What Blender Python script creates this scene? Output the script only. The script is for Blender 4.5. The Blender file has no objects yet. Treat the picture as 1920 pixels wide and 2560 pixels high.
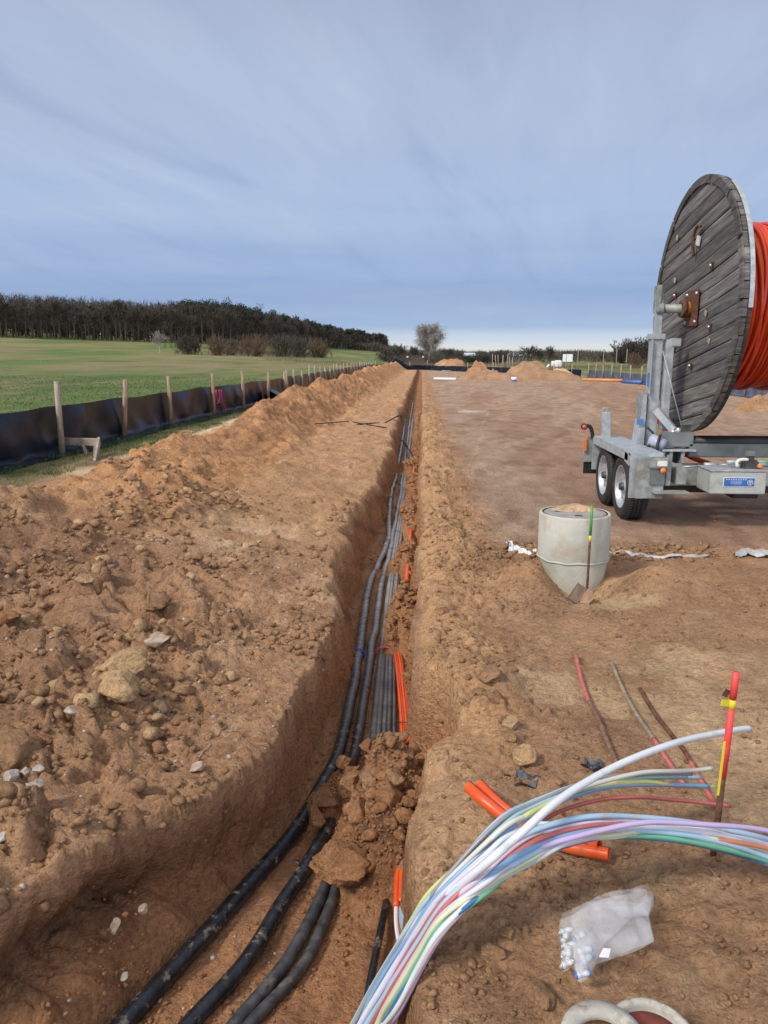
import bpy, bmesh, math, random
import numpy as np
from mathutils import Vector, Matrix
R = math.radians
random.seed(7)
rng = np.random.default_rng(11)
scn = bpy.context.scene
col = scn.collection

# ------------------------------------------------------------------ camera
F, H = 1900.0, 1.65
PIT = math.atan(387 / F); YAW = math.atan(95 / F * math.cos(PIT))
cam = bpy.data.objects.new('camera', bpy.data.cameras.new('camera')); col.objects.link(cam)
cam.location = (0, 0, H)
cam.rotation_euler = (math.pi / 2 - PIT, 0, YAW)
cam.data.sensor_fit = 'VERTICAL'; cam.data.sensor_height = 36; cam.data.lens = 36 * F / 2560
cam.data.clip_start = 0.05; cam.data.clip_end = 6000
scn.camera = cam

# ------------------------------------------------------------------ world + sun
SUN_EL, SUN_AZ = R(42), R(-128)          # azimuth from +Y, clockwise; light comes from left-behind
w = bpy.data.worlds.new("World"); scn.world = w; w.use_nodes = True
nt = w.node_tree; nt.nodes.clear()
def N(t, kind, **kw):
    n = t.nodes.new(kind)
    for k, v in kw.items():
        if k.startswith('i_'):
            n.inputs[k[2:].replace('_', ' ')].default_value = v
        else: setattr(n, k, v)
    return n
def ramp(t, stops, fac=None, interp='EASE'):
    n = t.nodes.new('ShaderNodeValToRGB'); cr = n.color_ramp; cr.interpolation = interp
    while len(cr.elements) > 1: cr.elements.remove(cr.elements[0])
    cr.elements[0].position = stops[0][0]; cr.elements[0].color = (*stops[0][1], 1)
    for p, c in stops[1:]:
        e = cr.elements.new(p); e.color = (*c, 1)
    if fac is not None: t.links.new(fac, n.inputs['Fac'])
    return n
def mth(t, op, a, b=None, c=None):
    n = t.nodes.new('ShaderNodeMath'); n.operation = op
    for i, v in enumerate((a, b, c)):
        if v is None: continue
        if isinstance(v, (int, float)): n.inputs[i].default_value = v
        else: t.links.new(v, n.inputs[i])
    return n.outputs[0]
def mixc(t, fac, a, b, mode='MIX'):
    n = t.nodes.new('ShaderNodeMix'); n.data_type = 'RGBA'; n.blend_type = mode; n.clamp_factor = True
    for i, v in ((0, fac), (6, a), (7, b)):
        if isinstance(v, (int, float)): n.inputs[i].default_value = v
        elif isinstance(v, tuple): n.inputs[i].default_value = (*v[:3], 1)
        else: t.links.new(v, n.inputs[i])
    return n.outputs[2]
def s2l(r, g, b):
    f = lambda c: (c / 255 / 12.92) if c / 255 <= .04045 else ((c / 255 + .055) / 1.055) ** 2.4
    return (f(r), f(g), f(b))
tc = N(nt, 'ShaderNodeTexCoord'); sep = N(nt, 'ShaderNodeSeparateXYZ')
nt.links.new(tc.outputs['Generated'], sep.inputs[0])
X_, Y_, Z_ = sep.outputs
sky = N(nt, 'ShaderNodeTexSky', sky_type='NISHITA', sun_disc=False, sun_elevation=SUN_EL, sun_rotation=SUN_AZ)
zc = mth(nt, 'MAXIMUM', Z_, 0.0)
den = mth(nt, 'ADD', zc, 0.12)
u_ = mth(nt, 'DIVIDE', X_, den); v_ = mth(nt, 'DIVIDE', Y_, den)
cmb = N(nt, 'ShaderNodeCombineXYZ')
nt.links.new(mth(nt, 'ADD', mth(nt, 'MULTIPLY', u_, 1.6), mth(nt, 'MULTIPLY', v_, -.35)), cmb.inputs[0])
nt.links.new(mth(nt, 'MULTIPLY', v_, .42), cmb.inputs[1])
n1 = N(nt, 'ShaderNodeTexNoise', i_Scale=1.15, i_Detail=9.0, i_Roughness=.55, i_Distortion=.9); nt.links.new(cmb.outputs[0], n1.inputs['Vector'])
n2 = N(nt, 'ShaderNodeTexNoise', i_Scale=3.6, i_Detail=8.0, i_Roughness=.6, i_Distortion=.5); nt.links.new(cmb.outputs[0], n2.inputs['Vector'])
# banded low layer near the horizon
cmb2 = N(nt, 'ShaderNodeCombineXYZ')
nt.links.new(mth(nt, 'MULTIPLY', X_, 1.4), cmb2.inputs[0]); nt.links.new(mth(nt, 'MULTIPLY', Z_, 17.0), cmb2.inputs[1])
n3 = N(nt, 'ShaderNodeTexNoise', i_Scale=1.4, i_Detail=5.0, i_Roughness=.5); nt.links.new(cmb2.outputs[0], n3.inputs['Vector'])
base = ramp(nt, [(0.0, s2l(228, 226, 218)), (.012, s2l(222, 226, 226)), (.024, s2l(200, 213, 229)), (.040, s2l(160, 184, 218)),
                 (.075, s2l(150, 173, 211)), (.11, s2l(156, 179, 216)), (.17, s2l(171, 190, 221)), (.30, s2l(174, 189, 217)), (.43, s2l(165, 176, 203)),
                 (.58, s2l(155, 163, 189)), (.72, s2l(150, 160, 185)), (1.0, s2l(215, 215, 220))], zc)
streak = ramp(nt, [(0.28, (.85, .855, .895)), (.5, (1, 1, 1)), (.72, (1.11, 1.085, 1.035))], n1.outputs[0])
streak2 = ramp(nt, [(0.30, (.945, .95, .965)), (.5, (1, 1, 1)), (.7, (1.045, 1.035, 1.02))], n2.outputs[0])
c = mixc(nt, mth(nt, 'MULTIPLY', 1.0, mth(nt, 'SMOOTH_MIN', mth(nt, 'MULTIPLY', zc, 4.0), 1.0, .2)), base.outputs[0], mixc(nt, 1.0, base.outputs[0], streak.outputs[0], 'MULTIPLY'))
c = mixc(nt, mth(nt, 'SMOOTH_MIN', mth(nt, 'MULTIPLY', zc, 4.0), 1.0, .2), c, mixc(nt, 1.0, c, streak2.outputs[0], 'MULTIPLY'))
band = ramp(nt, [(.35, (.88, .92, .96)), (.5, (1, 1, 1)), (.65, (1.09, 1.06, 1.02))], n3.outputs[0])
bandw = ramp(nt, [(0, (.4,) * 3), (.06, (1,) * 3), (.2, (.25,) * 3), (.3, (0,) * 3)], zc)
c = mixc(nt, bandw.outputs[0], c, mixc(nt, 1.0, c, band.outputs[0], 'MULTIPLY'))
# thin bright cloud overhead and on the sun's side, behind the viewer
back = mth(nt, 'MULTIPLY', mth(nt, 'MAXIMUM', mth(nt, 'ADD', mth(nt, 'MULTIPLY', Y_, -1.0), .15), 0.0), 1.0)
glow = mth(nt, 'ADD', mth(nt, 'MULTIPLY', back, 1.9), 1.0)
gl = N(nt, 'ShaderNodeCombineColor')
nt.links.new(glow, gl.inputs[0]); nt.links.new(mth(nt, 'MULTIPLY_ADD', mth(nt, 'SUBTRACT', glow, 1.0), .86, 1.0), gl.inputs[1]); nt.links.new(mth(nt, 'MULTIPLY_ADD', mth(nt, 'SUBTRACT', glow, 1.0), .62, 1.0), gl.inputs[2])
c = mixc(nt, 1.0, c, gl.outputs[0], 'MULTIPLY')
skys = N(nt, 'ShaderNodeVectorMath', operation='SCALE'); nt.links.new(sky.outputs[0], skys.inputs[0]); skys.inputs['Scale'].default_value = .09
c = mixc(nt, .06, c, skys.outputs[0])
bg = N(nt, 'ShaderNodeBackground', i_Strength=1.05); nt.links.new(c, bg.inputs[0])
wo = N(nt, 'ShaderNodeOutputWorld'); nt.links.new(bg.outputs[0], wo.inputs[0])
sun = bpy.data.objects.new('sun', bpy.data.lights.new('sun', 'SUN')); col.objects.link(sun)
sun.data.energy = 3.0; sun.data.angle = R(11); sun.data.color = (1, .93, .82)
sd = Vector((math.sin(SUN_AZ) * math.cos(SUN_EL), math.cos(SUN_AZ) * math.cos(SUN_EL), math.sin(SUN_EL)))
sun.rotation_euler = (-sd).to_track_quat('-Z', 'Y').to_euler()
vs = scn.view_settings; vs.view_transform = 'Standard'; vs.look = 'None'; vs.gamma = 1; vs.use_curve_mapping = False
vs.exposure = 0.0
try: scn.cycles.use_denoising = True; scn.cycles.max_bounces = 6; scn.cycles.transparent_max_bounces = 12
except Exception: pass

# ------------------------------------------------------------------ picture plane helpers (x, y in a 1659x2212 view)
fw = np.array([-math.sin(YAW) * math.cos(PIT), math.cos(YAW) * math.cos(PIT), -math.sin(PIT)])
rt = np.array([math.cos(YAW), math.sin(YAW), 0]); up = np.cross(rt, fw)
S_ = 1920 / 1659
def ray(x, y): return fw * F + rt * (x * S_ - 960) + up * (1280 - y * S_)
def P(x, y, z=0.0):
    d = ray(x, y); return np.array([0, 0, H]) + d * ((z - H) / d[2])
def PY(x, y, Y):
    d = ray(x, y); return np.array([0, 0, H]) + d * (Y / d[1])
def PX(x, y, X):
    d = ray(x, y); return np.array([0, 0, H]) + d * (X / d[0])

# ------------------------------------------------------------------ noise
def _h(ix, iy, s):
    h = (ix.astype(np.int64) * 374761393 + iy.astype(np.int64) * 668265263 + s * 974634777) & 0xFFFFFFFF
    h = ((h ^ (h >> 13)) * 1274126177) & 0xFFFFFFFF
    h = ((h ^ (h >> 16)) * 2246822519) & 0xFFFFFFFF
    return ((h ^ (h >> 15)) & 0xFFFFFF) / float(0xFFFFFF)
def vn(x, y, s=0):
    ix = np.floor(x); iy = np.floor(y); fx = x - ix; fy = y - iy
    fx = fx ** 3 * (fx * (fx * 6 - 15) + 10); fy = fy ** 3 * (fy * (fy * 6 - 15) + 10)
    a = _h(ix, iy, s); b = _h(ix + 1, iy, s); c_ = _h(ix, iy + 1, s); d = _h(ix + 1, iy + 1, s)
    return ((a * (1 - fx) + b * fx) * (1 - fy) + (c_ * (1 - fx) + d * fx) * fy) * 2 - 1
def fbm(x, y, o=4, s=0, g=.5):
    t = 0; a = 1; n = 0
    for i in range(o):
        t = t + a * vn(x, y, s + i * 17); n += a; a *= g
        x, y = (x * .8 - y * .6) * 2.03 + 5.3, (x * .6 + y * .8) * 2.03 + 1.7
    return t / n
def lumps(x, y, sc, s, cover=.6):
    """rounded clods: height of random domes, one per cell"""
    x = x / sc; y = y / sc
    x = x + .25 * vn(x * 1.7, y * 1.7, s + 5); y = y + .25 * vn(x * 1.7 + 9, y * 1.7, s + 6)
    ix = np.floor(x); iy = np.floor(y); out = np.zeros_like(x)
    for dx in (-1, 0, 1):
        for dy in (-1, 0, 1):
            cx = ix + dx; cy = iy + dy
            px = cx + _h(cx, cy, s); py = cy + _h(cx, cy, s + 1)
            r = .25 + .5 * _h(cx, cy, s + 2) ** 1.5; on = _h(cx, cy, s + 3) < cover
            an = _h(cx, cy, s + 4) * 3.14; e = 1 + .7 * _h(cx, cy, s + 7)
            ddx = x - px; ddy = y - py
            qx = (ddx * np.cos(an) + ddy * np.sin(an)) * e; qy = -ddx * np.sin(an) + ddy * np.cos(an)
            d = 1 - (qx * qx + qy * qy) / (r * r)
            hh = np.where((d > 0) & on, r * np.sqrt(np.clip(d, 0, 1)) * .62, 0)
            out = np.maximum(out, hh)
    return out * sc
def chunks(x, y, sc, s, cover=.6):
    """broken soil: angular tilted fragments between cracks"""
    wx = fbm(x / sc * 1.1, y / sc * 1.1, 3, s + 5); wy = fbm(x / sc * 1.1 + 9, y / sc * 1.1, 3, s + 6)
    x = x / sc + .55 * wx; y = y / sc + .55 * wy
    ix = np.floor(x); iy = np.floor(y); f1 = np.full(x.shape, 9.); f2 = np.full(x.shape, 9.); hh = np.zeros(x.shape)
    for dx in (-1, 0, 1):
        for dy in (-1, 0, 1):
            cx = ix + dx; cy = iy + dy; h0 = _h(cx, cy, s); h1 = _h(cx, cy, s + 1)
            px = x - cx - h0; py = y - cy - h1; d = np.sqrt(px * px + py * py)
            v = np.where(_h(cx, cy, s + 2) < cover, .12 + .42 * h0 * h1 + .16 * _h(cx, cy, s + 3) + (h0 - .5) * px * .8 + (h1 - .5) * py * .8, 0)
            nearer = d < f1; f2 = np.where(nearer, f1, np.minimum(f2, d)); hh = np.where(nearer, v, hh); f1 = np.where(nearer, d, f1)
    return np.maximum(hh, 0) * ss(.0, .30, f2 - f1) * sc
def on(m, x, y, f):
    """m * f(x, y), worked out only where the mask m is felt"""
    m = np.broadcast_to(m, x.shape); k = m > 1e-3; out = np.zeros(x.shape)
    if k.any(): out[k] = m[k] * f(x[k], y[k])
    return out
def vn3(p, s=0):
    i = np.floor(p).astype(np.int64); f = p - i; f = f * f * (3 - 2 * f); o = 0
    for a in (0, 1):
        for b in (0, 1):
            for c_ in (0, 1):
                o = o + _h(i[:, 0] + a + 57 * (i[:, 2] + c_), i[:, 1] + b, s) * (f[:, 0] if a else 1 - f[:, 0]) * (f[:, 1] if b else 1 - f[:, 1]) * (f[:, 2] if c_ else 1 - f[:, 2])
    return o * 2 - 1
def ss(a, b, t):
    t = np.clip((t - a) / (b - a), 0, 1); return t * t * (3 - 2 * t)
def gau(x, y, cx, cy, sx, sy=None, p=1.0):
    sy = sy or sx; return np.exp(-(((x - cx) / sx) ** 2 + ((y - cy) / sy) ** 2) ** p)

# ------------------------------------------------------------------ terrain
TD = .47                                                 # trench depth
_ll = np.array([P(x, y)[:2] for x, y in [(-160, 2060), (20, 1975), (110, 1915), (240, 1822), (330, 1775), (400, 1740), (520, 1672), (570, 1640), (615, 1580), (690, 1400), (760, 1240), (808, 1090), (852, 1000), (872, 900)]])
LYs, LXs = _ll[:, 1], _ll[:, 0]
LYs = np.append(LYs, 130.); LXs = np.append(LXs, -.46)
LYs = np.insert(LYs, 0, 0.); LXs = np.insert(LXs, 0, -2.6)
RYs = np.array([0, 1.5, 2.0, 2.5, 2.75, 2.95, 3.15, 3.45, 3.62, 3.75, 4.1, 5, 7, 10, 20, 130.])
RXs = np.array([.05, .02, -.02, -.03, .03, .05, .17, .20, .17, 0, -.02, -.03, -.02, 0, 0.02, .02])
FYs = np.array([0, 1.5, 1.87, 2.0, 2.35, 2.63, 2.89, 3.13, 3.3]); FXs = np.array([-1.5, -1.12, -1.01, -.97, -.83, -.725, -.65, -.60, -.58])
HEAPS = [  # x, y, sx, sy, height over floor
    (-.10, 3.12, .18, .28, .38), (-.13, 2.82, .18, .19, .27), (-.44, 3.20, .10, .10, .13), (-.20, 2.66, .06, .10, .09), (-.27, 2.92, .10, .16, .15), (-.33, 3.32, .14, .13, .14), (.0, 3.3, .2, .2, .2),
    (-.11, 5.8, .13, .55, .26), (-.20, 5.35, .07, .22, .15), (-.05, 4.6, .06, .4, .12), (-.20, 6.1, .06, .12, .12),
    (-.13, 7.55, .13, .32, .22), (-.24, 7.35, .08, .16, .14), (-.08, 6.9, .07, .4, .14), (-.42, 7.2, .16, .10, .06),
    (-.10, 9.4, .12, .6, .22), (-.16, 10.1, .12, .3, .16), (-.1, 12.2, .13, .9, .20), (-.2, 14.2, .2, .6, .18), (-.1, 17.0, .12, 1.4, .16), (-.1, 21, .12, 1.6, .16), (-.1, 27, .12, 2, .12)]
def far_r(t): return np.interp(t, [-1.2, -.8, -.555, -.25, -.18, -.13, -.05, .02], [240, 250, 265, 310, 400, 560, 800, 900])
def far_e(t): return np.interp(t, [-1.2, -.555, -.4, -.25, -.13, -.05, .0, .06], [.028, .0268, .0205, .0158, .0116, .0075, .002, 0])
def field_h(x, y):
    y1 = np.maximum(y, 1.0); t = x / y1; r = np.maximum(y, 0)
    Rr = far_r(t); e = far_e(t)
    zz = (e * Rr + 1.65) * np.clip((r - 28) / (Rr - 28), 0, 1.25)
    return zz * ss(-5, -40, x) * 1.0 + zz * 0 + np.where(x > -40, 0, 0)
def field_h2(x, y):
    y1 = np.maximum(y, 1.0); t = np.clip(x / y1, -1.2, .2); r = np.maximum(y, 0)
    Rr = far_r(t); e = far_e(t)
    k = np.clip((r - 28) / (Rr - 28), 0, 1.25) ** 1.9
    m = ss(0.0, -.06, t) * ss(-6.5, -14, x)
    return (e * Rr + 1.65) * k * m
def lip(y, side):
    if side < 0: return np.interp(y, LYs, LXs) - (.13 + .10 * ss(5.2, 6.5, y)) * ss(4.2, 5.6, y) * (1 + .25 * vn(y * 2.2, y * 0, 45)) + .035 * vn(y * 1.3, y * 0 + 3, 41) * ss(2.6, 5, y) + .032 * vn(y * 5.1, y * 0, 42) + .016 * vn(y * 14, y * 0, 43) + .006 * vn(y * 37, y * 0, 44)
    return np.interp(y, RYs, RXs) + (.045 * vn(y * 1.1, y * 0 + 7, 51) + .02) * ss(3.8, 5, y) + .022 * vn(y * 4.3, y * 0, 52) + .012 * vn(y * 15, y * 0, 53)
def height(x, y, fine=True):
    x = np.asarray(x, float); y = np.asarray(y, float)
    far = ss(130, 60, y)
    amp = 1.0
    # ---- left bank: heap ridge
    cx = -3.45 + .25 * vn(y * .35, y * 0, 1) - .35 * ss(9, 5, y)
    ch = np.interp(y, [0, 3, 5, 6.3, 7.2, 8.0, 9, 12, 18, 28, 60, 105, 118], [.30, .38, .42, .46, .26, .38, .46, .46, .62, .82, .95, .9, 0]) * (1 + (.24 * vn(y * .5, y * 0, 2) + .14 * vn(y * 1.3, y * 0 + 4, 2)) * ss(6, 12, y))
    wl = 1.15 - .35 * ss(7, 9, y) + .1 * ss(16, 24, y); wr = 1.25 - .10 * ss(6, 9, y)
    wr = wr + .35 * ss(25, 50, y)
    dx = x - cx
    ridge = np.where(dx < 0, np.clip(1 - (-dx / wl) ** 1.6, 0, 1) ** 1.15, np.clip(1 - (dx / wr) ** 1.25, 0, 1) ** 1.25)
    h = ch * ridge
    h = h + .50 * gau(x, y, -2.55, 7.25, .62, .85, .85) * 1.0 - .12 * gau(x, y, -3.1, 5.2, .6, .5)
    h = h + .14 * gau(x, y, -2.0, 10.3, .7, 1.6) * ss(4, 8, y)
    # gentle rise of the left bank away from the trench, near
    h = h + .10 * ss(-.7, -2.4, x) * ss(7.5, 5, y) * ss(-6, -4.4, x)
    bankm = ss(-.4, -.75, x) * ss(-5.2, -4.4, x) * far
    # ---- right verge
    vm = ss(.62, .2, x) * ss(-.1, .1, x) * far * ss(2.2, 3.4, y)
    h = h + vm * (.05 + .05 * vn(y * 1.6, x * 3, 31))
    h = h + .05 * gau(x, y, .24, 2.55, .2, .35) + .05 * gau(x, y, .42, 3.4, .16, .5)
    # rough ditch across the pad behind the manhole
    dm = ss(.45, .7, x) * ss(2.75, 2.3, x) * gau(x * 0, y, 0, 6.35 + .1 * x, 1, .27)
    h = h - .07 * dm
    # mounds beside the manhole and its pit
    h = h + .17 * gau(x, y, .76, 5.40, .2, .30) + .20 * gau(x, y, 1.70, 5.25, .28, .25) + .10 * gau(x, y, 2.4, 5.2, .5, .25) + .04 * gau(x, y, 1.5, 4.4, .5, .4)
    h = h - .20 * gau(x, y, 1.17, 5.36, .20, .26)
    # mounds and gentle undulation in the pad
    h = h + .02 * fbm(x * .8, y * .8, 3, 61) * ss(.3, .8, x) * ss(60, 20, y)
    tr = np.sin((x * .93 - y * .35 + .6 * vn(x * .2, y * .2, 66)) * 5.5)
    h = h + .008 * tr * ss(.8, 1.6, x) * ss(7.2, 8.5, y) * ss(40, 15, y)
    h = h + .22 * gau(x, y, 9.5, 22, 3.2, 1.4) * (1 + .5 * vn(x, y, 67)) + .25 * gau(x, y, 11, 15.5, 2.5, 1) 
    pad = ss(.35, .7, x)
    left = ss(-5.4, -4.7, x)
    if fine:
        rough = bankm * (1.0 - .55 * ss(-1.2, -2.2, x) * gau(x, y, -1.7, 7.6, .9, 2.2)) * (1 - .6 * gau(x, y, -2.7, 7.4, .5, .7))
        nearl = bankm * ss(6.4, 4.6, y)
        h = h + on(rough, x, y, lambda x, y: .045 * fbm(x * 1.8, y * 1.8, 4, 3) + .022 * fbm(x * 7, y * 7, 4, 4))
        h = h + on(nearl * ss(-.9, -1.5, x), x, y, lambda x, y: chunks(x, y, .30, 100, .45) * .80 + .045 * (1 - 2.2 * np.abs(fbm(x * 4.5, y * 4.5, 4, 131))))
        h = h + on(nearl * ss(-.75, -1.2, x), x, y, lambda x, y: chunks(x, y, .13, 110, .6) * .95)
        h = h + on(nearl, x, y, lambda x, y: chunks(x, y, .055, 120, .65) * .75 + chunks(x, y, .028, 130, .6) * .6 + .007 * fbm(x * 30, y * 30, 3, 132))
        h = h + on(bankm * (1 - nearl) * ss(60, 40, y) * (.45 + .75 * ss(-1.7, -2.3, x)), x, y, lambda x, y: chunks(x, y, .12, 140, .5) * .5 + chunks(x, y, .34, 150, .4) * .42 + .045 * fbm(x * 3, y * 2, 4, 10) + .025 * fbm(x * 14, y * 9, 3, 9))
        vr = ss(-.1, .05, x) * ss(1.6, .4, x) * ss(25, 9, y)
        h = h + on(vr, x, y, lambda x, y: .022 * fbm(x * 4, y * 4, 4, 12) + chunks(x, y, .10, 160, .45) * .55 + chunks(x, y, .04, 170, .6) * .5)
        vz = ss(.0, .12, x) * ss(.75, .35, x) * ss(60, 30, y) * ss(2.5, 3.2, y)
        h = h + on(vz, x, y, lambda x, y: chunks(x, y, .18, 180, .55) * .5 + .045 * fbm(x * 5, y * 3, 4, 22))
        pr = pad * ss(9, 5.3, y)
        h = h + on(pr, x, y, lambda x, y: .024 * fbm(x * 3, y * 3, 4, 13) + chunks(x, y, .13, 190, .4) * .26 + chunks(x, y, .045, 200, .3) * .35 + .02 * np.clip(fbm(x * 2.1, y * 3.2, 4, 201), 0, 1) + .005 * fbm(x * 28, y * 28, 3, 133))
        h = h + on(dm, x, y, lambda x, y: chunks(x, y, .12, 210, .8) * .8 + chunks(x, y, .05, 220, .7) * .6)
        h = h + on(pad * ss(5, 8, y) * ss(90, 30, y), x, y, lambda x, y: .007 * fbm(x * 5, y * 4, 4, 14) + .010 * np.clip(fbm(x * 2.2, y * 1.0, 4, 322), 0, 1))
        h = h + on(ss(-4.8, -5.4, x) * ss(-8, -6, x), x, y, lambda x, y: .02 * fbm(x * 3, y * 3, 3, 15))
    # ---- the trench
    xl = lip(y, -1); xr = lip(y, 1)
    if fine:
        j = .010 * fbm(x * 9 + 3, y * 9, 3, 71)
        xl = xl + j; xr = xr - j * .8
    ent = ss(3.1, 2.5, y)                       # near part has a stepped left side
    tm = ((x > xl - .03) & (x < xr + .03) & (y > .8) & (y < 118)).astype(float)
    floor = -TD * np.ones(x.shape)
    if fine: floor = floor + on(tm, x, y, lambda x, y: .012 * fbm(x * 5, y * 3, 4, 72) + chunks(x, y, .05, 230, .35) * .25 + .012 * fbm(x * 12, y * 6, 3, 231))
    def heaps(x, y):
        hp = 0
        for (a, b, sx, sy, hh) in HEAPS: hp = np.maximum(hp, hh * gau(x, y, a, b, sx, sy, 1.35))
        if fine: hp = hp * (1 + .3 * fbm(x * 7, y * 7, 3, 75)) + ss(.03, .12, hp) * (chunks(x, y, .12, 240, .9) * .75 + chunks(x, y, .05, 250, .8) * .6)
        return hp
    floor = floor + on(tm, x, y, heaps)
    wn = 1 + (.35 * fbm(x * 5, y * 7, 3, 76) if fine else 0)
    dl = x - xl; dr = xr - x
    shd = ss(4.2, 5.6, y)
    wall = .045 * wn + .01 * ss(2.9, 4, y) + .12 * shd * (1 + .4 * (wn - 1))
    tl1 = np.clip(dl / wall, 0, 1)
    step = .20 * ent
    # lower rough slope of the near left side
    xf = np.interp(y, FYs, FXs) - xl
    sl = np.clip((dl - wall) / np.maximum(xf - wall, .05), 0, 1)
    pw_ = 1.1 + 5.0 * ss(2.5, 2.2, y) * (.7 + .6 * vn(y * 5, y * 0, 44))
    zb = floor + step * (1 - sl ** pw_) + (on(ent * (sl < 1) * np.sqrt(1 - sl) * tm, x, y, lambda x, y: chunks(x, y, .12, 260, .7) * .9 + chunks(x, y, .045, 261, .7) * .7 + .05 * fbm(x * 8, y * 8, 3, 77)) if fine else 0)
    tr1 = np.clip(dr / (.05 * wn), 0, 1)
    ins = (dl > 0) & (dr > 0) & (y < 118)
    t_ = np.minimum(tl1 ** (.85 + .95 * shd), tr1 ** .85)
    hin = h * (1 - t_) + zb * t_
    if fine:   # crumbled lips
        edge = np.exp(-np.where(ent > .3, np.abs(dr), np.minimum(np.abs(dl), np.abs(dr))) / .05)
        h = h - .035 * edge * np.clip(.4 + fbm(x * 6, y * 6, 3, 78), 0, 1) * (y < 118)
        hin = np.where(t_ < 1, h * (1 - t_) + zb * t_ + .012 * vn(y * 14, x * 30, 79) * np.sin(np.pi * t_), hin)
    h = np.where(ins, hin, h)
    return h * ss(400, 120, np.abs(x)) * ss(400, 120, y) + field_h2(x, y) + (.25 * fbm(x * .02, y * .02, 2, 80) * ss(20, 80, np.abs(x) + y * .3) * ss(-8, -20, x))
def hz(x, y, fine=True): return float(height(np.array([x]), np.array([y]), fine)[0])
def G(x, y, fine=False):
    """ground point seen at view position x, y"""
    d = ray(x, y); d = d / d[1]; prev = 1.2; Y = 1.2
    ys = np.concatenate([np.arange(1.2, 12, .02), 12 * 1.004 ** np.arange(0, 1200)])
    pts = np.array([0, 0, H]) + d * ys[:, None]
    below = pts[:, 2] <= height(pts[:, 0], pts[:, 1], fine)
    k = int(np.argmax(below)) if below.any() else len(ys) - 1
    return pts[k]

# ------------------------------------------------------------------ materials
def new_mat(name):
    m = bpy.data.materials.new(name); m.use_nodes = True; t = m.node_tree
    b = t.nodes['Principled BSDF']; return m, t, b
def coords(t, kind='Object'):
    return N(t, 'ShaderNodeTexCoord').outputs[kind]
def surf(name, c1, c2=None, rough=.6, metal=0., scale=8., det=5., lo=.4, hi=.62, bump=.0, bscale=None, dirt=None, dlo=.55, dhi=.68, dscale=3., spec=None, stretch=None, rvar=0):
    m, t, b = new_mat(name); co = coords(t)
    if stretch:
        mp = N(t, 'ShaderNodeMapping'); mp.inputs['Scale'].default_value = stretch; t.links.new(co, mp.inputs[0]); cs = mp.outputs[0]
    else: cs = co
    n = N(t, 'ShaderNodeTexNoise', i_Scale=scale, i_Detail=det, i_Roughness=.6); t.links.new(cs, n.inputs['Vector'])
    out = None
    if c2 is None: c2 = tuple(min(1, v * 1.25) for v in c1)
    r = ramp(t, [(lo, c1), (hi, c2)], n.outputs[0], 'LINEAR'); out = r.outputs[0]
    if dirt:
        n2 = N(t, 'ShaderNodeTexNoise', i_Scale=dscale, i_Detail=8.0, i_Roughness=.65); t.links.new(co, n2.inputs['Vector'])
        k = ramp(t, [(dlo, (0,) * 3), (dhi, (1,) * 3)], n2.outputs[0], 'LINEAR')
        out = mixc(t, k.outputs[0], out, dirt)
        rr = mth(t, 'MULTIPLY_ADD', k.outputs[0], .9 - rough, rough); t.links.new(rr, b.inputs['Roughness'])
    else: b.inputs['Roughness'].default_value = rough
    t.links.new(out, b.inputs['Base Color']); b.inputs['Metallic'].default_value = metal
    if spec is not None: b.inputs['Specular IOR Level'].default_value = spec
    if bump:
        nb = N(t, 'ShaderNodeTexNoise', i_Scale=bscale or scale * 3, i_Detail=6.0); t.links.new(cs, nb.inputs['Vector'])
        bp = N(t, 'ShaderNodeBump', i_Strength=bump, i_Distance=.02); t.links.new(nb.outputs[0], bp.inputs['Height']); t.links.new(bp.outputs[0], b.inputs['Normal'])
    return m
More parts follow.
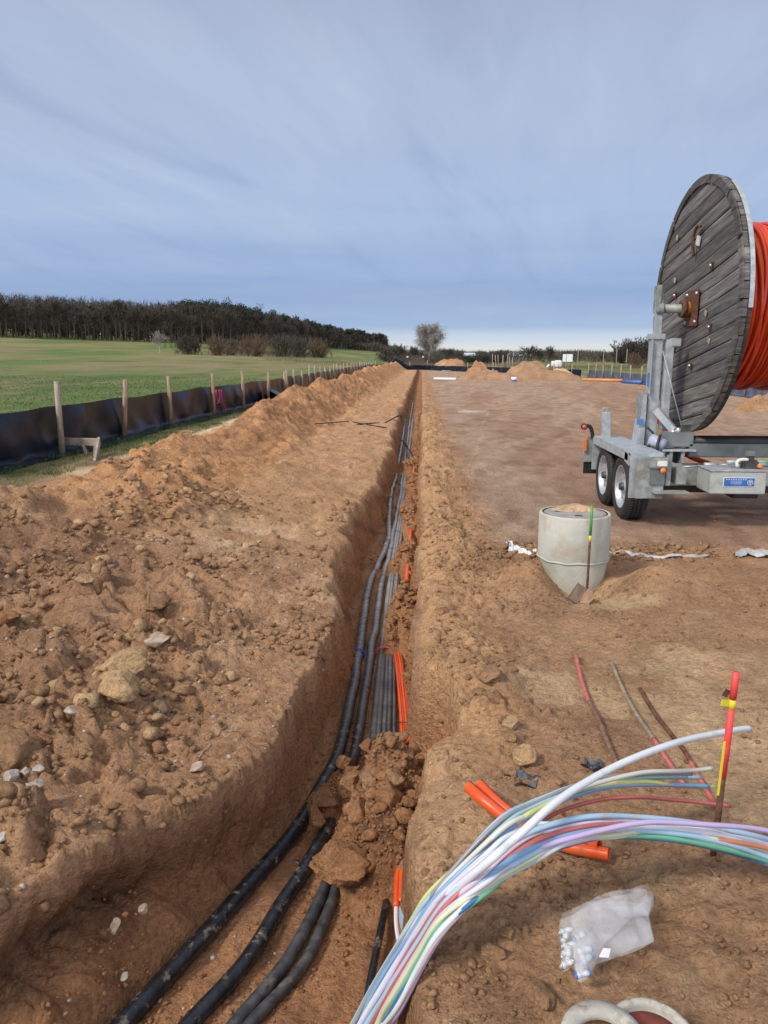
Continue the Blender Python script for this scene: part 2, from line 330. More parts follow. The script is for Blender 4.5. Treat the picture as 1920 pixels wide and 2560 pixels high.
def soil_mat(name, attr=True, c=None, scale=1.0, disp=.045):
    m, t, b = new_mat(name); co = coords(t)
    if attr:
        a = N(t, 'ShaderNodeAttribute', attribute_name='soil'); basec = a.outputs['Color']
    else: basec = None
    mp1 = N(t, 'ShaderNodeMapping'); mp1.inputs['Scale'].default_value = (1, .5 if attr else 1, 1); t.links.new(co, mp1.inputs[0])
    n1 = N(t, 'ShaderNodeTexNoise', i_Scale=3.5 * scale, i_Detail=9.0, i_Roughness=.62); t.links.new(mp1.outputs[0], n1.inputs['Vector'])
    n2 = N(t, 'ShaderNodeTexNoise', i_Scale=38.0 * scale, i_Detail=6.0, i_Roughness=.7); t.links.new(co, n2.inputs['Vector'])
    v = N(t, 'ShaderNodeTexVoronoi', i_Scale=46.0 * scale, i_Randomness=1.0); t.links.new(co, v.inputs['Vector'])
    r1 = ramp(t, [(.32, (.76, .74, .72)), (.5, (1, 1, 1)), (.68, (1.22, 1.22, 1.22))], n1.outputs[0], 'LINEAR')
    r2 = ramp(t, [(.30, (.66, .64, .62)), (.5, (1, 1, 1)), (.72, (1.28, 1.28, 1.28))], n2.outputs[0], 'LINEAR')
    cc = mixc(t, 1.0, basec if attr else c, r1.outputs[0], 'MULTIPLY')
    cc = mixc(t, 1.0, cc, r2.outputs[0], 'MULTIPLY')
    # scattered pale grit
    k = ramp(t, [(.0, (1,) * 3), (.12, (1,) * 3), (.17, (0,) * 3)], v.outputs['Distance'], 'LINEAR')
    sepc = N(t, 'ShaderNodeSeparateColor'); t.links.new(v.outputs['Color'], sepc.inputs[0])
    gsel = mth(t, 'GREATER_THAN', sepc.outputs[0], .93)
    gm = mth(t, 'MULTIPLY', k.outputs[0], gsel)
    if attr:
        gm = mth(t, 'MULTIPLY', gm, a.outputs['Alpha'])
    cc = mixc(t, mth(t, 'MULTIPLY', gm, .7), cc, (.50, .44, .37))
    t.links.new(cc, b.inputs['Base Color']); b.inputs['Roughness'].default_value = .95; b.inputs['Specular IOR Level'].default_value = .15
    v2 = N(t, 'ShaderNodeTexVoronoi', i_Scale=75.0 * scale, i_Randomness=1.0); v3 = N(t, 'ShaderNodeTexVoronoi', i_Scale=28.0 * scale, i_Randomness=1.0)
    wv = N(t, 'ShaderNodeVectorMath', operation='MULTIPLY_ADD'); t.links.new(n2.outputs['Color'], wv.inputs[0]); wv.inputs[1].default_value = (.03, .03, .03); t.links.new(co, wv.inputs[2])
    t.links.new(wv.outputs[0], v2.inputs['Vector']); t.links.new(wv.outputs[0], v3.inputs['Vector'])
    hh = mth(t, 'MULTIPLY_ADD', n2.outputs[0], .55, mth(t, 'MULTIPLY', n1.outputs[0], .7))
    n4 = N(t, 'ShaderNodeTexNoise', i_Scale=130.0 * scale, i_Detail=4.0, i_Roughness=.7); t.links.new(co, n4.inputs['Vector'])
    hh = mth(t, 'MULTIPLY_ADD', n4.outputs[0], .20, hh)
    hh = mth(t, 'MULTIPLY_ADD', v2.outputs['Distance'], -.22, hh); hh = mth(t, 'MULTIPLY_ADD', v3.outputs['Distance'], -.30, hh)
    bp = N(t, 'ShaderNodeBump', i_Strength=1.0, i_Distance=disp); t.links.new(hh, bp.inputs['Height']); t.links.new(bp.outputs[0], b.inputs['Normal'])
    return m
M = {}
M['ground'] = soil_mat('ground soil')
M['clod'] = soil_mat('clod soil', False, (.42, .25, .14), 1.3, .035)
M['clod_pale'] = soil_mat('pale clod soil', False, (.60, .40, .22), 1.3, .035)
M['clod_dark'] = soil_mat('moist clod soil', False, (.31, .155, .08), 1.3, .035)
M['clod_red'] = soil_mat('reddish clod soil', False, (.41, .21, .105), 1.3, .035)
M['stone'] = surf('pale stone', (.30, .255, .21), (.46, .41, .35), .8, scale=30, bump=.3)
M['stone_warm'] = surf('warm stone', (.33, .24, .17), (.47, .37, .27), .8, scale=30, bump=.3)
M['sand'] = soil_mat('heap sand', False, (.43, .25, .14), .35, .08)
M['sand_pale'] = soil_mat('pale heap sand', False, (.62, .41, .25), .35, .08)
M['sand_brown'] = soil_mat('brown heap soil', False, (.38, .23, .14), .35, .08)
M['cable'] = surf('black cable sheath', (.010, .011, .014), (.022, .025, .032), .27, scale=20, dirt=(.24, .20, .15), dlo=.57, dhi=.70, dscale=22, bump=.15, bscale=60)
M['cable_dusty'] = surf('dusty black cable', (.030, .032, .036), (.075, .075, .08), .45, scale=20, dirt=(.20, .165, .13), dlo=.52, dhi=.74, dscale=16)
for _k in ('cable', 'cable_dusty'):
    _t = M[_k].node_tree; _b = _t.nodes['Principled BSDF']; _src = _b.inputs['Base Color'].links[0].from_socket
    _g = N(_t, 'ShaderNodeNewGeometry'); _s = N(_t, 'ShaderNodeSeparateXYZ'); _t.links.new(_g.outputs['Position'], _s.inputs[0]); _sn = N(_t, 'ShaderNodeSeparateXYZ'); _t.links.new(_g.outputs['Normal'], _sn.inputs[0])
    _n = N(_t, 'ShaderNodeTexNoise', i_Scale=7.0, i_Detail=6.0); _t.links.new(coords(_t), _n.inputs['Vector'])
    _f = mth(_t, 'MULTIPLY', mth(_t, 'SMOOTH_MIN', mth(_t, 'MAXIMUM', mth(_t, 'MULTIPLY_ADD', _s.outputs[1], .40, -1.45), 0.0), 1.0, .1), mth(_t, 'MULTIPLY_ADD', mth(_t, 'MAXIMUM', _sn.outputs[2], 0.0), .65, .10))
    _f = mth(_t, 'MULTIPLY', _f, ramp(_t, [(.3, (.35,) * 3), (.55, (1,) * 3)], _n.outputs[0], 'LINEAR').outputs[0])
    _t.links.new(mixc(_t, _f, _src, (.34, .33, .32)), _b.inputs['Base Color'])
M['cable_thin'] = surf('thin black cable', (.012, .012, .014), (.03, .03, .032), .45, scale=20, dirt=(.2, .15, .1), dlo=.62, dhi=.7, dscale=6)
M['orange'] = surf('orange duct plastic', (.72, .085, .016), (.82, .11, .02), .34, scale=4, dirt=(.42, .16, .07), dlo=.6, dhi=.75, dscale=9)
M['orange_reel'] = surf('reel duct plastic', (.56, .05, .014), (.70, .07, .018), .32, scale=3)
M['stripe'] = surf('dark stripe', (.10, .02, .015), (.16, .03, .02), .5)
M['rubber'] = surf('tyre rubber', (.018, .018, .018), (.032, .031, .030), .75, scale=30, dirt=(.12, .09, .07), dlo=.56, dhi=.75, dscale=7)
M['black'] = surf('black plastic', (.012, .012, .013), (.02, .02, .022), .45)
M['galv'] = surf('galvanised steel', (.36, .40, .43), (.50, .54, .56), .5, .35, scale=14, dirt=(.27, .25, .22), dlo=.6, dhi=.8, dscale=5)
M['galv_dull'] = surf('dull galvanised steel', (.24, .26, .26), (.37, .39, .38), .6, .3, scale=14, dirt=(.20, .16, .12), dlo=.55, dhi=.75, dscale=5)
M['box'] = surf('painted steel box', (.40, .44, .42), (.48, .51, .48), .5, .2, scale=9, dirt=(.28, .24, .19), dlo=.58, dhi=.8, dscale=5)
M['rim'] = surf('silver rim', (.42, .44, .47), (.56, .58, .61), .4, .5, scale=10, dirt=(.24, .2, .16), dlo=.6, dhi=.78, dscale=9)
M['rust'] = surf('rusty steel', (.07, .028, .016), (.17, .07, .035), .85, scale=40, bump=.3)
M['rust_orange'] = surf('greased brass bush', (.42, .15, .02), (.6, .26, .04), .4, scale=20)
M['chrome'] = surf('scuffed zinc', (.45, .46, .47), (.62, .62, .62), .35, .7, scale=20)
M['darksteel'] = surf('dark steel', (.05, .053, .055), (.09, .093, .095), .5, .3)
M['steel_mid'] = surf('mid grey steel', (.15, .17, .17), (.22, .24, .24), .5, .3, scale=6)
M['blue_paint'] = surf('blue paint', (.06, .17, .42), (.09, .22, .5), .5)
M['lavender'] = surf('hydraulic cylinder paint', (.34, .36, .48), (.42, .44, .55), .4)
M['concrete'] = surf('cast concrete', (.40, .41, .36), (.52, .52, .46), .9, scale=3.5, det=8, lo=.35, hi=.65, bump=.12, bscale=50, dirt=(.38, .31, .23), dlo=.50, dhi=.72, dscale=5)
M['concrete_low'] = surf('damp dusty concrete', (.42, .43, .37), (.54, .53, .46), .9, scale=5, det=8, bump=.15, bscale=50, dirt=(.38, .31, .23), dlo=.58, dhi=.75, dscale=4)
M['cover'] = surf('concrete cover', (.24, .225, .21), (.34, .32, .30), .9, scale=9, bump=.15)
M['seal'] = surf('black seal', (.02, .02, .02), (.03, .03, .03), .7)
M['post'] = surf('weathered post timber', (.25, .20, .155), (.40, .335, .26), .85, scale=6, stretch=(4, 4, .6), bump=.3)
M['post_brown'] = surf('brown post timber', (.22, .15, .10), (.36, .26, .18), .85, scale=6, stretch=(4, 4, .6), bump=.3)
M['board'] = surf('old board timber', (.27, .22, .18), (.42, .35, .28), .85, scale=8, bump=.3)
M['cardboard'] = surf('wet cardboard', (.15, .10, .072), (.21, .15, .105), .9, scale=6)
M['cardboard_light'] = surf('dry cardboard', (.34, .21, .14), (.42, .27, .18), .9, scale=6)
M['fleece'] = surf('white fleece', (.62, .63, .65), (.78, .78, .79), .9, scale=10, bump=.3, dirt=(.4, .33, .25), dlo=.6, dhi=.75, dscale=6)
M['fleece_grey'] = surf('grey fleece', (.33, .34, .35), (.5, .5, .5), .9, scale=10, bump=.3, dirt=(.3, .23, .17), dlo=.58, dhi=.75, dscale=4)
M['film'] = surf('black film', (.005, .008, .016), (.011, .016, .028), .30, scale=3, bump=.25, bscale=5)
M['film'].node_tree.nodes['Principled BSDF'].inputs['Specular Tint'].default_value = (.45, .68, 1, 1)
M['film'].node_tree.nodes['Principled BSDF'].inputs['Specular IOR Level'].default_value = .2
M['film_dusty'] = surf('dusty film scrap', (.03, .033, .04), (.10, .11, .13), .5, scale=25)
M['film_blue'] = surf('bluish film', (.055, .075, .12), (.11, .14, .2), .4, scale=2)
M['pink'] = surf('pink marking spray', (.62, .04, .22), (.7, .06, .28), .7)
M['white'] = surf('white plastic', (.74, .76, .8), (.82, .84, .87), .4, scale=4)
M['pole_blue'] = surf('blue pipes', (.05, .13, .42), (.08, .18, .5), .45)
M['pole_orange'] = surf('orange brown pipes', (.68, .25, .06), (.78, .32, .09), .5)
M['redpaint'] = surf('fluorescent red paint', (.70, .05, .045), (.78, .08, .07), .5, scale=30)
M['yellowpaint'] = surf('yellow tape', (.65, .52, .02), (.72, .6, .04), .5)
M['greenpaint'] = surf('green paint', (.06, .25, .06), (.09, .33, .08), .5)
M['redrod'] = surf('pale red paint', (.42, .10, .085), (.52, .16, .13), .7, scale=30)
M['rod'] = surf('rusty bar', (.15, .075, .05), (.25, .14, .095), .85, scale=30)
M['rod_pale'] = surf('muddy bar', (.20, .155, .115), (.32, .25, .18), .85, scale=30)
M['tie_blue'] = surf('blue tie', (.02, .13, .62), (.03, .16, .7), .4)
M['tie_red'] = surf('red tie', (.62, .06, .06), (.7, .1, .09), .4)
M['tie_grey'] = surf('grey tie', (.12, .14, .17), (.2, .22, .25), .5)
M['brick_red'] = surf('red brown earth fill', (.20, .045, .035), (.27, .07, .05), .9, scale=14, bump=.3)
M['pot'] = surf('dirty white ceramic', (.38, .36, .32), (.54, .52, .46), .8, scale=8, bump=.2, bscale=30, dirt=(.16, .12, .09), dlo=.50, dhi=.66, dscale=14)
M['amber'] = surf('amber lens', (.72, .16, .02), (.8, .22, .03), .25)
M['lens_red'] = surf('red lens', (.5, .05, .05), (.6, .12, .1), .25)
M['lens_white'] = surf('clear lens', (.65, .66, .62), (.75, .75, .7), .2)
M['sign_blue'] = surf('blue sticker', (.02, .12, .42), (.03, .15, .5), .4)
M['roof'] = surf('barn roof', (.42, .46, .52), (.5, .54, .6), .6)
M['wallw'] = surf('barn wall', (.2, .18, .17), (.28, .26, .25), .8)
M['bark'] = surf('bark', (.06, .045, .035), (.10, .08, .065), .9)
M['bark_birch'] = surf('birch bark', (.35, .34, .32), (.5, .49, .46), .9)
M['twig_dark'] = surf('dark twigs', (.045, .036, .031), (.08, .063, .052), .95)
M['twig_brown'] = surf('brown twigs', (.12, .075, .048), (.18, .115, .075), .95)
M['twig_grey'] = surf('grey twigs', (.22, .20, .19), (.34, .31, .29), .95)
M['twig_mid'] = surf('grey brown twigs', (.065, .055, .045), (.11, .09, .075), .95)
M['needle'] = surf('dark needles', (.016, .024, .014), (.032, .042, .024), .95)
M['wood_floor'] = surf('forest twigs', (.055, .043, .036), (.10, .078, .062), .95, scale=.2)
M['grass'] = surf('grass blades', (.055, .11, .025), (.13, .17, .055), .9, scale=2.5)
M['hedge'] = surf('far hedge', (.06, .052, .042), (.10, .085, .065), .95, scale=.3)
# weathered wood of the reel flange: grain along the planks
def wood_flange():
    m, t, b = new_mat('weathered flange wood'); co = coords(t)
    mp = N(t, 'ShaderNodeMapping'); mp.inputs['Rotation'].default_value = (R(10), 0, 0); t.links.new(co, mp.inputs[0])
    mp2 = N(t, 'ShaderNodeMapping'); mp2.inputs['Scale'].default_value = (3, 1.2, 22); t.links.new(mp.outputs[0], mp2.inputs[0])
    n = N(t, 'ShaderNodeTexNoise', i_Scale=1.6, i_Detail=9.0, i_Roughness=.6, i_Distortion=.6); t.links.new(mp2.outputs[0], n.inputs['Vector'])
    a = N(t, 'ShaderNodeAttribute', attribute_name='plank')
    r = ramp(t, [(.3, (.040, .039, .040)), (.5, (.125, .118, .115)), (.7, (.24, .225, .21))], n.outputs[0], 'LINEAR')
    cc = mixc(t, 1.0, r.outputs[0], a.outputs['Color'], 'MULTIPLY')
    n2 = N(t, 'ShaderNodeTexNoise', i_Scale=2.4, i_Detail=6.0); t.links.new(co, n2.inputs['Vector'])
    k = ramp(t, [(.58, (0,) * 3), (.75, (.6,) * 3)], n2.outputs[0], 'LINEAR')
    cc = mixc(t, k.outputs[0], cc, (.15, .11, .085))
    t.links.new(cc, b.inputs['Base Color']); b.inputs['Roughness'].default_value = .72
    bp = N(t, 'ShaderNodeBump', i_Strength=.6, i_Distance=.012); t.links.new(n.outputs[0], bp.inputs['Height']); t.links.new(bp.outputs[0], b.inputs['Normal'])
    return m
M['flange'] = wood_flange()
def bag_mat():
    m, t, b = new_mat('translucent bag film')
    n = N(t, 'ShaderNodeTexNoise', i_Scale=9.0, i_Detail=4.0); t.links.new(coords(t), n.inputs['Vector'])
    b.inputs['Base Color'].default_value = (.80, .83, .88, 1); b.inputs['Roughness'].default_value = .28
    t.links.new(ramp(t, [(.35, (.12,) * 3), (.65, (.32,) * 3)], n.outputs[0], 'LINEAR').outputs[0], b.inputs['Alpha'])
    bp = N(t, 'ShaderNodeBump', i_Strength=.5, i_Distance=.01); t.links.new(n.outputs[0], bp.inputs['Height']); t.links.new(bp.outputs[0], b.inputs['Normal'])
    return m
M['bag'] = bag_mat()
def field_soil(): pass

# ------------------------------------------------------------------ object helpers
WL = {}
def tag(o, label=None, cat=None, group=None, kind=None):
    if label: o['label'] = label
    if cat: o['category'] = cat
    if group: o['group'] = group
    if kind: o['kind'] = kind
    return o
def thing(name, loc, label, cat, group=None):
    o = bpy.data.objects.new(name, None); col.objects.link(o); o.location = loc; o.empty_display_size = .1
    WL[o.name] = np.array(loc, float); return tag(o, label, cat, group)
def mesh_obj(name, V, Fc, mat, parent=None, smooth=True, origin=None, mats=None, midx=None):
    V = np.asarray(V, float)
    if origin is None: origin = WL[parent.name] if parent is not None else V.mean(0) * [1, 1, 0] + [0, 0, V[:, 2].min()]
    origin = np.asarray(origin, float)
    me = bpy.data.meshes.new(name); me.from_pydata((V - origin).tolist(), [], Fc if isinstance(Fc, list) else Fc.tolist()); me.update()
    me.materials.append(mat)
    if mats:
        for x in mats: me.materials.append(x)
        me.polygons.foreach_set('material_index', midx)
    if smooth: me.polygons.foreach_set('use_smooth', [True] * len(me.polygons))
    o = bpy.data.objects.new(name, me); col.objects.link(o)
    if parent is not None:
        o.parent = parent; o.location = origin - WL[parent.name]
    else: o.location = origin
    WL[o.name] = origin
    return o
class MB:
    def __init__(s): s.V = []; s.F = []; s.n = 0; s.mi = []; s.cur = 0
    def add(s, V, Fc):
        s.V.append(np.asarray(V, float)); s.F += [tuple(i + s.n for i in f) for f in Fc]; s.n += len(V); s.mi += [s.cur] * len(Fc); return s
    def bm(s, bm, mtx=None):
        if mtx is not None: bmesh.ops.transform(bm, matrix=mtx, verts=bm.verts)
        bm.verts.index_update(); s.add([v.co[:] for v in bm.verts], [[v.index for v in f.verts] for f in bm.faces]); bm.free(); return s
    def box(s, c_, d, rot=(0, 0, 0), bev=0.0):
        bm = bmesh.new(); bmesh.ops.create_cube(bm, size=1); bmesh.ops.scale(bm, vec=d, verts=bm.verts)
        if bev: bmesh.ops.bevel(bm, geom=bm.edges[:], offset=bev, segments=2, affect='EDGES')
        from mathutils import Euler
        return s.bm(bm, Matrix.Translation(Vector(c_)) @ Euler(rot).to_matrix().to_4x4())
    def beam(s, p0, p1, w_, h_, bev=.004, upv=(0, 0, 1)):
        p0 = Vector(p0); p1 = Vector(p1); d = p1 - p0; L = d.length; y = d.normalized(); z = Vector(upv); x = y.cross(z)
        if x.length < 1e-3: x = Vector((1, 0, 0))
        x.normalize(); z = x.cross(y)
        bm = bmesh.new(); bmesh.ops.create_cube(bm, size=1); bmesh.ops.scale(bm, vec=(w_, L, h_), verts=bm.verts)
        if bev: bmesh.ops.bevel(bm, geom=bm.edges[:], offset=bev, segments=1, affect='EDGES')
        mt = Matrix((x, y, z)).transposed().to_4x4(); mt.translation = (p0 + p1) / 2
        return s.bm(bm, mt)
    def tube(s, pts, r, n=10, cap=True, res=None):
        pts = np.asarray(pts, float)
        if res: pts = spline(pts, res)
        m = len(pts); r = np.full(m, r) if np.isscalar(r) else np.interp(np.linspace(0, 1, m), np.linspace(0, 1, len(r)), r)
        T = np.gradient(pts, axis=0); T /= np.linalg.norm(T, axis=1)[:, None] + 1e-12
        a = np.array([0, 0, 1.]) if abs(T[0][2]) < .9 else np.array([1., 0, 0])
        nrm = np.cross(T[0], a); nrm /= np.linalg.norm(nrm); V = []
        th = np.linspace(0, 2 * np.pi, n, endpoint=False)
        for i in range(m):
            nrm = nrm - T[i] * (nrm @ T[i]); nrm /= np.linalg.norm(nrm) + 1e-12; b = np.cross(T[i], nrm)
            V.append(pts[i] + r[i] * (np.cos(th)[:, None] * nrm + np.sin(th)[:, None] * b))
        V = np.concatenate(V); Fc = [(i * n + j, i * n + (j + 1) % n, (i + 1) * n + (j + 1) % n, (i + 1) * n + j) for i in range(m - 1) for j in range(n)]
        if cap: Fc += [tuple(range(n))[::-1], tuple((m - 1) * n + j for j in range(n))]
        return s.add(V, Fc)
    def lathe(s, prof, n=32, mtx=None, close=False):
        """prof: list of (radius, along); axis = local z"""
        V = []; m = len(prof)
        for r_, z_ in prof:
            for j in range(n):
                a = 2 * math.pi * j / n; V.append((r_ * math.cos(a), r_ * math.sin(a), z_))
        Fc = [(i * n + j, i * n + (j + 1) % n, (i + 1) * n + (j + 1) % n, (i + 1) * n + j) for i in range(m - 1) for j in range(n)]
        if close: Fc += [((m - 1) * n + j, (m - 1) * n + (j + 1) % n, (j + 1) % n, j) for j in range(n)]
        V = np.array(V)
        if mtx is not None:
            mm = np.array(mtx); V = V @ mm[:3, :3].T + mm[:3, 3]
        return s.add(V, Fc)
    def build(s, name, mat, parent=None, smooth=False, origin=None, mats=None):
        o = mesh_obj(name, np.concatenate(s.V), s.F, mat, parent, smooth, origin, mats, s.mi if mats else None)
        if smooth == 'auto':
            pass
        return o
def spline(p, res):
    p = np.asarray(p, float); q = np.vstack([2 * p[0] - p[1], p, 2 * p[-1] - p[-2]]); out = []
    for i in range(1, len(q) - 2):
        a, b, c_, d = q[i - 1], q[i], q[i + 1], q[i + 2]
        for k in range(res):
            t = k / res
            out.append(.5 * ((2 * b) + (-a + c_) * t + (2 * a - 5 * b + 4 * c_ - d) * t * t + (-a + 3 * b - 3 * c_ + d) * t ** 3))
    out.append(p[-1]); return np.array(out)
def copy_tree(o, parent=None):
    c_ = o.copy(); col.objects.link(c_)
    if parent is not None: c_.parent = parent; 
    for ch in list(o.children): copy_tree(ch, c_)
    return c_
AX = Matrix(((0, 0, 1), (0, 1, 0), (-1, 0, 0))).to_4x4()     # local z -> world x
def mtx(axis_to, loc):
    q = Vector((0, 0, 1)).rotation_difference(Vector(axis_to).normalized()); m_ = q.to_matrix().to_4x4(); m_.translation = Vector(loc); return m_

# ------------------------------------------------------------------ ground sheet
def grid_lines():
    def grow(a, step, ratio, end):
        out = []; x = a
        while x < end: x += step; out.append(x); step *= ratio
        return out
    xs = list(np.arange(-1.7, .62, .012))
    xr = list(np.arange(xs[-1] + .02, 2.6, .02)); xr += list(np.arange(xr[-1] + .045, 7, .045)); xr += grow(xr[-1], .06, 1.07, 1800)
    xl = list(-np.arange(1.7 + .025, 5.4, .025)); xl += list(-np.arange(-xl[-1] + .06, 9, .06)); xl += [-v for v in grow(-xl[-1], .08, 1.06, 1800)]
    X = np.array(sorted(xl) + xs + xr)
    ys = list(np.arange(1.25, 3.0, .010)); y = ys[-1]
    while y < 125: y += y * .0034; ys.append(y)
    ys += grow(y, .6, 1.035, 3500)
    yb = [-v for v in grow(-1.25, .05, 1.2, 300)]
    Y = np.array(sorted(yb) + ys); return X, Y
GX, GY = grid_lines()
gx, gy = np.meshgrid(GX, GY)
gx = gx.ravel(); gy = gy.ravel(); gzv = height(gx, gy)
nx, ny = len(GX), len(GY)
print('grid', nx, ny)
me = bpy.data.meshes.new('ground'); me.vertices.add(nx * ny)
_xl = lip(gy, -1); _dl = gx - _xl; _xf = np.interp(gy, FYs, FXs) - _xl
_amp = .15 * ss(3.15, 2.85, gy) * (.75 + .5 * fbm(gy * 4, gy * 0, 2, 91)) * ss(1.8, 2.0, gy) + .02 * np.clip(vn(gy * 3, gy * 0, 92), 0, 1) * ss(3, 3.6, gy) * ss(12, 8, gy)
_g = ss(4.6, 4.2, gy) * ss(.008, .045, _dl) * (1 - ss(.06, np.maximum(_xf, .16), _dl)) * (_dl > 0)
_wr = np.clip(_xf, .2, 2); _g = _g + .55 * ss(2.45, 2.2, gy) * ss(.72, .80, _dl / _wr) * (1 - ss(1.0, 1.35, _dl / _wr)) * np.clip(.6 + fbm(gy * 6, gy * 0, 2, 94), 0, 1.2)
_tm = .010 * np.sin(gy * 52 + 2 * vn(gy * 2, gy * 0, 95)) * np.clip(vn(gy * 1.7, gy * 0, 96) * 2, 0, 1) * ss(.01, .03, _dl) * (1 - ss(.06, .12, _dl)) * ss(9, 6, gy)
_xr = lip(gy, 1); _dr = _xr - gx
_g2 = ss(.008, .05, _dr) * (1 - ss(.06, .18, _dr)) * (_dr > 0) * .02 * np.clip(vn(gy * 2.3, gy * 0, 93), -.2, 1) * ss(12, 8, gy)
me.vertices.foreach_set('co', np.column_stack([gx - _amp * _g * (gy < 60) + _g2 + _tm, gy, gzv]).astype(np.float32).ravel())
i0 = (np.arange(ny - 1)[:, None] * nx + np.arange(nx - 1)[None]).ravel()
q = np.column_stack([i0, i0 + 1, i0 + 1 + nx, i0 + nx]).astype(np.int32)
nf = len(q); me.loops.add(nf * 4); me.polygons.add(nf)
me.loops.foreach_set('vertex_index', q.ravel()); me.polygons.foreach_set('loop_start', np.arange(nf, dtype=np.int32) * 4)
me.polygons.foreach_set('use_smooth', np.ones(nf, bool)); me.update()
# soil colours (soil types, plus depth shade painted into the far trench)
def mixv(a, b, k): return a * (1 - k[:, None]) + np.asarray(b) * k[:, None]
def soil_color(x, y, z):
    n = x.size; c_ = np.tile(np.array([.34, .215, .135]), (n, 1))            # general tan brown
    big = fbm(x * .7, y * .7, 4, 301); mid = fbm(x * 2.6, y * 2.6, 4, 302)
    c_ = mixv(c_, (.27, .165, .105), ss(.0, .5, big)); c_ = mixv(c_, (.43, .305, .20), ss(.15, .6, mid) * .7)
    # pad: pinkish grey brown
    k = ss(.45, .95, x + .12 * mid) * ss(6.3, 7.2, y)
    c_ = mixv(c_, (.315, .240, .192), k * .9)
    k2 = k * ss(.1, .5, fbm(x * .45 + 3 - y * .04, y * .07, 3, 303)); c_ = mixv(c_, (.27, .175, .125), k2 * .7)
    c_ = mixv(c_, (.38, .285, .215), k * ss(.15, .5, fbm(x * 1.5 - y * .12, y * .13, 3, 304)) * .5)
    trk = np.abs(np.sin((x * .95 - y * .30 + .8 * vn(x * .15, y * .15, 66)) * 2.6)) ; c_ = mixv(c_, (.235, .155, .115), k * ss(.80, .98, trk) * ss(-.3, .3, fbm(x * .4, y * .4, 2, 320)) * .55)
    c_ = mixv(c_, (.42, .32, .24), k * ss(.10, .0, np.abs(fbm(x * .9 - y * .1, y * .12, 4, 321))) * .35)
    c_ = mixv(c_, (.21, .14, .10), k * ss(.22, .4, fbm(x * 2.2, y * 1.0, 4, 322)) * .6)
    # near right: brown with paler patches
    k = ss(.3, .6, x) * ss(6.3, 5.7, y); c_ = mixv(c_, (.30, .195, .125), k * .8)
    c_ = mixv(c_, (.43, .325, .215), k * ss(.1, .45, fbm(x * 1.5, y * 2.2, 4, 305)) * .75)
    c_ = mixv(c_, (.46, .35, .235), gau(x, y, 2.2, 3.6, 1.1, .8) * ss(-.2, .3, fbm(x * 3, y * 4, 3, 306)) * .7)
    # disturbed ditch: dark
    dm = ss(.45, .7, x) * ss(2.9, 2.3, x) * gau(x * 0, y, 0, 6.4 + .1 * x, 1, .33); c_ = mixv(c_, (.21, .14, .10), dm * .8)
    # mounds by the manhole
    c_ = mixv(c_, (.43, .27, .155), np.clip(gau(x, y, .72, 5.5, .28, .32) + gau(x, y, 1.8, 5.45, .45, .3), 0, 1) * .8)
    # orange sand of the left heap and verge
    k = ss(-1.9, -2.4, x) * ss(-4.9, -4.4, x) * ss(5.9, 7.0, y) * ss(120, 80, y); c_ = mixv(c_, (.43, .25, .13), k * (.75 + .25 * big))
    c_ = mixv(c_, (.30, .165, .09), ss(-2.0, -2.6, x) * ss(-4.9, -4.4, x) * ss(9, 14, y) * ss(120, 80, y) * .8 * ss(-.5, .2, mid))
    k = ss(-.5, -.7, x) * ss(-2.5, -2.0, x) * ss(6, 8, y); c_ = mixv(c_, (.41, .265, .155), k * .6)
    k = gau(x, y, -1.55, 6.5, .42, .5) * ss(-.3, .2, mid); c_ = mixv(c_, (.56, .43, .30), k)
    k = ss(.6, .3, x) * ss(-.02, .03, x) * ss(2.4, 3, y) * ss(30, 15, y); c_ = mixv(c_, (.44, .285, .165), k * .65)
    k = gau(x, y, .17, 2.35, .17, .45, 1.5); c_ = mixv(c_, (.47, .33, .21), k * .85)
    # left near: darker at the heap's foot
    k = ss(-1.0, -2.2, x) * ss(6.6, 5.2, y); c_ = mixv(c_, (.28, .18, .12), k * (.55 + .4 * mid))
    # pale sandy track left of the ridge
    k = gau(x, y * 0, -5.0 + .012 * (y - 12) + .15 * vn(y * .8, y * 0, 97), 0, .50, 1) * ss(9.5, 11.5, y) * ss(26, 20, y); c_ = mixv(c_, (.55, .45, .32), np.clip(k * 1.2 + .3 * mid * k, 0, 1))
    _q = P(205, 1000); c_ = mixv(c_, (.17, .115, .08), gau(x, y, _q[0], _q[1], .55, .6, 1.5) * .9)
    # trench walls and floor: moist, more orange brown, with depth shade painted in farther off
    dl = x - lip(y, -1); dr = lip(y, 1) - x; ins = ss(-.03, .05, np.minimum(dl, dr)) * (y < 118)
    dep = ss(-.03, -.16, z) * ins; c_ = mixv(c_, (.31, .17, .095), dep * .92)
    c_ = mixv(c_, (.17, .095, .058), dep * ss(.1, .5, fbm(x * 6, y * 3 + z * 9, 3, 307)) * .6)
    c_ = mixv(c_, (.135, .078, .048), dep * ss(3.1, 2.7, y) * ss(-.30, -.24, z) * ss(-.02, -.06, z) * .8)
    c_ = mixv(c_, (.15, .09, .055), dep * ss(9, 16, y) * .3)  # far stretch darkened in colour to stand for the shade of its depth
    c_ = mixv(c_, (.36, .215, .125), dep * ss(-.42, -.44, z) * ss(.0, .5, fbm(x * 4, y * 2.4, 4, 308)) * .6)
    # grass
    gr = fbm(x * .5, y * .5, 4, 309)
    edge = -4.95 + .35 * gr - .25 * ss(14, 9, y) + .9 * ss(8.5, 6.5, y) * 0
    k = ss(.12, -.25, x - edge) * (1 - ss(-.2, .4, -x - 7) * 0)
    k = k * (1 - .75 * ss(.25, .6, fbm(x * 1.9, y * 1.9, 3, 310)) * (x > -6.2)) * (1 - gau(x, y, -5.0, 11.6, .75, .75) * .9)
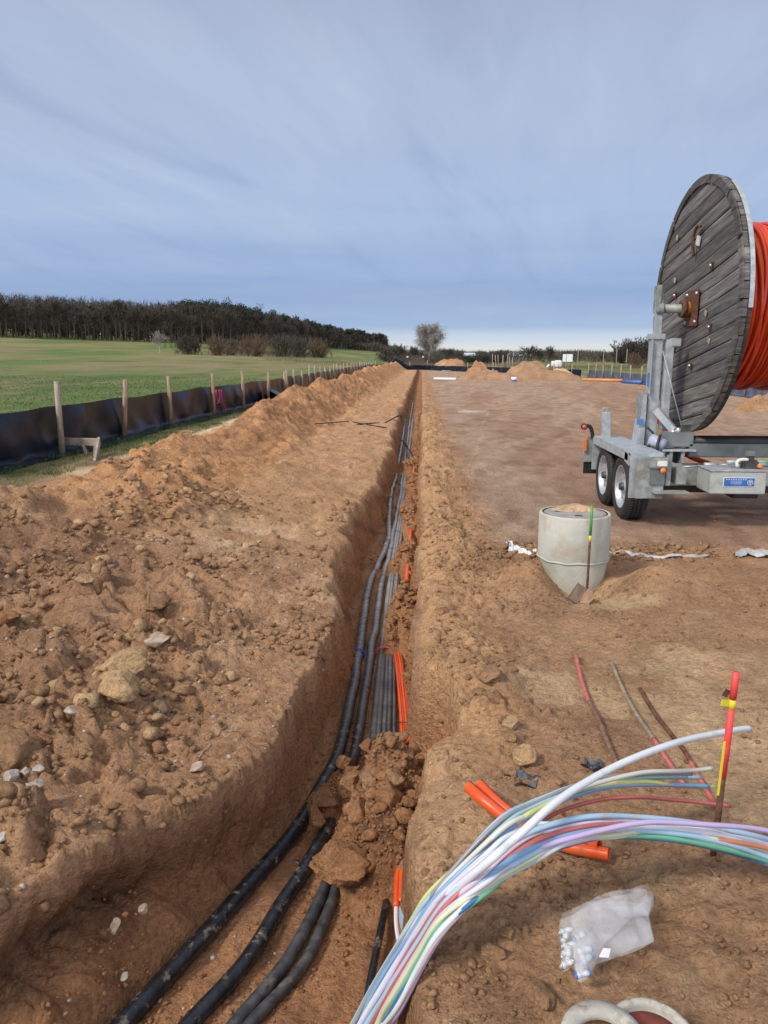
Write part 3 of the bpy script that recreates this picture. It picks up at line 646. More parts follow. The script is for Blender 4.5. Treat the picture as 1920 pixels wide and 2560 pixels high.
    yr = ss(120, 160, y); k = np.maximum(k, yr); k = np.maximum(k, ss(14.2, 15.2, x) * ss(-20, -10, y) * .9)
    sm = fbm(x * .06, y * .02, 4, 311); fine = fbm(x * .9, y * .35, 4, 312)
    g = np.tile(np.array([.125, .182, .055]), (n, 1)); g = mixv(g, (.24, .21, .10), ss(-.15, .45, sm + .5 * fine)); g = mixv(g, (.27, .23, .11), ss(.05, .4, fbm(x * 1.3, y * .5, 4, 330)) * ss(60, 20, y) * .7); g = mixv(g, (.26, .19, .12), ss(.25, .5, fbm(x * .25, y * .09, 4, 331)) * .6); g = mixv(g, (.09, .14, .042), ss(.05, .5, fbm(x * .3 + 7, y * .1, 3, 313)) * .7)
    g = mixv(g, (.27, .20, .115), ss(60, 110, y) * ss(250, 150, y) * ss(.0, .5, fbm(x * .03, y * .05 + 4, 3, 314)) * .8 * (x < -8))
    g = mixv(g, (.11, .16, .05), ss(120, 170, y) * ss(.1, -.3, sm) * .6)
    c_ = c_ * (1 - k[:, None]) + g * k[:, None]
    c_ = c_ * (1 - .0 * k[:, None]) * np.where(k[:, None] > .5, 1.0, np.array([1.35, 1.24, 1.12]))
    return c_, k
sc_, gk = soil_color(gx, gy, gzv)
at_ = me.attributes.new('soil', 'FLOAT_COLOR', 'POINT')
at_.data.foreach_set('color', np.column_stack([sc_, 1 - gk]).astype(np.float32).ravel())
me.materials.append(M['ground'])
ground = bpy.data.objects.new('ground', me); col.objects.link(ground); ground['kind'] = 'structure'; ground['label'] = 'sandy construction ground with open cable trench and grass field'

# ------------------------------------------------------------------ clods
def ico(sub):
    bm = bmesh.new(); bmesh.ops.create_icosphere(bm, subdivisions=sub, radius=1); bm.verts.index_update()
    V = np.array([v.co[:] for v in bm.verts]); Fc = np.array([[v.index for v in f.verts] for f in bm.faces]); bm.free(); return V, Fc
def rock_shape(sub, seed, jag=.35, flat=.75, cuts=7):
    V, Fc = ico(sub); r_ = np.random.default_rng(seed)
    for _ in range(cuts):                                     # planar chips
        d = r_.normal(size=3); d /= np.linalg.norm(d); k = r_.uniform(.42, .85); s_ = V @ d
        V = V - np.clip(s_ - k, 0, None)[:, None] * d
    if sub >= 3:
        o3 = r_.uniform(0, 50, 3); f = 1 + jag * (.22 * vn3(V * 1.9 + o3, 1) + .14 * vn3(V * 4.3 + o3, 2) + .09 * vn3(V * 9 + o3, 3) - .10 * np.abs(vn3(V * 6 + o3, 4)))
        if sub >= 4: f = f + jag * .07 * vn3(V * 19 + o3, 5)
        V = V * f[:, None]
    elif jag:
        f = 1 + jag * .28 * np.sin(V @ r_.normal(size=3) * 3.1 + r_.uniform(0, 6)) + jag * .20 * np.sin(V @ r_.normal(size=3) * 6 + r_.uniform(0, 6))
        f = f + jag * .12 * r_.normal(size=len(V)) * (.5 if sub > 2 else 1)
        V = V * f[:, None]
    V[:, 2] *= flat; V[:, 0] *= r_.uniform(.8, 1.25); return V, Fc
TPL = [rock_shape(1, 500 + i, .5) for i in range(8)]
TPL2 = [rock_shape(2, 600 + i, .45) for i in range(6)]
def scatter(name, n, fn, size, mat, label, tpl=TPL, seed=1, sink=.25):
    r_ = np.random.default_rng(seed); pts = fn(r_, n); n = len(pts)
    z = height(pts[:, 0], pts[:, 1]); sz = size(r_, n, pts); Vs = []; Fs = []; off = 0
    an = r_.uniform(0, 6.28, n); ti = r_.integers(0, len(tpl), n); tilt = r_.normal(0, .35, n)
    for k, (V, Fc) in enumerate(tpl):
        idx = np.where(ti == k)[0]
        if not len(idx): continue
        ca, sa = np.cos(an[idx]), np.sin(an[idx]); ct, st = np.cos(tilt[idx]), np.sin(tilt[idx])
        x0, y0, z0 = V[:, 0][None], V[:, 1][None], V[:, 2][None]
        y1 = y0 * ct[:, None] - z0 * st[:, None]; z1 = y0 * st[:, None] + z0 * ct[:, None]
        x2 = x0 * ca[:, None] - y1 * sa[:, None]; y2 = x0 * sa[:, None] + y1 * ca[:, None]
        W = np.stack([x2, y2, z1], -1) * sz[idx][:, None, None] + np.stack([pts[idx, 0], pts[idx, 1], z[idx] + sz[idx] * (.5 - sink)], -1)[:, None]
        Vs.append(W.reshape(-1, 3)); m = len(V)
        Fs.append((Fc[None] + (np.arange(len(idx)) * m)[:, None, None]).reshape(-1, 3) + off); off += len(idx) * m
    V = np.concatenate(Vs); Fc = np.concatenate(Fs)
    me = bpy.data.meshes.new(name); me.vertices.add(len(V)); me.vertices.foreach_set('co', V.astype(np.float32).ravel())
    me.loops.add(Fc.size); me.polygons.add(len(Fc)); me.loops.foreach_set('vertex_index', Fc.astype(np.int32).ravel())
    me.polygons.foreach_set('loop_start', np.arange(len(Fc), dtype=np.int32) * 3); me.update(); me.materials.append(mat)
    o = bpy.data.objects.new(name, me); col.objects.link(o); o['kind'] = 'stuff'; o['label'] = label; return o
def region(dens):
    def fn(r_, n):
        out = []
        tot = 0
        while tot < n:
            Y = 1.3 * (dens['y1'] / 1.3) ** r_.uniform(0, 1, n * 2); X = r_.uniform(dens['x0'], dens['x1'], n * 2)
            keep = r_.uniform(0, 1, n * 2) < dens['f'](X, Y); keep &= (Y > dens.get('y0', 1.3))
            p = np.column_stack([X, Y])[keep]; out.append(p); tot += len(p)
        return np.concatenate(out)[:n]
    return fn
def intr(x, y): return (x > lip(y, -1) + .02) & (x < lip(y, 1) - .02)
def powsize(a, b, p, grow=.06):
    return lambda r_, n, pts: (a + (b - a) * r_.uniform(0, 1, n) ** p) * (1 + grow * pts[:, 1])
leftf = lambda x, y: np.where(intr(x, y) | (x > -.2), 0, np.clip(.25 + fbm(x * 1.6, y * 1.6, 3, 400) * 1.5, .03, 1) * ss(-4.6, -3.8, x))
scatter('loose_soil', 10000, region(dict(x0=-3.6, x1=-.4, y1=9, f=leftf)), powsize(.004, .030, 4), M['clod'], 'crumbs of dug soil strewn over the left bank', seed=2)
scatter('loose_soil', 420, region(dict(x0=-3.4, x1=-1.0, y1=7.5, f=leftf)), powsize(.012, .05, 2.6, .03), M['clod'], 'fist sized brown soil lumps strewn over the left bank', tpl=TPL2, seed=3)
scatter('loose_soil', 260, region(dict(x0=-3.4, x1=-.9, y1=7.5, f=leftf)), powsize(.015, .05, 2.4, .03), M['clod_pale'], 'pale crumbly soil lumps among the brown ones on the left bank', tpl=TPL2, seed=4)
rightf = lambda x, y: np.where(intr(x, y) | (x < .02), 0, np.clip(.15 + fbm(x * 1.8, y * 1.8, 3, 401) * 1.3, .03, 1) * (ss(7.0, 6.3, y) + ss(.9, .45, x)))
scatter('loose_soil', 5500, region(dict(x0=0, x1=3.2, y1=8, f=rightf)), powsize(.003, .016, 3.5), M['clod'], 'crumbs of soil strewn over the right bank', seed=5)
ditchf = lambda x, y: ss(.45, .7, x) * ss(2.75, 2.3, x) * gau(x * 0, y, 0, 6.35 + .1 * x, 1, .2)
scatter('loose_soil', 1400, region(dict(x0=.4, x1=2.9, y0=5.9, y1=7, f=ditchf)), powsize(.008, .04, 3, .0), M['clod'], 'rough clods in the shallow ditch behind the manhole', tpl=TPL2, seed=6)
vergef = lambda x, y: ss(.02, .1, x) * ss(.65, .4, x) * np.clip(.3 + fbm(x * 2, y, 3, 402), 0, 1)
scatter('loose_soil', 900, region(dict(x0=0, x1=.8, y0=3, y1=25, f=vergef)), powsize(.005, .026, 3, .05), M['clod'], 'crumbled clods along the right edge of the trench', seed=7)
def heapf(x, y):
    hp = 0
    for (a, b, sx, sy, hh) in HEAPS[:7]: hp = np.maximum(hp, hh * gau(x, y, a, b, sx, sy, 1.35))
    return ss(.05, .2, hp) * intr(x, y)
scatter('collapsed_soil', 2600, region(dict(x0=-.75, x1=.1, y0=2.3, y1=3.8, f=heapf)), powsize(.003, .012, 2, .0), M['clod_red'], 'crumbs over the soil heap in the near trench', tpl=TPL, seed=18, sink=.1)
scatter('collapsed_soil', 230, region(dict(x0=-.75, x1=.1, y0=2.3, y1=3.8, f=heapf)), powsize(.005, .045, 2.6, .0), M['clod_red'], 'heap of moist soil fallen across the cables in the near trench', tpl=TPL2, seed=8, sink=.1)
def heapg(x, y):
    hp = 0
    for (a, b, sx, sy, hh) in HEAPS[7:]: hp = np.maximum(hp, hh * gau(x, y, a, b, sx, sy, 1.35))
    return ss(.04, .16, hp) * intr(x, y)
scatter('collapsed_soil', 700, region(dict(x0=-.75, x1=.1, y0=3.6, y1=20, f=heapg)), powsize(.006, .030, 2.8, .05), M['clod_red'], 'crumbling soil fallen across the cables farther along the trench', tpl=TPL2, seed=9, sink=.1)
floorf = lambda x, y: intr(x, y) * np.clip(.1 + fbm(x * 3, y * 2, 3, 403), .02, 1)
scatter('loose_soil', 2400, region(dict(x0=-1.3, x1=.05, y1=9, f=floorf)), powsize(.003, .014, 3, .05), M['clod_red'], 'moist crumbs on the trench floor', seed=10)
gritf = lambda x, y: np.where(intr(x, y), .1, np.clip(.1 + fbm(x * 2, y * 2, 3, 404) * .8, .03, 1)) * (x < -.3)
scatter('gravel', 700, region(dict(x0=-3, x1=-.5, y1=6, f=gritf)), powsize(.004, .013, 2, .05), M['stone'], 'small pale pebbles strewn over the left bank', seed=12)

def clod(name, x, y, wpx, mat, label, cat, z=None, flat=.7, sub=4, seed=0, jag=.5, asp=1.0, sink=.3, group=None, tilt=(0, 0, 0)):
    p = G(x, y, True) if z is None else P(x, y, z)
    dist = np.linalg.norm(p - np.array([0, 0, H])); r_ = wpx * S_ / F * dist / 2
    V, Fc = rock_shape(sub, seed, jag, flat, 11)
    V[:, 0] *= 1; V[:, 1] *= asp
    V = V * (r_ / np.abs(V[:, 0]).max())
    a = random.uniform(-.4, .4)
    from mathutils import Euler
    Rm = np.array(Euler((tilt[0], tilt[1], tilt[2] + a)).to_matrix()); V = V @ Rm.T
    zb = V[:, 2].min()
    base = np.array([p[0], p[1] + r_ * .3, (hz(p[0], p[1] + r_ * .3) if z is None else z)])
    V = V + base - [0, 0, zb + (V[:, 2].max() - zb) * sink]
    o = mesh_obj(name, V, Fc, mat, None, False, base); tag(o, label, cat, group)
    me_ = o.data; me_.polygons.foreach_set('use_smooth', [True] * len(me_.polygons)); return o
CL = [
 ('soil_clod', 262, 1450, 118, 'clod_pale', 'large pale sandy clod lying behind another pale clod on the left bank', dict(seed=21, flat=.55, asp=.8)),
 ('soil_clod', 240, 1518, 112, 'clod_pale', 'large pale sandy clod with ragged underside on the left bank', dict(seed=22, flat=.6, asp=.8)),
 ('soil_clod', 70, 1400, 78, 'clod', 'smooth rounded tan clod at the left edge of the picture, top of the near bank', dict(seed=23, flat=.9, jag=.2)),
 ('stone', 339, 1400, 55, 'stone_warm', 'smooth brown oval fieldstone on the left bank', dict(seed=24, flat=.65, jag=.12)),
 ('soil_clod', 38, 1640, 110, 'clod', 'angular brown clod with pointed top above the white stones', dict(seed=25, flat=.9, jag=.7)),
 ('stone', 28, 1707, 38, 'stone', 'largest of the white stones at the left edge', dict(seed=26, jag=.2)),
 ('stone', 56, 1684, 22, 'stone', 'small white stone touching the upper side of the largest one at left edge', dict(seed=27, jag=.2)),
 ('stone', 78, 1672, 30, 'stone', 'tall white stone at the top right of the white group', dict(seed=28, jag=.3)),
 ('stone', 64, 1708, 22, 'stone', 'small white stone at the right of the largest one', dict(seed=29, jag=.2)),
 ('stone', 82, 1697, 20, 'stone', 'small white stone at the lower right end of the white group', dict(seed=30, jag=.2)),
 ('stone', 157, 1572, 44, 'stone', 'pale rounded stone between brown clods on the left bank', dict(seed=31, jag=.2)),
 ('stone', 425, 1672, 34, 'stone_warm', 'flat orange brown stone near the edge of the hollowed bank', dict(seed=32, flat=.4, jag=.5)),
 ('stone', 249, 2010, 20, 'stone_warm', 'upright tan stone at the foot of the hollowed bank', dict(seed=33, flat=1.6, jag=.25)),
 ('stone', 310, 1982, 20, 'stone_warm', 'small round tan stone right of the upright one in the trench side', dict(seed=34, jag=.2)),
 ('stone', 266, 2122, 18, 'stone', 'pale stone low beside the thickest cable', dict(seed=35, flat=1.1, jag=.2)),
 ('stone', 4, 1832, 26, 'stone', 'white stone cut by the left edge of the picture', dict(seed=36, jag=.2)),
 ('soil_clod', 1107, 1575, 48, 'clod_pale', 'pale two lobed clod on the right bank', dict(seed=41, jag=.4)),
 ('soil_clod', 1134, 1660, 48, 'clod_pale', 'round tan clod standing in a black film scrap', dict(seed=42, flat=.95, jag=.3)),
 ('soil_clod', 1100, 1605, 36, 'clod', 'brown clod just in front of the pale two lobed one', dict(seed=43, jag=.4)),
 ('soil_clod', 1060, 1480, 60, 'clod', 'brown clod at the top of the row along the right bank', dict(seed=44, jag=.5, flat=.6)),
 ('soil_clod', 1030, 1500, 40, 'clod', 'flat brown clod beside the notch in the right trench wall', dict(seed=45, jag=.6, flat=.4)),
 ('soil_clod', 1068, 1530, 36, 'clod', 'brown clod in the middle of the row along the right bank', dict(seed=46, jag=.5)),
 ('soil_clod', 1070, 1760, 40, 'clod', 'brown clod lying below the orange duct offcuts', dict(seed=47, jag=.5, flat=.6)),
 ('soil_clod', 1060, 2075, 60, 'clod', 'brown clod in front of the pale slab by the tube bundle', dict(seed=48, jag=.5, flat=.6)),
 ('soil_clod', 1100, 2040, 36, 'clod', 'small round clod left of the plastic bag', dict(seed=49, jag=.3)),
 ('soil_clod', 1170, 2165, 60, 'clod', 'flat clod above the dirty white pots', dict(seed=50, jag=.4, flat=.4)),
 ('soil_clod', 300, 1230, 46, 'clod', 'brown clod under the foot of the orange sand heap', dict(seed=51, jag=.5)),
 ('soil_clod', 330, 1310, 70, 'clod', 'long brown clod in the gully of the left bank', dict(seed=52, jag=.6, asp=1.5)),
 ('soil_clod', 120, 1300, 80, 'clod', 'broad tan clod on the slope at the left edge', dict(seed=53, jag=.5, flat=.5)),
 ('soil_clod', 180, 1270, 40, 'clod_pale', 'small pale clod upslope of the broad tan one', dict(seed=54, jag=.5)),
 ('soil_clod', 10, 1345, 70, 'clod_red', 'reddish clod cut by the left edge above the smooth rounded one', dict(seed=55, jag=.6)),
 ('soil_clod', 475, 1480, 40, 'clod', 'brown clod near the lip of the bank above the trench', dict(seed=56, jag=.5)),
]
for i, (nm, x, y, wpx, mt, lb, kw) in enumerate(CL):
    clod(nm, x, y, wpx, M[mt], lb, 'stone' if nm == 'stone' else 'soil clod', **kw)
TCL = [
 (727, 1893, 132, 'clod_red', -.33, 'large ragged reddish clod resting on the black cables', dict(seed=61, flat=.62, asp=.8, jag=.75, sub=4)),
 (832, 1790, 92, 'clod_dark', -.24, 'large flat broken slab of soil on the heap in the trench', dict(seed=62, flat=.45, jag=.25, tilt=(.5, 0, 0))),
 (842, 1745, 62, 'clod_red', -.20, 'domed clod split from the flat slab below it', dict(seed=63, flat=.7, jag=.3)),
 (775, 1760, 54, 'clod_red', -.26, 'smooth rounded clod left of the domed one', dict(seed=64, jag=.25)),
 (760, 1700, 54, 'clod_red', -.27, 'rounded clod at the upper left of the fallen heap', dict(seed=65, jag=.4)),
 (800, 1690, 48, 'clod', -.20, 'lumpy clod in the middle of the fallen heap', dict(seed=66, jag=.4)),
 (700, 1735, 60, 'clod_dark', -.36, 'dark clod covering the thickest cable', dict(seed=67, jag=.5, flat=.6)),
 (682, 1772, 44, 'clod_dark', -.38, 'dark clod below the one that covers the thickest cable', dict(seed=68, jag=.5)),
 (850, 1690, 50, 'clod', -.14, 'lumpy clod at the right of the fallen heap', dict(seed=69, jag=.5)),
 (745, 1655, 44, 'clod_red', -.30, 'flattish clod at the far left end of the fallen heap', dict(seed=70, jag=.4)),
 (795, 1618, 40, 'clod_dark', -.25, 'oval dark clod lying against the thin black cables', dict(seed=71, jag=.3, flat=.6)),
 (870, 1640, 44, 'clod', -.12, 'clod at the far right end of the fallen heap', dict(seed=72, jag=.4)),
 (790, 1820, 46, 'clod', -.30, 'pale brown clod between the big slab and the ragged clod', dict(seed=73, jag=.5)),
]
for (x, y, wpx, mt, z, lb, kw) in TCL: clod('soil_clod', x, y, wpx, M[mt], lb, 'soil clod', z=None if z > 0 else z, **kw)

# ------------------------------------------------------------------ cables in the trench
def cable(name, pts, r_, mat, label, cat, group=None, z0=-TD, res=8, n=12, wob=0.0, cap=True, lift=None):
    W = []
    for i, q_ in enumerate(pts):
        p = P(q_[0], q_[1], z0 + r_ + (q_[2] if len(q_) > 2 else 0)); W.append(p)
    W = spline(np.array(W), res)
    if wob: W[:, 0] += .085 * ss(6.3, 8.6, W[:, 1]) * ss(30, 16, W[:, 1]) * (1 if 'thickest' in label else .5)
    if wob: W[:, 0] += wob * np.array([float(vn(np.array([y_ * 3.0]), np.array([float(len(label))]), 9)[0]) for y_ in W[:, 1]])
    m = MB().tube(W, r_, n, cap); o = m.build(name, mat, None, True); tag(o, label, cat, group); return o, W
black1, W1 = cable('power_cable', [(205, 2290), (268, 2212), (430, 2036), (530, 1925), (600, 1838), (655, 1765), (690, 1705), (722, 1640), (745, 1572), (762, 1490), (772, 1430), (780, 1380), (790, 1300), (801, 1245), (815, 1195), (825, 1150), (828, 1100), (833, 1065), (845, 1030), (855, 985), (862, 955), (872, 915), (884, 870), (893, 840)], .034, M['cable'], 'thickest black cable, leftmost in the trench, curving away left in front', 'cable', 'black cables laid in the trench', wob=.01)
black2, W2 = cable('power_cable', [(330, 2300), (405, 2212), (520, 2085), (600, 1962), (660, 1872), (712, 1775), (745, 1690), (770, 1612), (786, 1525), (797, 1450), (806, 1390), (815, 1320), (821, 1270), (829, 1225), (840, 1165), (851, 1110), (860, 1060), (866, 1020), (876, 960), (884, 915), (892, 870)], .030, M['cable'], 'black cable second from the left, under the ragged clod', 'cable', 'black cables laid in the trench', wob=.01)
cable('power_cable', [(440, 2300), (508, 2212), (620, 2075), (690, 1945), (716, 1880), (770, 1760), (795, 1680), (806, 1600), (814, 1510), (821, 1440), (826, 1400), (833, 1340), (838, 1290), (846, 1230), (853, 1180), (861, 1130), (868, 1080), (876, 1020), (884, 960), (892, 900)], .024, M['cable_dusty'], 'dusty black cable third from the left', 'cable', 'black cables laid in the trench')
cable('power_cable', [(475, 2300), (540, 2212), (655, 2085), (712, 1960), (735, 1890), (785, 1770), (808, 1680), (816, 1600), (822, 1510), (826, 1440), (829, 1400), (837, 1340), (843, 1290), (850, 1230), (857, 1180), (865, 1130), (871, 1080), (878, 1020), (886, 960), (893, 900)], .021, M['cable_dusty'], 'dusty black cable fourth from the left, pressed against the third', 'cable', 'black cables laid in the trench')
for k, (dx, zz, lb) in enumerate([(.045, .0, 'thin black cable left in the flat bundle beyond the fallen heap'), (.078, .015, 'thin black cable in the middle of the flat bundle beyond the fallen heap'), (.112, .0, 'thin black cable right in the flat bundle beyond the fallen heap')]):
    base_ = [(816, 1600), (822, 1510), (826, 1440), (829, 1400), (837, 1340), (843, 1290), (850, 1230), (857, 1180), (865, 1130), (871, 1080)]
    W = spline(np.array([P(x, y, -TD + .018 + zz) + [dx - .012, 0, 0] for x, y in [(812, 1690)] + base_]), 8); W[:, 0] -= .006 * (W[:, 1] - 3) * (k)
    tag(MB().tube(W, .017, 10).build('power_cable', M['cable_dusty' if k != 1 else 'cable'], None, True), lb, 'cable', 'thin cables of the flat bundle')
cable('power_cable', [(740, 2300), (783, 2212), (800, 2120), (822, 2010), (835, 1945), (846, 1890)], .014, M['cable'], 'single thin black cable beside the colourful tube bundle', 'cable', z0=-TD + .03)
# orange ducts, visible between the heaps
for off, lb in ((0, 'striped orange duct in the trench, left one of the pair'), (.030, 'striped orange duct in the trench, right one of the pair')):
    W = np.array([P(x, y, -TD + .05) + [off * .9 - .004, 0, 0] for x, y in [(872, 1600), (871, 1560), (866, 1500), (860, 1440), (855, 1398)]]); W[-1, 2] -= .02
    t_ = thing('orange_duct', W.mean(0) * [1, 1, 0] + [0, 0, -TD], lb, 'duct', 'pair of orange ducts beyond the fallen heap')
    MB().tube(spline(W, 8), .016, 14).build('pipe', M['orange'], t_, True)
    MB().tube(spline(W + [-.002, -.002, .0152], 8), .0022, 6).build('stripe', M['stripe'], t_, True)
tie = MB().tube([P(864, 1560, -TD + .075) + [-.022, 0, 0], P(868, 1560, -TD + .088), P(880, 1560, -TD + .086), P(886, 1560, -TD + .05)], .003, 6, res=4).build('cable_tie', M['black'], None, True); tag(tie, 'black cable tie around the pair of orange ducts', 'cable tie')
for (a, b_, lb) in [([(885, 1172), (888, 1140), (893, 1108)], .02, 'short exposed length of orange duct far along the trench'), ([(879, 1245), (881, 1222)], .02, 'tiny exposed tip of orange duct between two soil heaps'), ([(893, 1020), (895, 1010)], .02, 'farthest exposed bit of orange duct in the trench'), ]:
    W = np.array([P(x, y, -TD + .10 + (.06 if 'tiny' in lb or 'farthest' in lb else 0)) for x, y in a]); W = np.vstack([W[0] - (W[1] - W[0]) * .3 - [0, 0, .08], W, W[-1] + (W[-1] - W[-2]) * .3 - [0, 0, .08]])
    tag(MB().tube(W, b_, 12, res=6).build('orange_duct', M['orange'], None, True), lb, 'duct')
# coloured ties
def ring_at(W, y, r_, mat, label, tail=None, rx=1.0):
    i = int(np.argmin(np.abs(W[:, 1] - y))); c_ = W[i]; T = W[min(i + 2, len(W) - 1)] - W[i - 2]; T /= np.linalg.norm(T); sx = np.cross(T, [0, 0, 1]); sx /= np.linalg.norm(sx); uz = np.cross(sx, T)
    pts = [c_ + (r_ + .004) * (rx * math.cos(a) * sx + math.sin(a) * uz) for a in np.linspace(R(-60), R(240), 18)]
    t_ = thing('cable_tie', c_, label, 'cable tie'); MB().tube(np.array(pts), .0065, 8).build('strap', mat, t_, True)
    if tail is not None:
        e = c_ + r_ * (rx * -1 * sx) ; MB().beam(e, e + np.array(tail), .014, .006, .001).build('tail', mat, t_)
    return t_
ring_at(W1, P(778, 1412, -TD + .03)[1], .038, M['tie_blue'], 'bright blue tie around the thickest black cable', (-.05, -.02, .01))
tb = np.array([P(830, 1412, -TD + .02)] * 3); tb[0] -= [0, .03, 0]; tb[2] += [0, .03, 0]
c_ = P(831, 1412, -TD + .03)
tt = thing('cable_tie', c_, 'pinkish red tie around the flat bundle of thin cables', 'cable tie')
MB().tube(np.array([c_ + [.062 * math.cos(a), 0, .05 * math.sin(a)] for a in np.linspace(R(-10), R(190), 16)]), .0065, 8).build('strap', M['tie_red'], tt, True)
ring_at(W1, P(820, 1172, -TD + .03)[1], .040, M['tie_grey'], 'grey tie with loose tail around the thickest cable farther away', (-.08, -.02, .02))
ring_at(W1, P(829, 1080, -TD + .03)[1], .040, M['tie_grey'], 'grey tie at the bend of the thickest cable', None)
# black cables poking out of the trench far off
def wtube(name, pts, r_, mat, label, cat, group=None, res=8, n=8):
    o = MB().tube(np.array(pts), r_, n, res=res).build(name, mat, None, True); return tag(o, label, cat, group)
a0 = [G(x, y, True) + [0, 0, .015] for x, y in [(680, 917), (720, 914), (755, 912), (790, 918)]]
wtube('loose_cable', a0 + [G(835, 926, True) + [0, 0, .02]], .013, M['cable_thin'], 'black cable end lying flat on the left bank far along the trench', 'cable')
Yc_ = G(800, 915)[1]
wtube('loose_cable', [G(770, 919, True) + [0, 0, .02], G(800, 917, True) + [0, 0, .03], PY(830, 913, Yc_), PY(850, 903, Yc_), PY(862, 898, Yc_), PY(872, 902, Yc_), PY(876, 920, Yc_ - .6), PY(877, 945, Yc_ - 1.2), P(880, 985, -.42), P(886, 1000, -.44)], .018, M['cable_thin'], 'black cable arching out of the trench onto the left bank', 'cable')
wtube('loose_cable', [P(862, 938, .02), P(870, 952, -.1), P(880, 966, -.25), P(888, 978, -.35), P(892, 990, -.42)], .014, M['cable_thin'], 'short black cable end leaning on the left trench wall', 'cable')

# ------------------------------------------------------------------ microducts
TC = dict(white=(.80, .84, .90), cream=(.76, .74, .66), grey=(.32, .34, .38), aqua=(.42, .70, .76), yellow=(.74, .76, .26), blue=(.24, .45, .72), red=(.62, .16, .15), lblue=(.42, .64, .82), pink=(.78, .60, .66), purple=(.58, .48, .78), green=(.16, .52, .33), navy=(.06, .20, .42), pyellow=(.74, .74, .50), orange=(.74, .26, .12), violetwhite=(.68, .68, .86), mint=(.50, .74, .66))
for k_, v_ in TC.items(): M['t_' + k_] = surf(k_ + ' microduct', tuple(a * .76 for a in v_), tuple(min(1, a * .90) for a in v_), .30, scale=2.5, dirt=(.46, .36, .26), dlo=.60, dhi=.76, dscale=14)
def c7(x, y): return ((960 + x / 1.728) / S_, (1600 + y / 1.728) / S_)
Lp = [(-330, 2080), (-230, 1830), (-110, 1590), (0, 1400), (120, 1205), (230, 1052), (330, 925), (440, 815)]
Rp = [(-170, 2080), (-90, 1850), (10, 1680), (60, 1600), (170, 1420), (270, 1265), (385, 1120), (500, 1010)]
zL = [-.46, -.36, -.22, -.10, .05, .16, .24, .29]
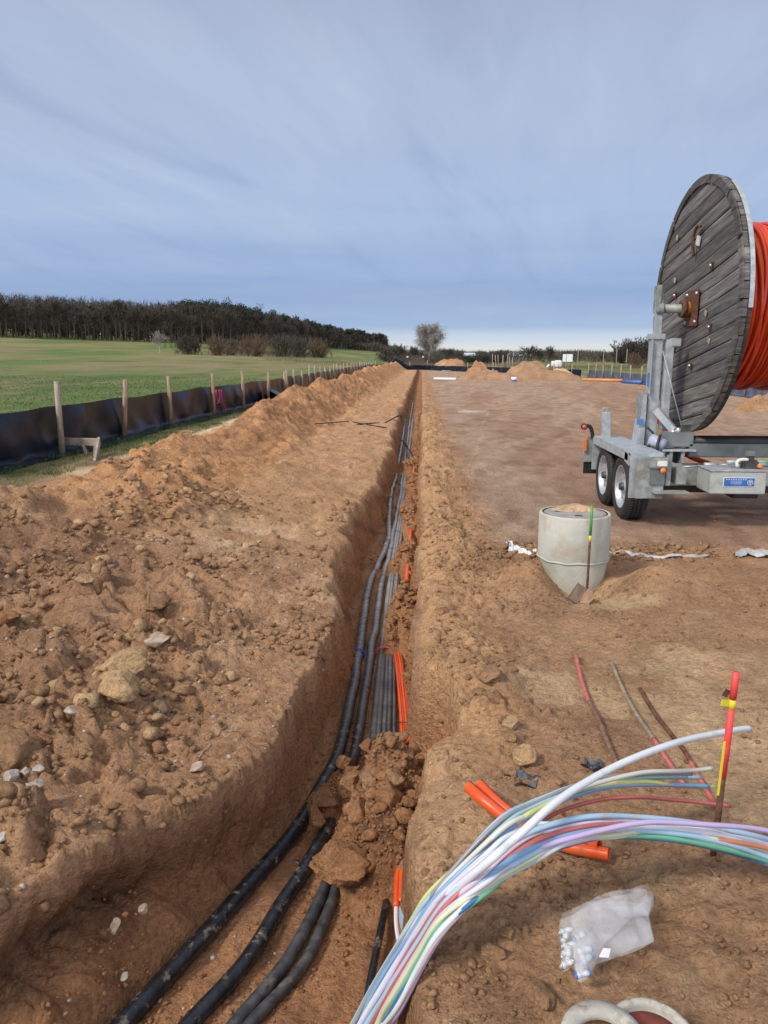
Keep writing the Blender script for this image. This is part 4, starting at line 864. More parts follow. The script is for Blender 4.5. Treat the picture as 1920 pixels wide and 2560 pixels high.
tubes = [  # colour, s across the base (0 = upper-left edge), radius, own path in crop coordinates (with heights), label
 ('yellow', .03, .0075, [(560, 800, .33), (680, 722, .34), (800, 670, .33), (950, 635, .30), (1100, 619, .27), (1250, 620, .22), (1440, 629, .14)], 'yellow tube ending at the red topped bar'),
 ('lblue', .10, .0075, [(480, 785, .30), (620, 700, .31), (760, 655, .31), (900, 628, .29), (1050, 606, .27), (1200, 592, .24), (1368, 593, .19)], 'light blue tube whose end lies just above the yellow one'),
 ('grey', .06, .0065, [(480, 800, .32), (620, 715, .33), (760, 660, .33), (950, 600, .32), (1150, 576, .28), (1332, 580, .24)], 'grey tube with its end beside the light blue one'),
 ('cream', .16, .0075, [(500, 830, .33), (640, 745, .34), (800, 660, .34), (950, 612, .33), (1100, 576, .31), (1250, 558, .28), (1414, 547, .25)], 'cream tube ending below the thick white one'),
 ('blue', .20, .0075, [(520, 830, .32), (650, 742, .33), (780, 687, .32), (900, 652, .30), (1050, 634, .27), (1200, 629, .23), (1400, 634, .18)], 'blue tube running just under the yellow one'),
 ('white', .34, .0115, [(450, 950, .33), (540, 870, .36), (640, 785, .39), (740, 700, .41), (850, 625, .42), (980, 555, .42), (1130, 490, .41), (1300, 433, .38), (1480, 395, .33), (1576, 379, .30)], 'thick white tube standing highest, its end past the red topped bar'),
 ('red', .42, .0065, [(480, 935, .28), (600, 830, .30), (700, 772, .30), (800, 727, .29), (950, 691, .26), (1050, 683, .24), (1150, 684, .21), (1300, 694, .17), (1490, 716, .11)], 'thin red tube ending low behind the red topped bar'),
 ('lblue', .46, .0085, [(400, 1005, .26), (500, 905, .30), (620, 832, .32), (750, 787, .33), (900, 763, .32), (1050, 761, .30), (1250, 776, .27), (1450, 808, .23), (1659, 868, .17), (1850, 940, .10)], 'light blue tube on top of the long arch'),
 ('pink', .50, .0075, [(420, 1015, .26), (580, 880, .30), (700, 823, .31), (850, 786, .31), (1000, 777, .29), (1200, 791, .26), (1400, 815, .23), (1659, 885, .16), (1850, 960, .09)], 'pale pink tube of the long arch'),
 ('red', .54, .0075, [(440, 1005, .26), (520, 945, .28), (620, 888, .30), (750, 835, .31), (900, 798, .31), (1050, 796, .29), (1250, 815, .26), (1450, 860, .21), (1659, 910, .15), (1850, 985, .08)], 'red tube of the long arch'),
 ('blue', .58, .0085, [(450, 1020, .26), (560, 940, .29), (680, 880, .30), (800, 843, .31), (950, 818, .30), (1100, 812, .28), (1300, 835, .25), (1480, 880, .20), (1659, 935, .14), (1850, 1010, .07)], 'blue tube in the middle of the long arch'),
 ('violetwhite', .62, .0085, [(450, 1040, .25), (560, 960, .28), (680, 898, .29), (800, 857, .30), (950, 830, .29), (1100, 818, .28), (1300, 826, .26), (1480, 850, .22), (1659, 895, .15), (1850, 960, .08)], 'lilac white tube of the long arch'),
 ('white', .26, .0080, [(430, 930, .28), (540, 850, .31), (650, 800, .31), (760, 800, .31), (900, 786, .30), (1050, 783, .28), (1250, 800, .26), (1450, 840, .22), (1659, 885, .16), (1850, 960, .09)], 'thin white tube of the long arch'),
 ('lblue', .66, .0085, [(460, 1040, .24), (560, 975, .27), (680, 912, .28), (800, 870, .29), (950, 838, .29), (1100, 826, .28), (1300, 845, .25), (1480, 885, .20), (1659, 930, .14), (1850, 1000, .07)], 'light blue tube low in the long arch'),
 ('pyellow', .70, .0080, [(470, 1050, .24), (600, 965, .27), (720, 905, .28), (850, 858, .29), (980, 835, .29), (1100, 829, .28), (1250, 835, .26), (1450, 862, .22), (1659, 905, .16), (1850, 975, .09)], 'pale yellow tube of the long arch'),
 ('mint', .76, .0080, [(480, 1050, .23), (620, 962, .26), (740, 900, .27), (860, 862, .28), (1000, 845, .28), (1100, 838, .27), (1300, 860, .24), (1480, 900, .19), (1659, 955, .12), (1850, 1030, .06)], 'mint tube of the long arch'),
 ('green', .80, .0085, [(480, 1045, .23), (560, 985, .25), (660, 932, .26), (780, 882, .27), (900, 854, .28), (1050, 844, .27), (1250, 855, .25), (1450, 892, .20), (1659, 952, .12), (1850, 1030, .05)], 'green tube along the underside of the long arch'),
 ('navy', .84, .0075, [(490, 1050, .22), (620, 962, .25), (760, 905, .26), (900, 866, .27), (1050, 850, .26), (1250, 868, .24), (1450, 908, .18), (1659, 968, .11), (1850, 1050, .05)], 'dark blue tube lowest in the long arch'),
 ('orange', .72, .0070, [(480, 1045, .22), (620, 960, .25), (740, 895, .27), (860, 855, .28), (1000, 836, .28), (1150, 832, .27), (1350, 850, .24), (1500, 870, .21), (1659, 898, .17), (1850, 960, .10)], 'orange tube seen at the far end of the long arch'),
 ('white', .88, .0080, [(490, 1040, .22), (600, 975, .25), (740, 900, .28), (860, 850, .30), (1000, 818, .30), (1150, 808, .29), (1350, 822, .26), (1500, 855, .21), (1659, 915, .13), (1850, 990, .06)], 'white tube crossing over the middle of the long arch'),
 ('purple', .97, .0080, [(500, 1010, .24), (650, 920, .28), (800, 860, .31), (950, 820, .32), (1100, 797, .32), (1250, 790, .31), (1450, 804, .28), (1659, 833, .23), (1850, 880, .16)], 'purple tube that crosses over the long arch'),
 ('pink', .92, .0075, [(495, 1025, .23), (640, 935, .27), (790, 875, .29), (930, 840, .29), (1100, 822, .28), (1300, 838, .25), (1480, 878, .20), (1659, 925, .14), (1850, 1000, .07)], 'pale pink tube below the purple one'),
 ('violetwhite', .30, .0085, [(420, 960, .27), (520, 880, .30), (640, 835, .31), (760, 815, .31), (900, 800, .30), (1050, 800, .28), (1250, 822, .25), (1450, 868, .20), (1659, 925, .14), (1850, 1000, .07)], 'lilac white tube beneath the light blue top tube'),
 ('aqua', .13, .0075, [(500, 815, .31), (640, 730, .32), (780, 672, .32), (950, 618, .30), (1150, 588, .26), (1300, 590, .22)], 'aqua tube among the upper loose ends'),
]
bun = thing('microduct_bundle', P(*c7(60, 1700), -.45), 'bundle of many coloured thin tubes arching out of the trench over the right bank', 'tube bundle')
for k, (cn, s, r_, own, lb) in enumerate(tubes):
    pts = []
    jz = [.0, .014, .028, .008, .022][k % 5]
    nb = 6
    for i in range(nb):
        x = Lp[i][0] * (1 - s) + Rp[i][0] * s; y = Lp[i][1] * (1 - s) + Rp[i][1] * s
        pts.append(P(*c7(x, y), zL[i] + jz * (1 if i < 4 else .6) - .015))
    pts += [P(*c7(x, y), z) for x, y, z in own]
    W = spline(np.array(pts), 9); q_ = np.arange(len(W)) / 9.0; k1_ = np.full(len(W), k * 3.7)
    W[:, 0] += .006 * vn(q_ * .7, k1_, 21); W[:, 1] += .006 * vn(q_ * .7, k1_ + 2, 22); W[:, 2] += .007 * vn(q_ * .7, k1_ + 4, 23)
    o = MB().tube(W, r_, 10).build('microduct', M['t_' + cn], bun, True); o['label'] = lb
# cable emerging in the trench: two orange sheaths with tubes
em = thing('split_duct_cable', P(866, 1960, -TD), 'orange sheaths cut open with blue and pink tubes coming out, low in the trench', 'duct cable')
c3 = lambda x, y: ((700 + x / 3.318) / S_, (1950 + y / 3.318) / S_)
for a, k in (([(1022, 640), (1018, 760), (1014, 900), (1010, 1015)], .016), ([(990, 700), (975, 830), (968, 940), (965, 1045)], .012)):
    MB().tube(np.array([P(*c3(x, y), -TD + .14) for i, (x, y) in enumerate(a)]), k, 12, res=6).build('sheath', M['orange'], em, True)
for cn, dx, e in [('lblue', 0, 1060), ('blue', 14, 1085), ('grey', -8, 1050), ('white', 26, 1095), ('lblue', 34, 1100), ('pink', -36, 1000), ('pink', -44, 985), ('white', -50, 975)]:
    x0 = 1006 + dx * .8
    q_ = [(x0, 960), (x0 - 4, 1080), (x0 + 2, 1190), (x0 + 40, 1290), (x0 + 110, 1390), (x0 + 200, 1480)] if dx > -20 else [(x0, 960), (x0 - 8, 1080), (x0 - 6, 1200), (x0 + 10, 1310), (x0 + 40, 1420)]
    o = MB().tube(np.array([P(*c3(x, y), -TD + .14 - .008 * i) for i, (x, y) in enumerate(q_)]), .0055, 8, res=6).build('microduct', M['t_' + cn], em, True)
# tube ends pointing out under the bundle
ends = thing('microduct_offcuts', P(*c3(1150, 1440), -.1), 'cluster of cut tube ends sticking out from under the bundle at the trench wall', 'tube ends')
for i, (x, y, cn) in enumerate([(1190, 1390, 'cream'), (1165, 1420, 'pyellow'), (1182, 1450, 'yellow'), (1150, 1462, 'mint'), (1170, 1490, 'blue'), (1130, 1500, 'lblue'), (1140, 1432, 'white')]):
    p1 = P(*c3(x, y), -.12 - .01 * (i % 3)); p0 = P(*c3(x - 60, y - 10), -.16)
    MB().tube(np.array([p0, (p0 + p1) / 2 + [0, 0, .003], p1]), .006, 8, res=3).build('microduct', M['t_' + cn], ends, True)
# orange duct offcuts lying on the right bank
for lb, q_, r_ in [('thick orange duct offcut with its open round end under the tube arch', [(365, 635), (440, 700), (560, 790), (680, 850), (800, 893), (968, 925)], .021),
                   ('orange duct offcut lying behind the thicker one, far end showing', [(412, 622), (480, 690), (590, 780), (700, 835), (820, 865), (930, 885)], .018)]:
    W = []
    for i, (x, y) in enumerate(q_):
        p = G(*c7(x, y)); p = P(*c7(x, y), max(hz(p[0], p[1]), 0) + r_ + .018 + (.03 if i in (0,) else 0)); W.append(p)
    W = spline(np.array(W), 8)
    t_ = thing('duct_offcut', W.mean(0) * [1, 1, 0], lb, 'duct offcut', 'orange duct offcuts on the right bank')
    m = MB().tube(W, r_, 18, cap=False)
    m.tube(W[::-1], r_ * .84, 18, cap=False)
    n_ = 18
    m.build('pipe', M['orange'], t_, True)
    T = W[-1] - W[-2]; T /= np.linalg.norm(T)
    MB().lathe([(r_ * .84, 0), (r_, 0), (r_, -.003), (r_ * .84, -.003)], 20, mtx(T, W[-1] + T * .002), True).build('rim', M['orange'], t_, True)
    T0 = W[0] - W[1]; MB().lathe([(r_ * .84, 0), (r_, 0), (r_, -.003), (r_ * .84, -.003)], 20, mtx(T0, W[0]), True).build('rim', M['orange'], t_, True)
    for dx_ in (.012, ):
        MB().tube(W + [dx_ * .5, dx_ * .3, r_ * .93], .0022, 6).build('stripe', M['stripe'], t_, True)

# ------------------------------------------------------------------ manhole
mx, my = 1.18, 5.76
mz = hz(mx, my - .3) - .02
mh = thing('manhole_shaft', (mx, my, -.15), 'pale concrete manhole shaft tapering to the soil with round cover', 'manhole')
MB().lathe([(.265, .145), (.268, .16), (.268, .478), (.262, .490), (.250, .492), (.243, .486), (.243, .40)], 64, Matrix.Translation((mx, my, 0))).build('shaft_ring', M['concrete'], mh, True)
V = []; nn = 64
for k in range(9):
    t_ = k / 8; r_ = .266 * (1 - t_) + .145 * t_
    for j in range(nn):
        a = 2 * math.pi * j / nn
        V.append((mx + .035 * t_ + r_ * math.cos(a), my - .10 * t_ + r_ * math.sin(a), .142 - .34 * t_))
V = np.array(V); Fc = [(i * nn + j, i * nn + (j + 1) % nn, (i + 1) * nn + (j + 1) % nn, (i + 1) * nn + j) for i in range(8) for j in range(nn)]
mesh_obj('shaft_cone', V, Fc, M['concrete_low'], mh)
js = [(mx + .2685 * math.cos(a), my + .2685 * math.sin(a), .145 + .006 * math.sin(a * 7) * math.sin(a * 3)) for a in np.linspace(0, 2 * math.pi, 80)]
MB().tube(np.array(js), .007, 6).build('mortar_joint', M['concrete_low'], mh, True)
MB().lathe([(.243, .472), (.243, .490), (.236, .490), (.236, .472)], 64, Matrix.Translation((mx, my, 0)), True).build('seal', M['seal'], mh, True)
cv = MB().lathe([(.0, .470), (.0, .489), (.225, .489), (.233, .485), (.234, .470)], 64, Matrix.Translation((mx, my, 0))).build('cover', M['cover'], mh)
MB().box((mx + .0, my - .14, .490), (.055, .03, .006), bev=.001).build('lift_pocket', M['darksteel'], mh)
MB().box((mx - .13, my + .02, .490), (.032, .018, .005), bev=.001).build('lift_pocket', M['seal'], mh)
def heap(name, cx, cy, z, rx, ry, hh, mat, label, cat, n=40, rough=.15, seed=0, shp=1.4, group=None, yaw=0):
    V = []; Fc = []; rings = 16
    for i in range(rings + 1):
        q_ = i / rings
        for j in range(n):
            a = 2 * math.pi * j / n; rr = 1 + .22 * float(vn(np.array([math.cos(a) * 1.6 + seed]), np.array([math.sin(a) * 1.6]), 7)[0])
            x = math.cos(a) * rx * q_ * rr; y = math.sin(a) * ry * q_ * rr
            zz = hh * (1 - q_ ** shp) ** 1.0
            V.append((x, y, zz))
    V = np.array(V)
    V[:, 2] += hh * rough * fbm(V[:, 0] / rx * 2.2 + seed, V[:, 1] / ry * 2.2, 5, 33 + seed) * np.clip(V[:, 2] / hh * 2, 0, 1)
    V[-n:, 2] = -.05 * hh - .01
    ca, sa = math.cos(yaw), math.sin(yaw); V = np.column_stack([V[:, 0] * ca - V[:, 1] * sa, V[:, 0] * sa + V[:, 1] * ca, V[:, 2]])
    Fc = [(i * n + j, (i + 1) * n + j, (i + 1) * n + (j + 1) % n, i * n + (j + 1) % n) for i in range(rings) for j in range(n)]
    o = mesh_obj(name, V + [cx, cy, z], Fc, mat, None, True, (cx, cy, z)); return tag(o, label, cat, group)
heap('sand_pile', mx + .03, my + .12, .4885, .19, .105, .045, M['sand_pale'], 'thin pile of pale sand left on the manhole cover', 'sand pile', seed=3)
# cardboard
cb = thing('cardboard_piece', (1.16, 5.28, -.12), 'folded piece of wet brown cardboard leaning on the foot of the manhole', 'cardboard')
def quad3(m, a, b, c_, d, th=.006):
    a, b, c_, d = map(np.array, (a, b, c_, d)); nr = np.cross(b - a, d - a); nr = nr / np.linalg.norm(nr) * th
    V = [a, b, c_, d, a + nr, b + nr, c_ + nr, d + nr]
    m.add(V, [(0, 1, 2, 3), (7, 6, 5, 4), (0, 4, 5, 1), (1, 5, 6, 2), (2, 6, 7, 3), (3, 7, 4, 0)]); return m
cz = lambda x, y: ((1240 + x / 5.184) / S_, (1240 + y / 5.184) / S_)
Yk = 5.30
m = MB(); quad3(m, PY(*cz(930, 1310), Yk - .02), PY(*cz(1060, 1120), Yk + .05), PY(*cz(1180, 1200), Yk + .05), PY(*cz(1050, 1395), Yk - .06)); m.build('panel', M['cardboard'], cb)
m = MB(); quad3(m, PY(*cz(730, 1305), Yk - .01), PY(*cz(930, 1312), Yk - .02), PY(*cz(1050, 1397), Yk - .06), PY(*cz(860, 1350), Yk - .07)); m.build('panel', M['darksteel'], cb)
m = MB(); quad3(m, PY(*cz(1060, 1385), Yk - .04), PY(*cz(1190, 1200), Yk + .03), PY(*cz(1290, 1300), Yk + .02), PY(*cz(1200, 1395), Yk - .04)); m.build('panel', M['cardboard_light'], cb)
# fleece strips
def strip(name, pts, mat, label, cat, hgt_=.03, n=5, seed=0):
    """crumpled ribbon: pts = (x, y, width) in the view, lying on the ground"""
    C_ = []; 
    for x, y, wd in pts:
        p = P(x, y, -.01); C_.append((p[0], p[1], wd))
    C_ = spline(np.array(C_), 8); V = []
    for i, (x, y, wd) in enumerate(C_):
        for j in range(n):
            v = (j / (n - 1) - .5); yy = y + v * wd
            V.append((x + .01 * math.sin(i * 1.3 + j), yy, hz(x, yy) + .012 + hgt_ * abs(math.sin(i * .33 + j * 1.1 + seed)) * (.4 + .6 * math.cos(v * 3))))
    Fc = [(i * n + j, (i + 1) * n + j, (i + 1) * n + j + 1, i * n + j + 1) for i in range(len(C_) - 1) for j in range(n - 1)]
    V = np.array(V); m_ = len(V); V2 = V - [0, 0, .004]
    Fb = [tuple(k + m_ for k in f[::-1]) for f in Fc]
    o = mesh_obj(name, np.vstack([V, V2]), Fc + Fb, mat, None, True); return tag(o, label, cat)
strip('fleece_scrap', [(1096, 1186, .16), (1115, 1190, .16), (1140, 1194, .07), (1156, 1198, .02)], M['fleece'], 'crumpled white fleece scrap left of the manhole', 'fabric scrap', .05)
strip('fleece_strip', [(1312, 1192, .08), (1350, 1196, .08), (1400, 1202, .06), (1460, 1205, .04), (1530, 1206, .01)], M['fleece_grey'], 'long grey fleece strip running right from the manhole', 'fabric strip', .03)
strip('fleece_scrap', [(1585, 1206, .02), (1610, 1202, .12), (1640, 1203, .16), (1675, 1207, .12)], M['fleece_grey'], 'crumpled grey fleece scrap cut by the right edge of the picture', 'fabric scrap', .05, seed=2)
# ------------------------------------------------------------------ marking rods
def rod(name, x0, y0, x1, y1, rr, segs, label, cat, lean=0.0, extra=None):
    p0 = G(x0, y0, True); p1 = PY(x1, y1, p0[1] + lean); t_ = thing(name, p0, label, cat); p0 = p0 - (p1 - p0) / np.linalg.norm(p1 - p0) * .06
    for a, b, mt, nm in segs:
        MB().tube(np.array([p0 + (p1 - p0) * a, p0 + (p1 - p0) * (a + b) / 2 + [.001, 0, 0], p0 + (p1 - p0) * b]), rr * (1.08 if 'paint' in nm or 'tape' in nm else 1), 10).build(nm, M[mt], t_, True)
    return t_, p0, p1
rod('marking_bar', 1266, 1302, 1279, 1092, .009, [(0, .66, 'rust', 'bar'), (.66, .72, 'yellowpaint', 'tape'), (.72, 1, 'greenpaint', 'paint_band')], 'upright rusty bar with bright green top beside the manhole', 'marking bar')
tr_, p0, p1 = rod('marking_bar', 1538, 1862, 1590, 1452, .010, [(0, .50, 'rust', 'bar'), (.50, .83, 'redpaint', 'paint_band'), (.83, .875, 'yellowpaint', 'tape'), (.875, 1, 'redpaint', 'paint_band')], 'upright rusty bar with fluorescent red top and yellow tape on the right bank', 'marking bar')
pm = p0 + (p1 - p0) * .86; MB().box(pm + [-.022, -.004, 0], (.03, .004, .02), rot=(0, .2, .3)).build('tape_tail', M['yellowpaint'], tr_)
MB().box(pm + [-.02, .002, .03], (.02, .004, .025), rot=(0, .5, .3)).build('tape_tail', M['rust'], tr_)
MB().beam(p0 + (p1 - p0) * .42 + [-.0105, -.006, 0], p0 + (p1 - p0) * .68 + [-.0105, -.006, 0], .004, .008, .001).build('yellow_mark', M['yellowpaint'], tr_)
MB().tube([p0 + (p1 - p0) * .19, p0 + (p1 - p0) * .195], .0135, 8).build('yellow_mark', M['yellowpaint'], tr_)
def lying(q_, rr, segs, label):
    W = np.array([G(x, y) for x, y in q_]); W[:, 2] = [hz(p[0], p[1]) + rr for p in W]; W = spline(W, 8); m_ = len(W)
    t_ = thing('iron_rod', W.mean(0) * [1, 1, 0], label, 'iron rod', 'iron rods lying on the right bank')
    for a, b, mt, nm in segs:
        i, j = int(a * (m_ - 1)), int(b * (m_ - 1)); MB().tube(W[i:j + 1] + [0, 0, .012], rr, 8).build(nm, M[mt], t_, True)
lying([(1243, 1428), (1256, 1480), (1272, 1530), (1292, 1575), (1310, 1620), (1330, 1665)], .011, [(0, .4, 'redrod', 'paint_band'), (.4, 1, 'rod', 'bar')], 'reddish iron rod lying leftmost of the three on the right bank')
lying([(1319, 1443), (1345, 1500), (1375, 1560), (1410, 1615), (1438, 1660), (1475, 1712)], .010, [(0, .62, 'rod_pale', 'bar'), (.62, 1, 'redrod', 'paint_band')], 'muddy grey iron rod with red painted near end, middle of the three')
lying([(1382, 1500), (1410, 1545), (1440, 1590), (1475, 1640), (1505, 1690), (1545, 1762)], .010, [(0, .72, 'rust', 'bar'), (.72, 1, 'redrod', 'paint_band')], 'dark rusty iron rod with red tip, rightmost of the three')
# black film scraps
def scrap(cx, cy, rad, label, seed, hgt_=.02, pts_=14):
    p = G(cx, cy, True); r_ = np.random.default_rng(seed); V = [(p[0], p[1], p[2] + .005)]; K = 5
    for i in range(1, K + 1):
        for j in range(pts_):
            a = 2 * math.pi * j / pts_; rr = rad * i / K * (1 + .25 * math.sin(j * 2.1 + seed) + .12 * r_.normal())
            V.append((p[0] + rr * math.cos(a), p[1] + rr * math.sin(a) * .8, p[2] + .004 + hgt_ * (i / K) ** 2 * (1 + .5 * math.sin(j * 1.9 + seed)) + .004 * r_.normal()))
    Fc = [(0, 1 + j, 1 + (j + 1) % pts_) for j in range(pts_)] + [(1 + (i - 1) * pts_ + j, 1 + i * pts_ + j, 1 + i * pts_ + (j + 1) % pts_, 1 + (i - 1) * pts_ + (j + 1) % pts_) for i in range(1, K) for j in range(pts_)]
    V = np.array(V); n_ = len(V)
    o = mesh_obj('film_scrap', np.vstack([V, V - [0, 0, .003]]), Fc + [tuple(k + n_ for k in f[::-1]) for f in Fc], M['film_dusty'], None, False); return tag(o, label, 'plastic scrap', 'black film scraps on the right bank')
scrap(1128, 1694, .06, 'scrap of black film folded round a clod', 1, .022)
scrap(1280, 1658, .045, 'scrap of black film under the thick white tube', 5, .014)
# small twigs
for q_, lb in [([(1530, 1880), (1545, 1893), (1553, 1908)], 'pale twig lying right of the plastic bag'), ([(430, 1640), (441, 1625), (455, 1612)], 'pale root fibre on the left bank by the lip'), ([(470, 1592), (478, 1580), (490, 1573)], 'pale root fibre upslope of the other one')]:
    W = np.array([G(x, y, True) for x, y in q_]); W[:, 2] += .008
    tag(MB().tube(W, .003, 6, res=5).build('twig', M['board'], None, True), lb, 'twig')

# ------------------------------------------------------------------ plastic bag
cB = lambda x, y: ((1350 + x / 2.911) / S_, (2150 + y / 2.911) / S_)
def outline_sheet(poly, z, thick, mat, name, parent, seed=0, res=30, crump=.008):
    from mathutils.geometry import delaunay_2d_cdt
    poly = np.array([P(*cB(x, y), z)[:2] for x, y in poly]); lo = poly.min(0); hi = poly.max(0)
    pts = [Vector(p) for p in poly]; nb = len(pts)
    st = (hi - lo).max() / res
    from mathutils.geometry import intersect_point_quad_2d
    def inside(p):
        c_ = False; n_ = len(poly)
        for i in range(n_):
            a, b = poly[i], poly[(i + 1) % n_]
            if (a[1] > p[1]) != (b[1] > p[1]) and p[0] < (b[0] - a[0]) * (p[1] - a[1]) / (b[1] - a[1]) + a[0]: c_ = not c_
        return c_
    for x in np.arange(lo[0], hi[0], st):
        for y in np.arange(lo[1], hi[1], st):
            q_ = (x + random.uniform(-.2, .2) * st, y + random.uniform(-.2, .2) * st)
            if inside(q_): pts.append(Vector(q_))
    vs_, es_, fs_, *_ = delaunay_2d_cdt(pts, [(i, (i + 1) % nb) for i in range(nb)], [], 1, 1e-5)
    V2 = np.array([v[:] for v in vs_]); x, y = V2[:, 0], V2[:, 1]
    # distance to the edge for the puff
    d = np.min([np.hypot(x - (a[0] * (1 - t) + b[0] * t), y - (a[1] * (1 - t) + b[1] * t)) for a, b in zip(poly, np.roll(poly, -1, 0)) for t in np.linspace(0, 1, 9)], 0)
    pf = np.clip(d / .03, 0, 1) ** .5
    ridge = np.abs(fbm(x * 14 + seed, y * 14, 3, 90 + seed)); 
    zt = z + thick * pf + crump * (1 - ridge * 2.2) * 1.6 ; zb = z - .004 + crump * .4 * fbm(x * 15, y * 15, 2, 95)
    n_ = len(V2); V = np.vstack([np.column_stack([x, y, zt]), np.column_stack([x, y, zb])])
    Fc = [tuple(f) for f in fs_] + [tuple(k + n_ for k in f[::-1]) for f in fs_]
    return mesh_obj(name, V, Fc, mat, parent, True)
bz = hz(*P(*cB(500, 500), .02)[:2]) + .05
bp_ = P(*cB(480, 560), bz - .04)
bag = thing('plastic_bag', bp_, 'crumpled translucent plastic bag holding small fittings on the right bank', 'plastic bag')
outline_sheet([(150, 425), (232, 390), (340, 330), (440, 285), (540, 255), (640, 240), (700, 208), (778, 205), (782, 262), (826, 256), (830, 320), (790, 400), (812, 500), (832, 580), (760, 620), (690, 655), (600, 690), (500, 722), (410, 752), (385, 800), (345, 858), (300, 882), (270, 868), (258, 810), (236, 745), (210, 790), (175, 806), (152, 780), (160, 680), (140, 560), (138, 490)], bz, .032, M['bag'], 'bag_film', bag, 1, 44, .006)
outline_sheet([(225, 395), (330, 345), (460, 330), (700, 330), (780, 270), (826, 262), (790, 395), (680, 400), (560, 520), (470, 600), (400, 745), (345, 850), (290, 870), (262, 790), (235, 640)], bz + .010, .034, M['bag'], 'folded_flap', bag, 3, 36, .006)
m = MB(); quad3(m, P(*cB(460, 640), bz + .047), P(*cB(515, 645), bz + .047), P(*cB(500, 712), bz + .040), P(*cB(428, 705), bz + .040), .001); m.build('paper_slip', M['fleece'], bag)
M['clearfit'] = surf('milky plastic fitting', (.52, .56, .60), (.72, .75, .78), .25, scale=40)
M['bluefit'] = surf('blue plastic ring', (.03, .20, .65), (.05, .26, .75), .35)
def fitting(x, y, z, an, label):
    t_ = thing('tube_fitting', P(*cB(x, y), z), label, 'fitting', 'small fittings inside the plastic bag'); p = WL[t_.name]
    d = np.array([math.cos(an), math.sin(an), .1]); d /= np.linalg.norm(d)
    MB().lathe([(.0, -.018), (.008, -.018), (.008, -.006), (.0065, -.005), (.0065, .005), (.008, .006), (.008, .018), (0, .018)], 12, mtx(d, p)).build('body', M['clearfit'], t_, True)
    for s in (-1, 1): MB().lathe([(.005, .0), (.0086, .0), (.0086, .004), (.005, .004)], 12, mtx(d * s, p + d * s * .016), True).build('ring', M['bluefit'] if label.startswith('blue') else M['chrome'], t_, True)
for x, y, an in [(185, 515, .3), (178, 575, 1), (205, 620, .2), (188, 665, .8), (205, 705, 1.3), (195, 755, .4)]: fitting(x, y, bz + .006, an, 'clear tube fitting in the narrow left end of the bag')
for x, y, an in [(285, 555, .5), (330, 650, .1), (335, 725, .6), (300, 690, 1.7), (310, 830, .2)]: fitting(x, y, bz + .010, an, 'blue ringed tube fitting in the pointed lower end of the bag')

# ------------------------------------------------------------------ pots at the bottom edge
def pot(cx_, cy_, rout, rin, zt, mats_, label, fill, fillz, tilt=0):
    p = P(*cB(cx_, cy_), zt); g = hz(p[0], p[1], False) - .02; t_ = thing('pot', (p[0], p[1], g), label, 'pot', 'dirty white pots at the bottom of the picture')
    mt_ = mtx((tilt * .3, -.12, 1), (p[0], p[1], 0))
    rim = MB().lathe([(rout * .86, g), (rout * .97, zt - .02), (rout, zt - .008), (rout * .985, zt), ((rout + rin) / 2, zt + .004), (rin * 1.02, zt), (rin, zt - .01), (rin * .92, g + .01), (0, g + .01)], 48, mt_)
    rim.build('wall', M['pot'], t_, True)
    f_ = MB().lathe([(0, fillz), (rin * .6, fillz - .004), (rin * .97, fillz - .01), (rin * .95, fillz - .02)], 40, mt_); f_.build('soil_fill', M[fill], t_, True)
pot(455, 1255, .098, .058, .14, None, 'dirty white thick rimmed pot with brown soil inside, left of the pair', 'clod_dark', .137, 0)
pot(810, 1262, .105, .086, .10, None, 'dirty white pot with red brown inside, partly behind the other pot', 'brick_red', .090, 0)

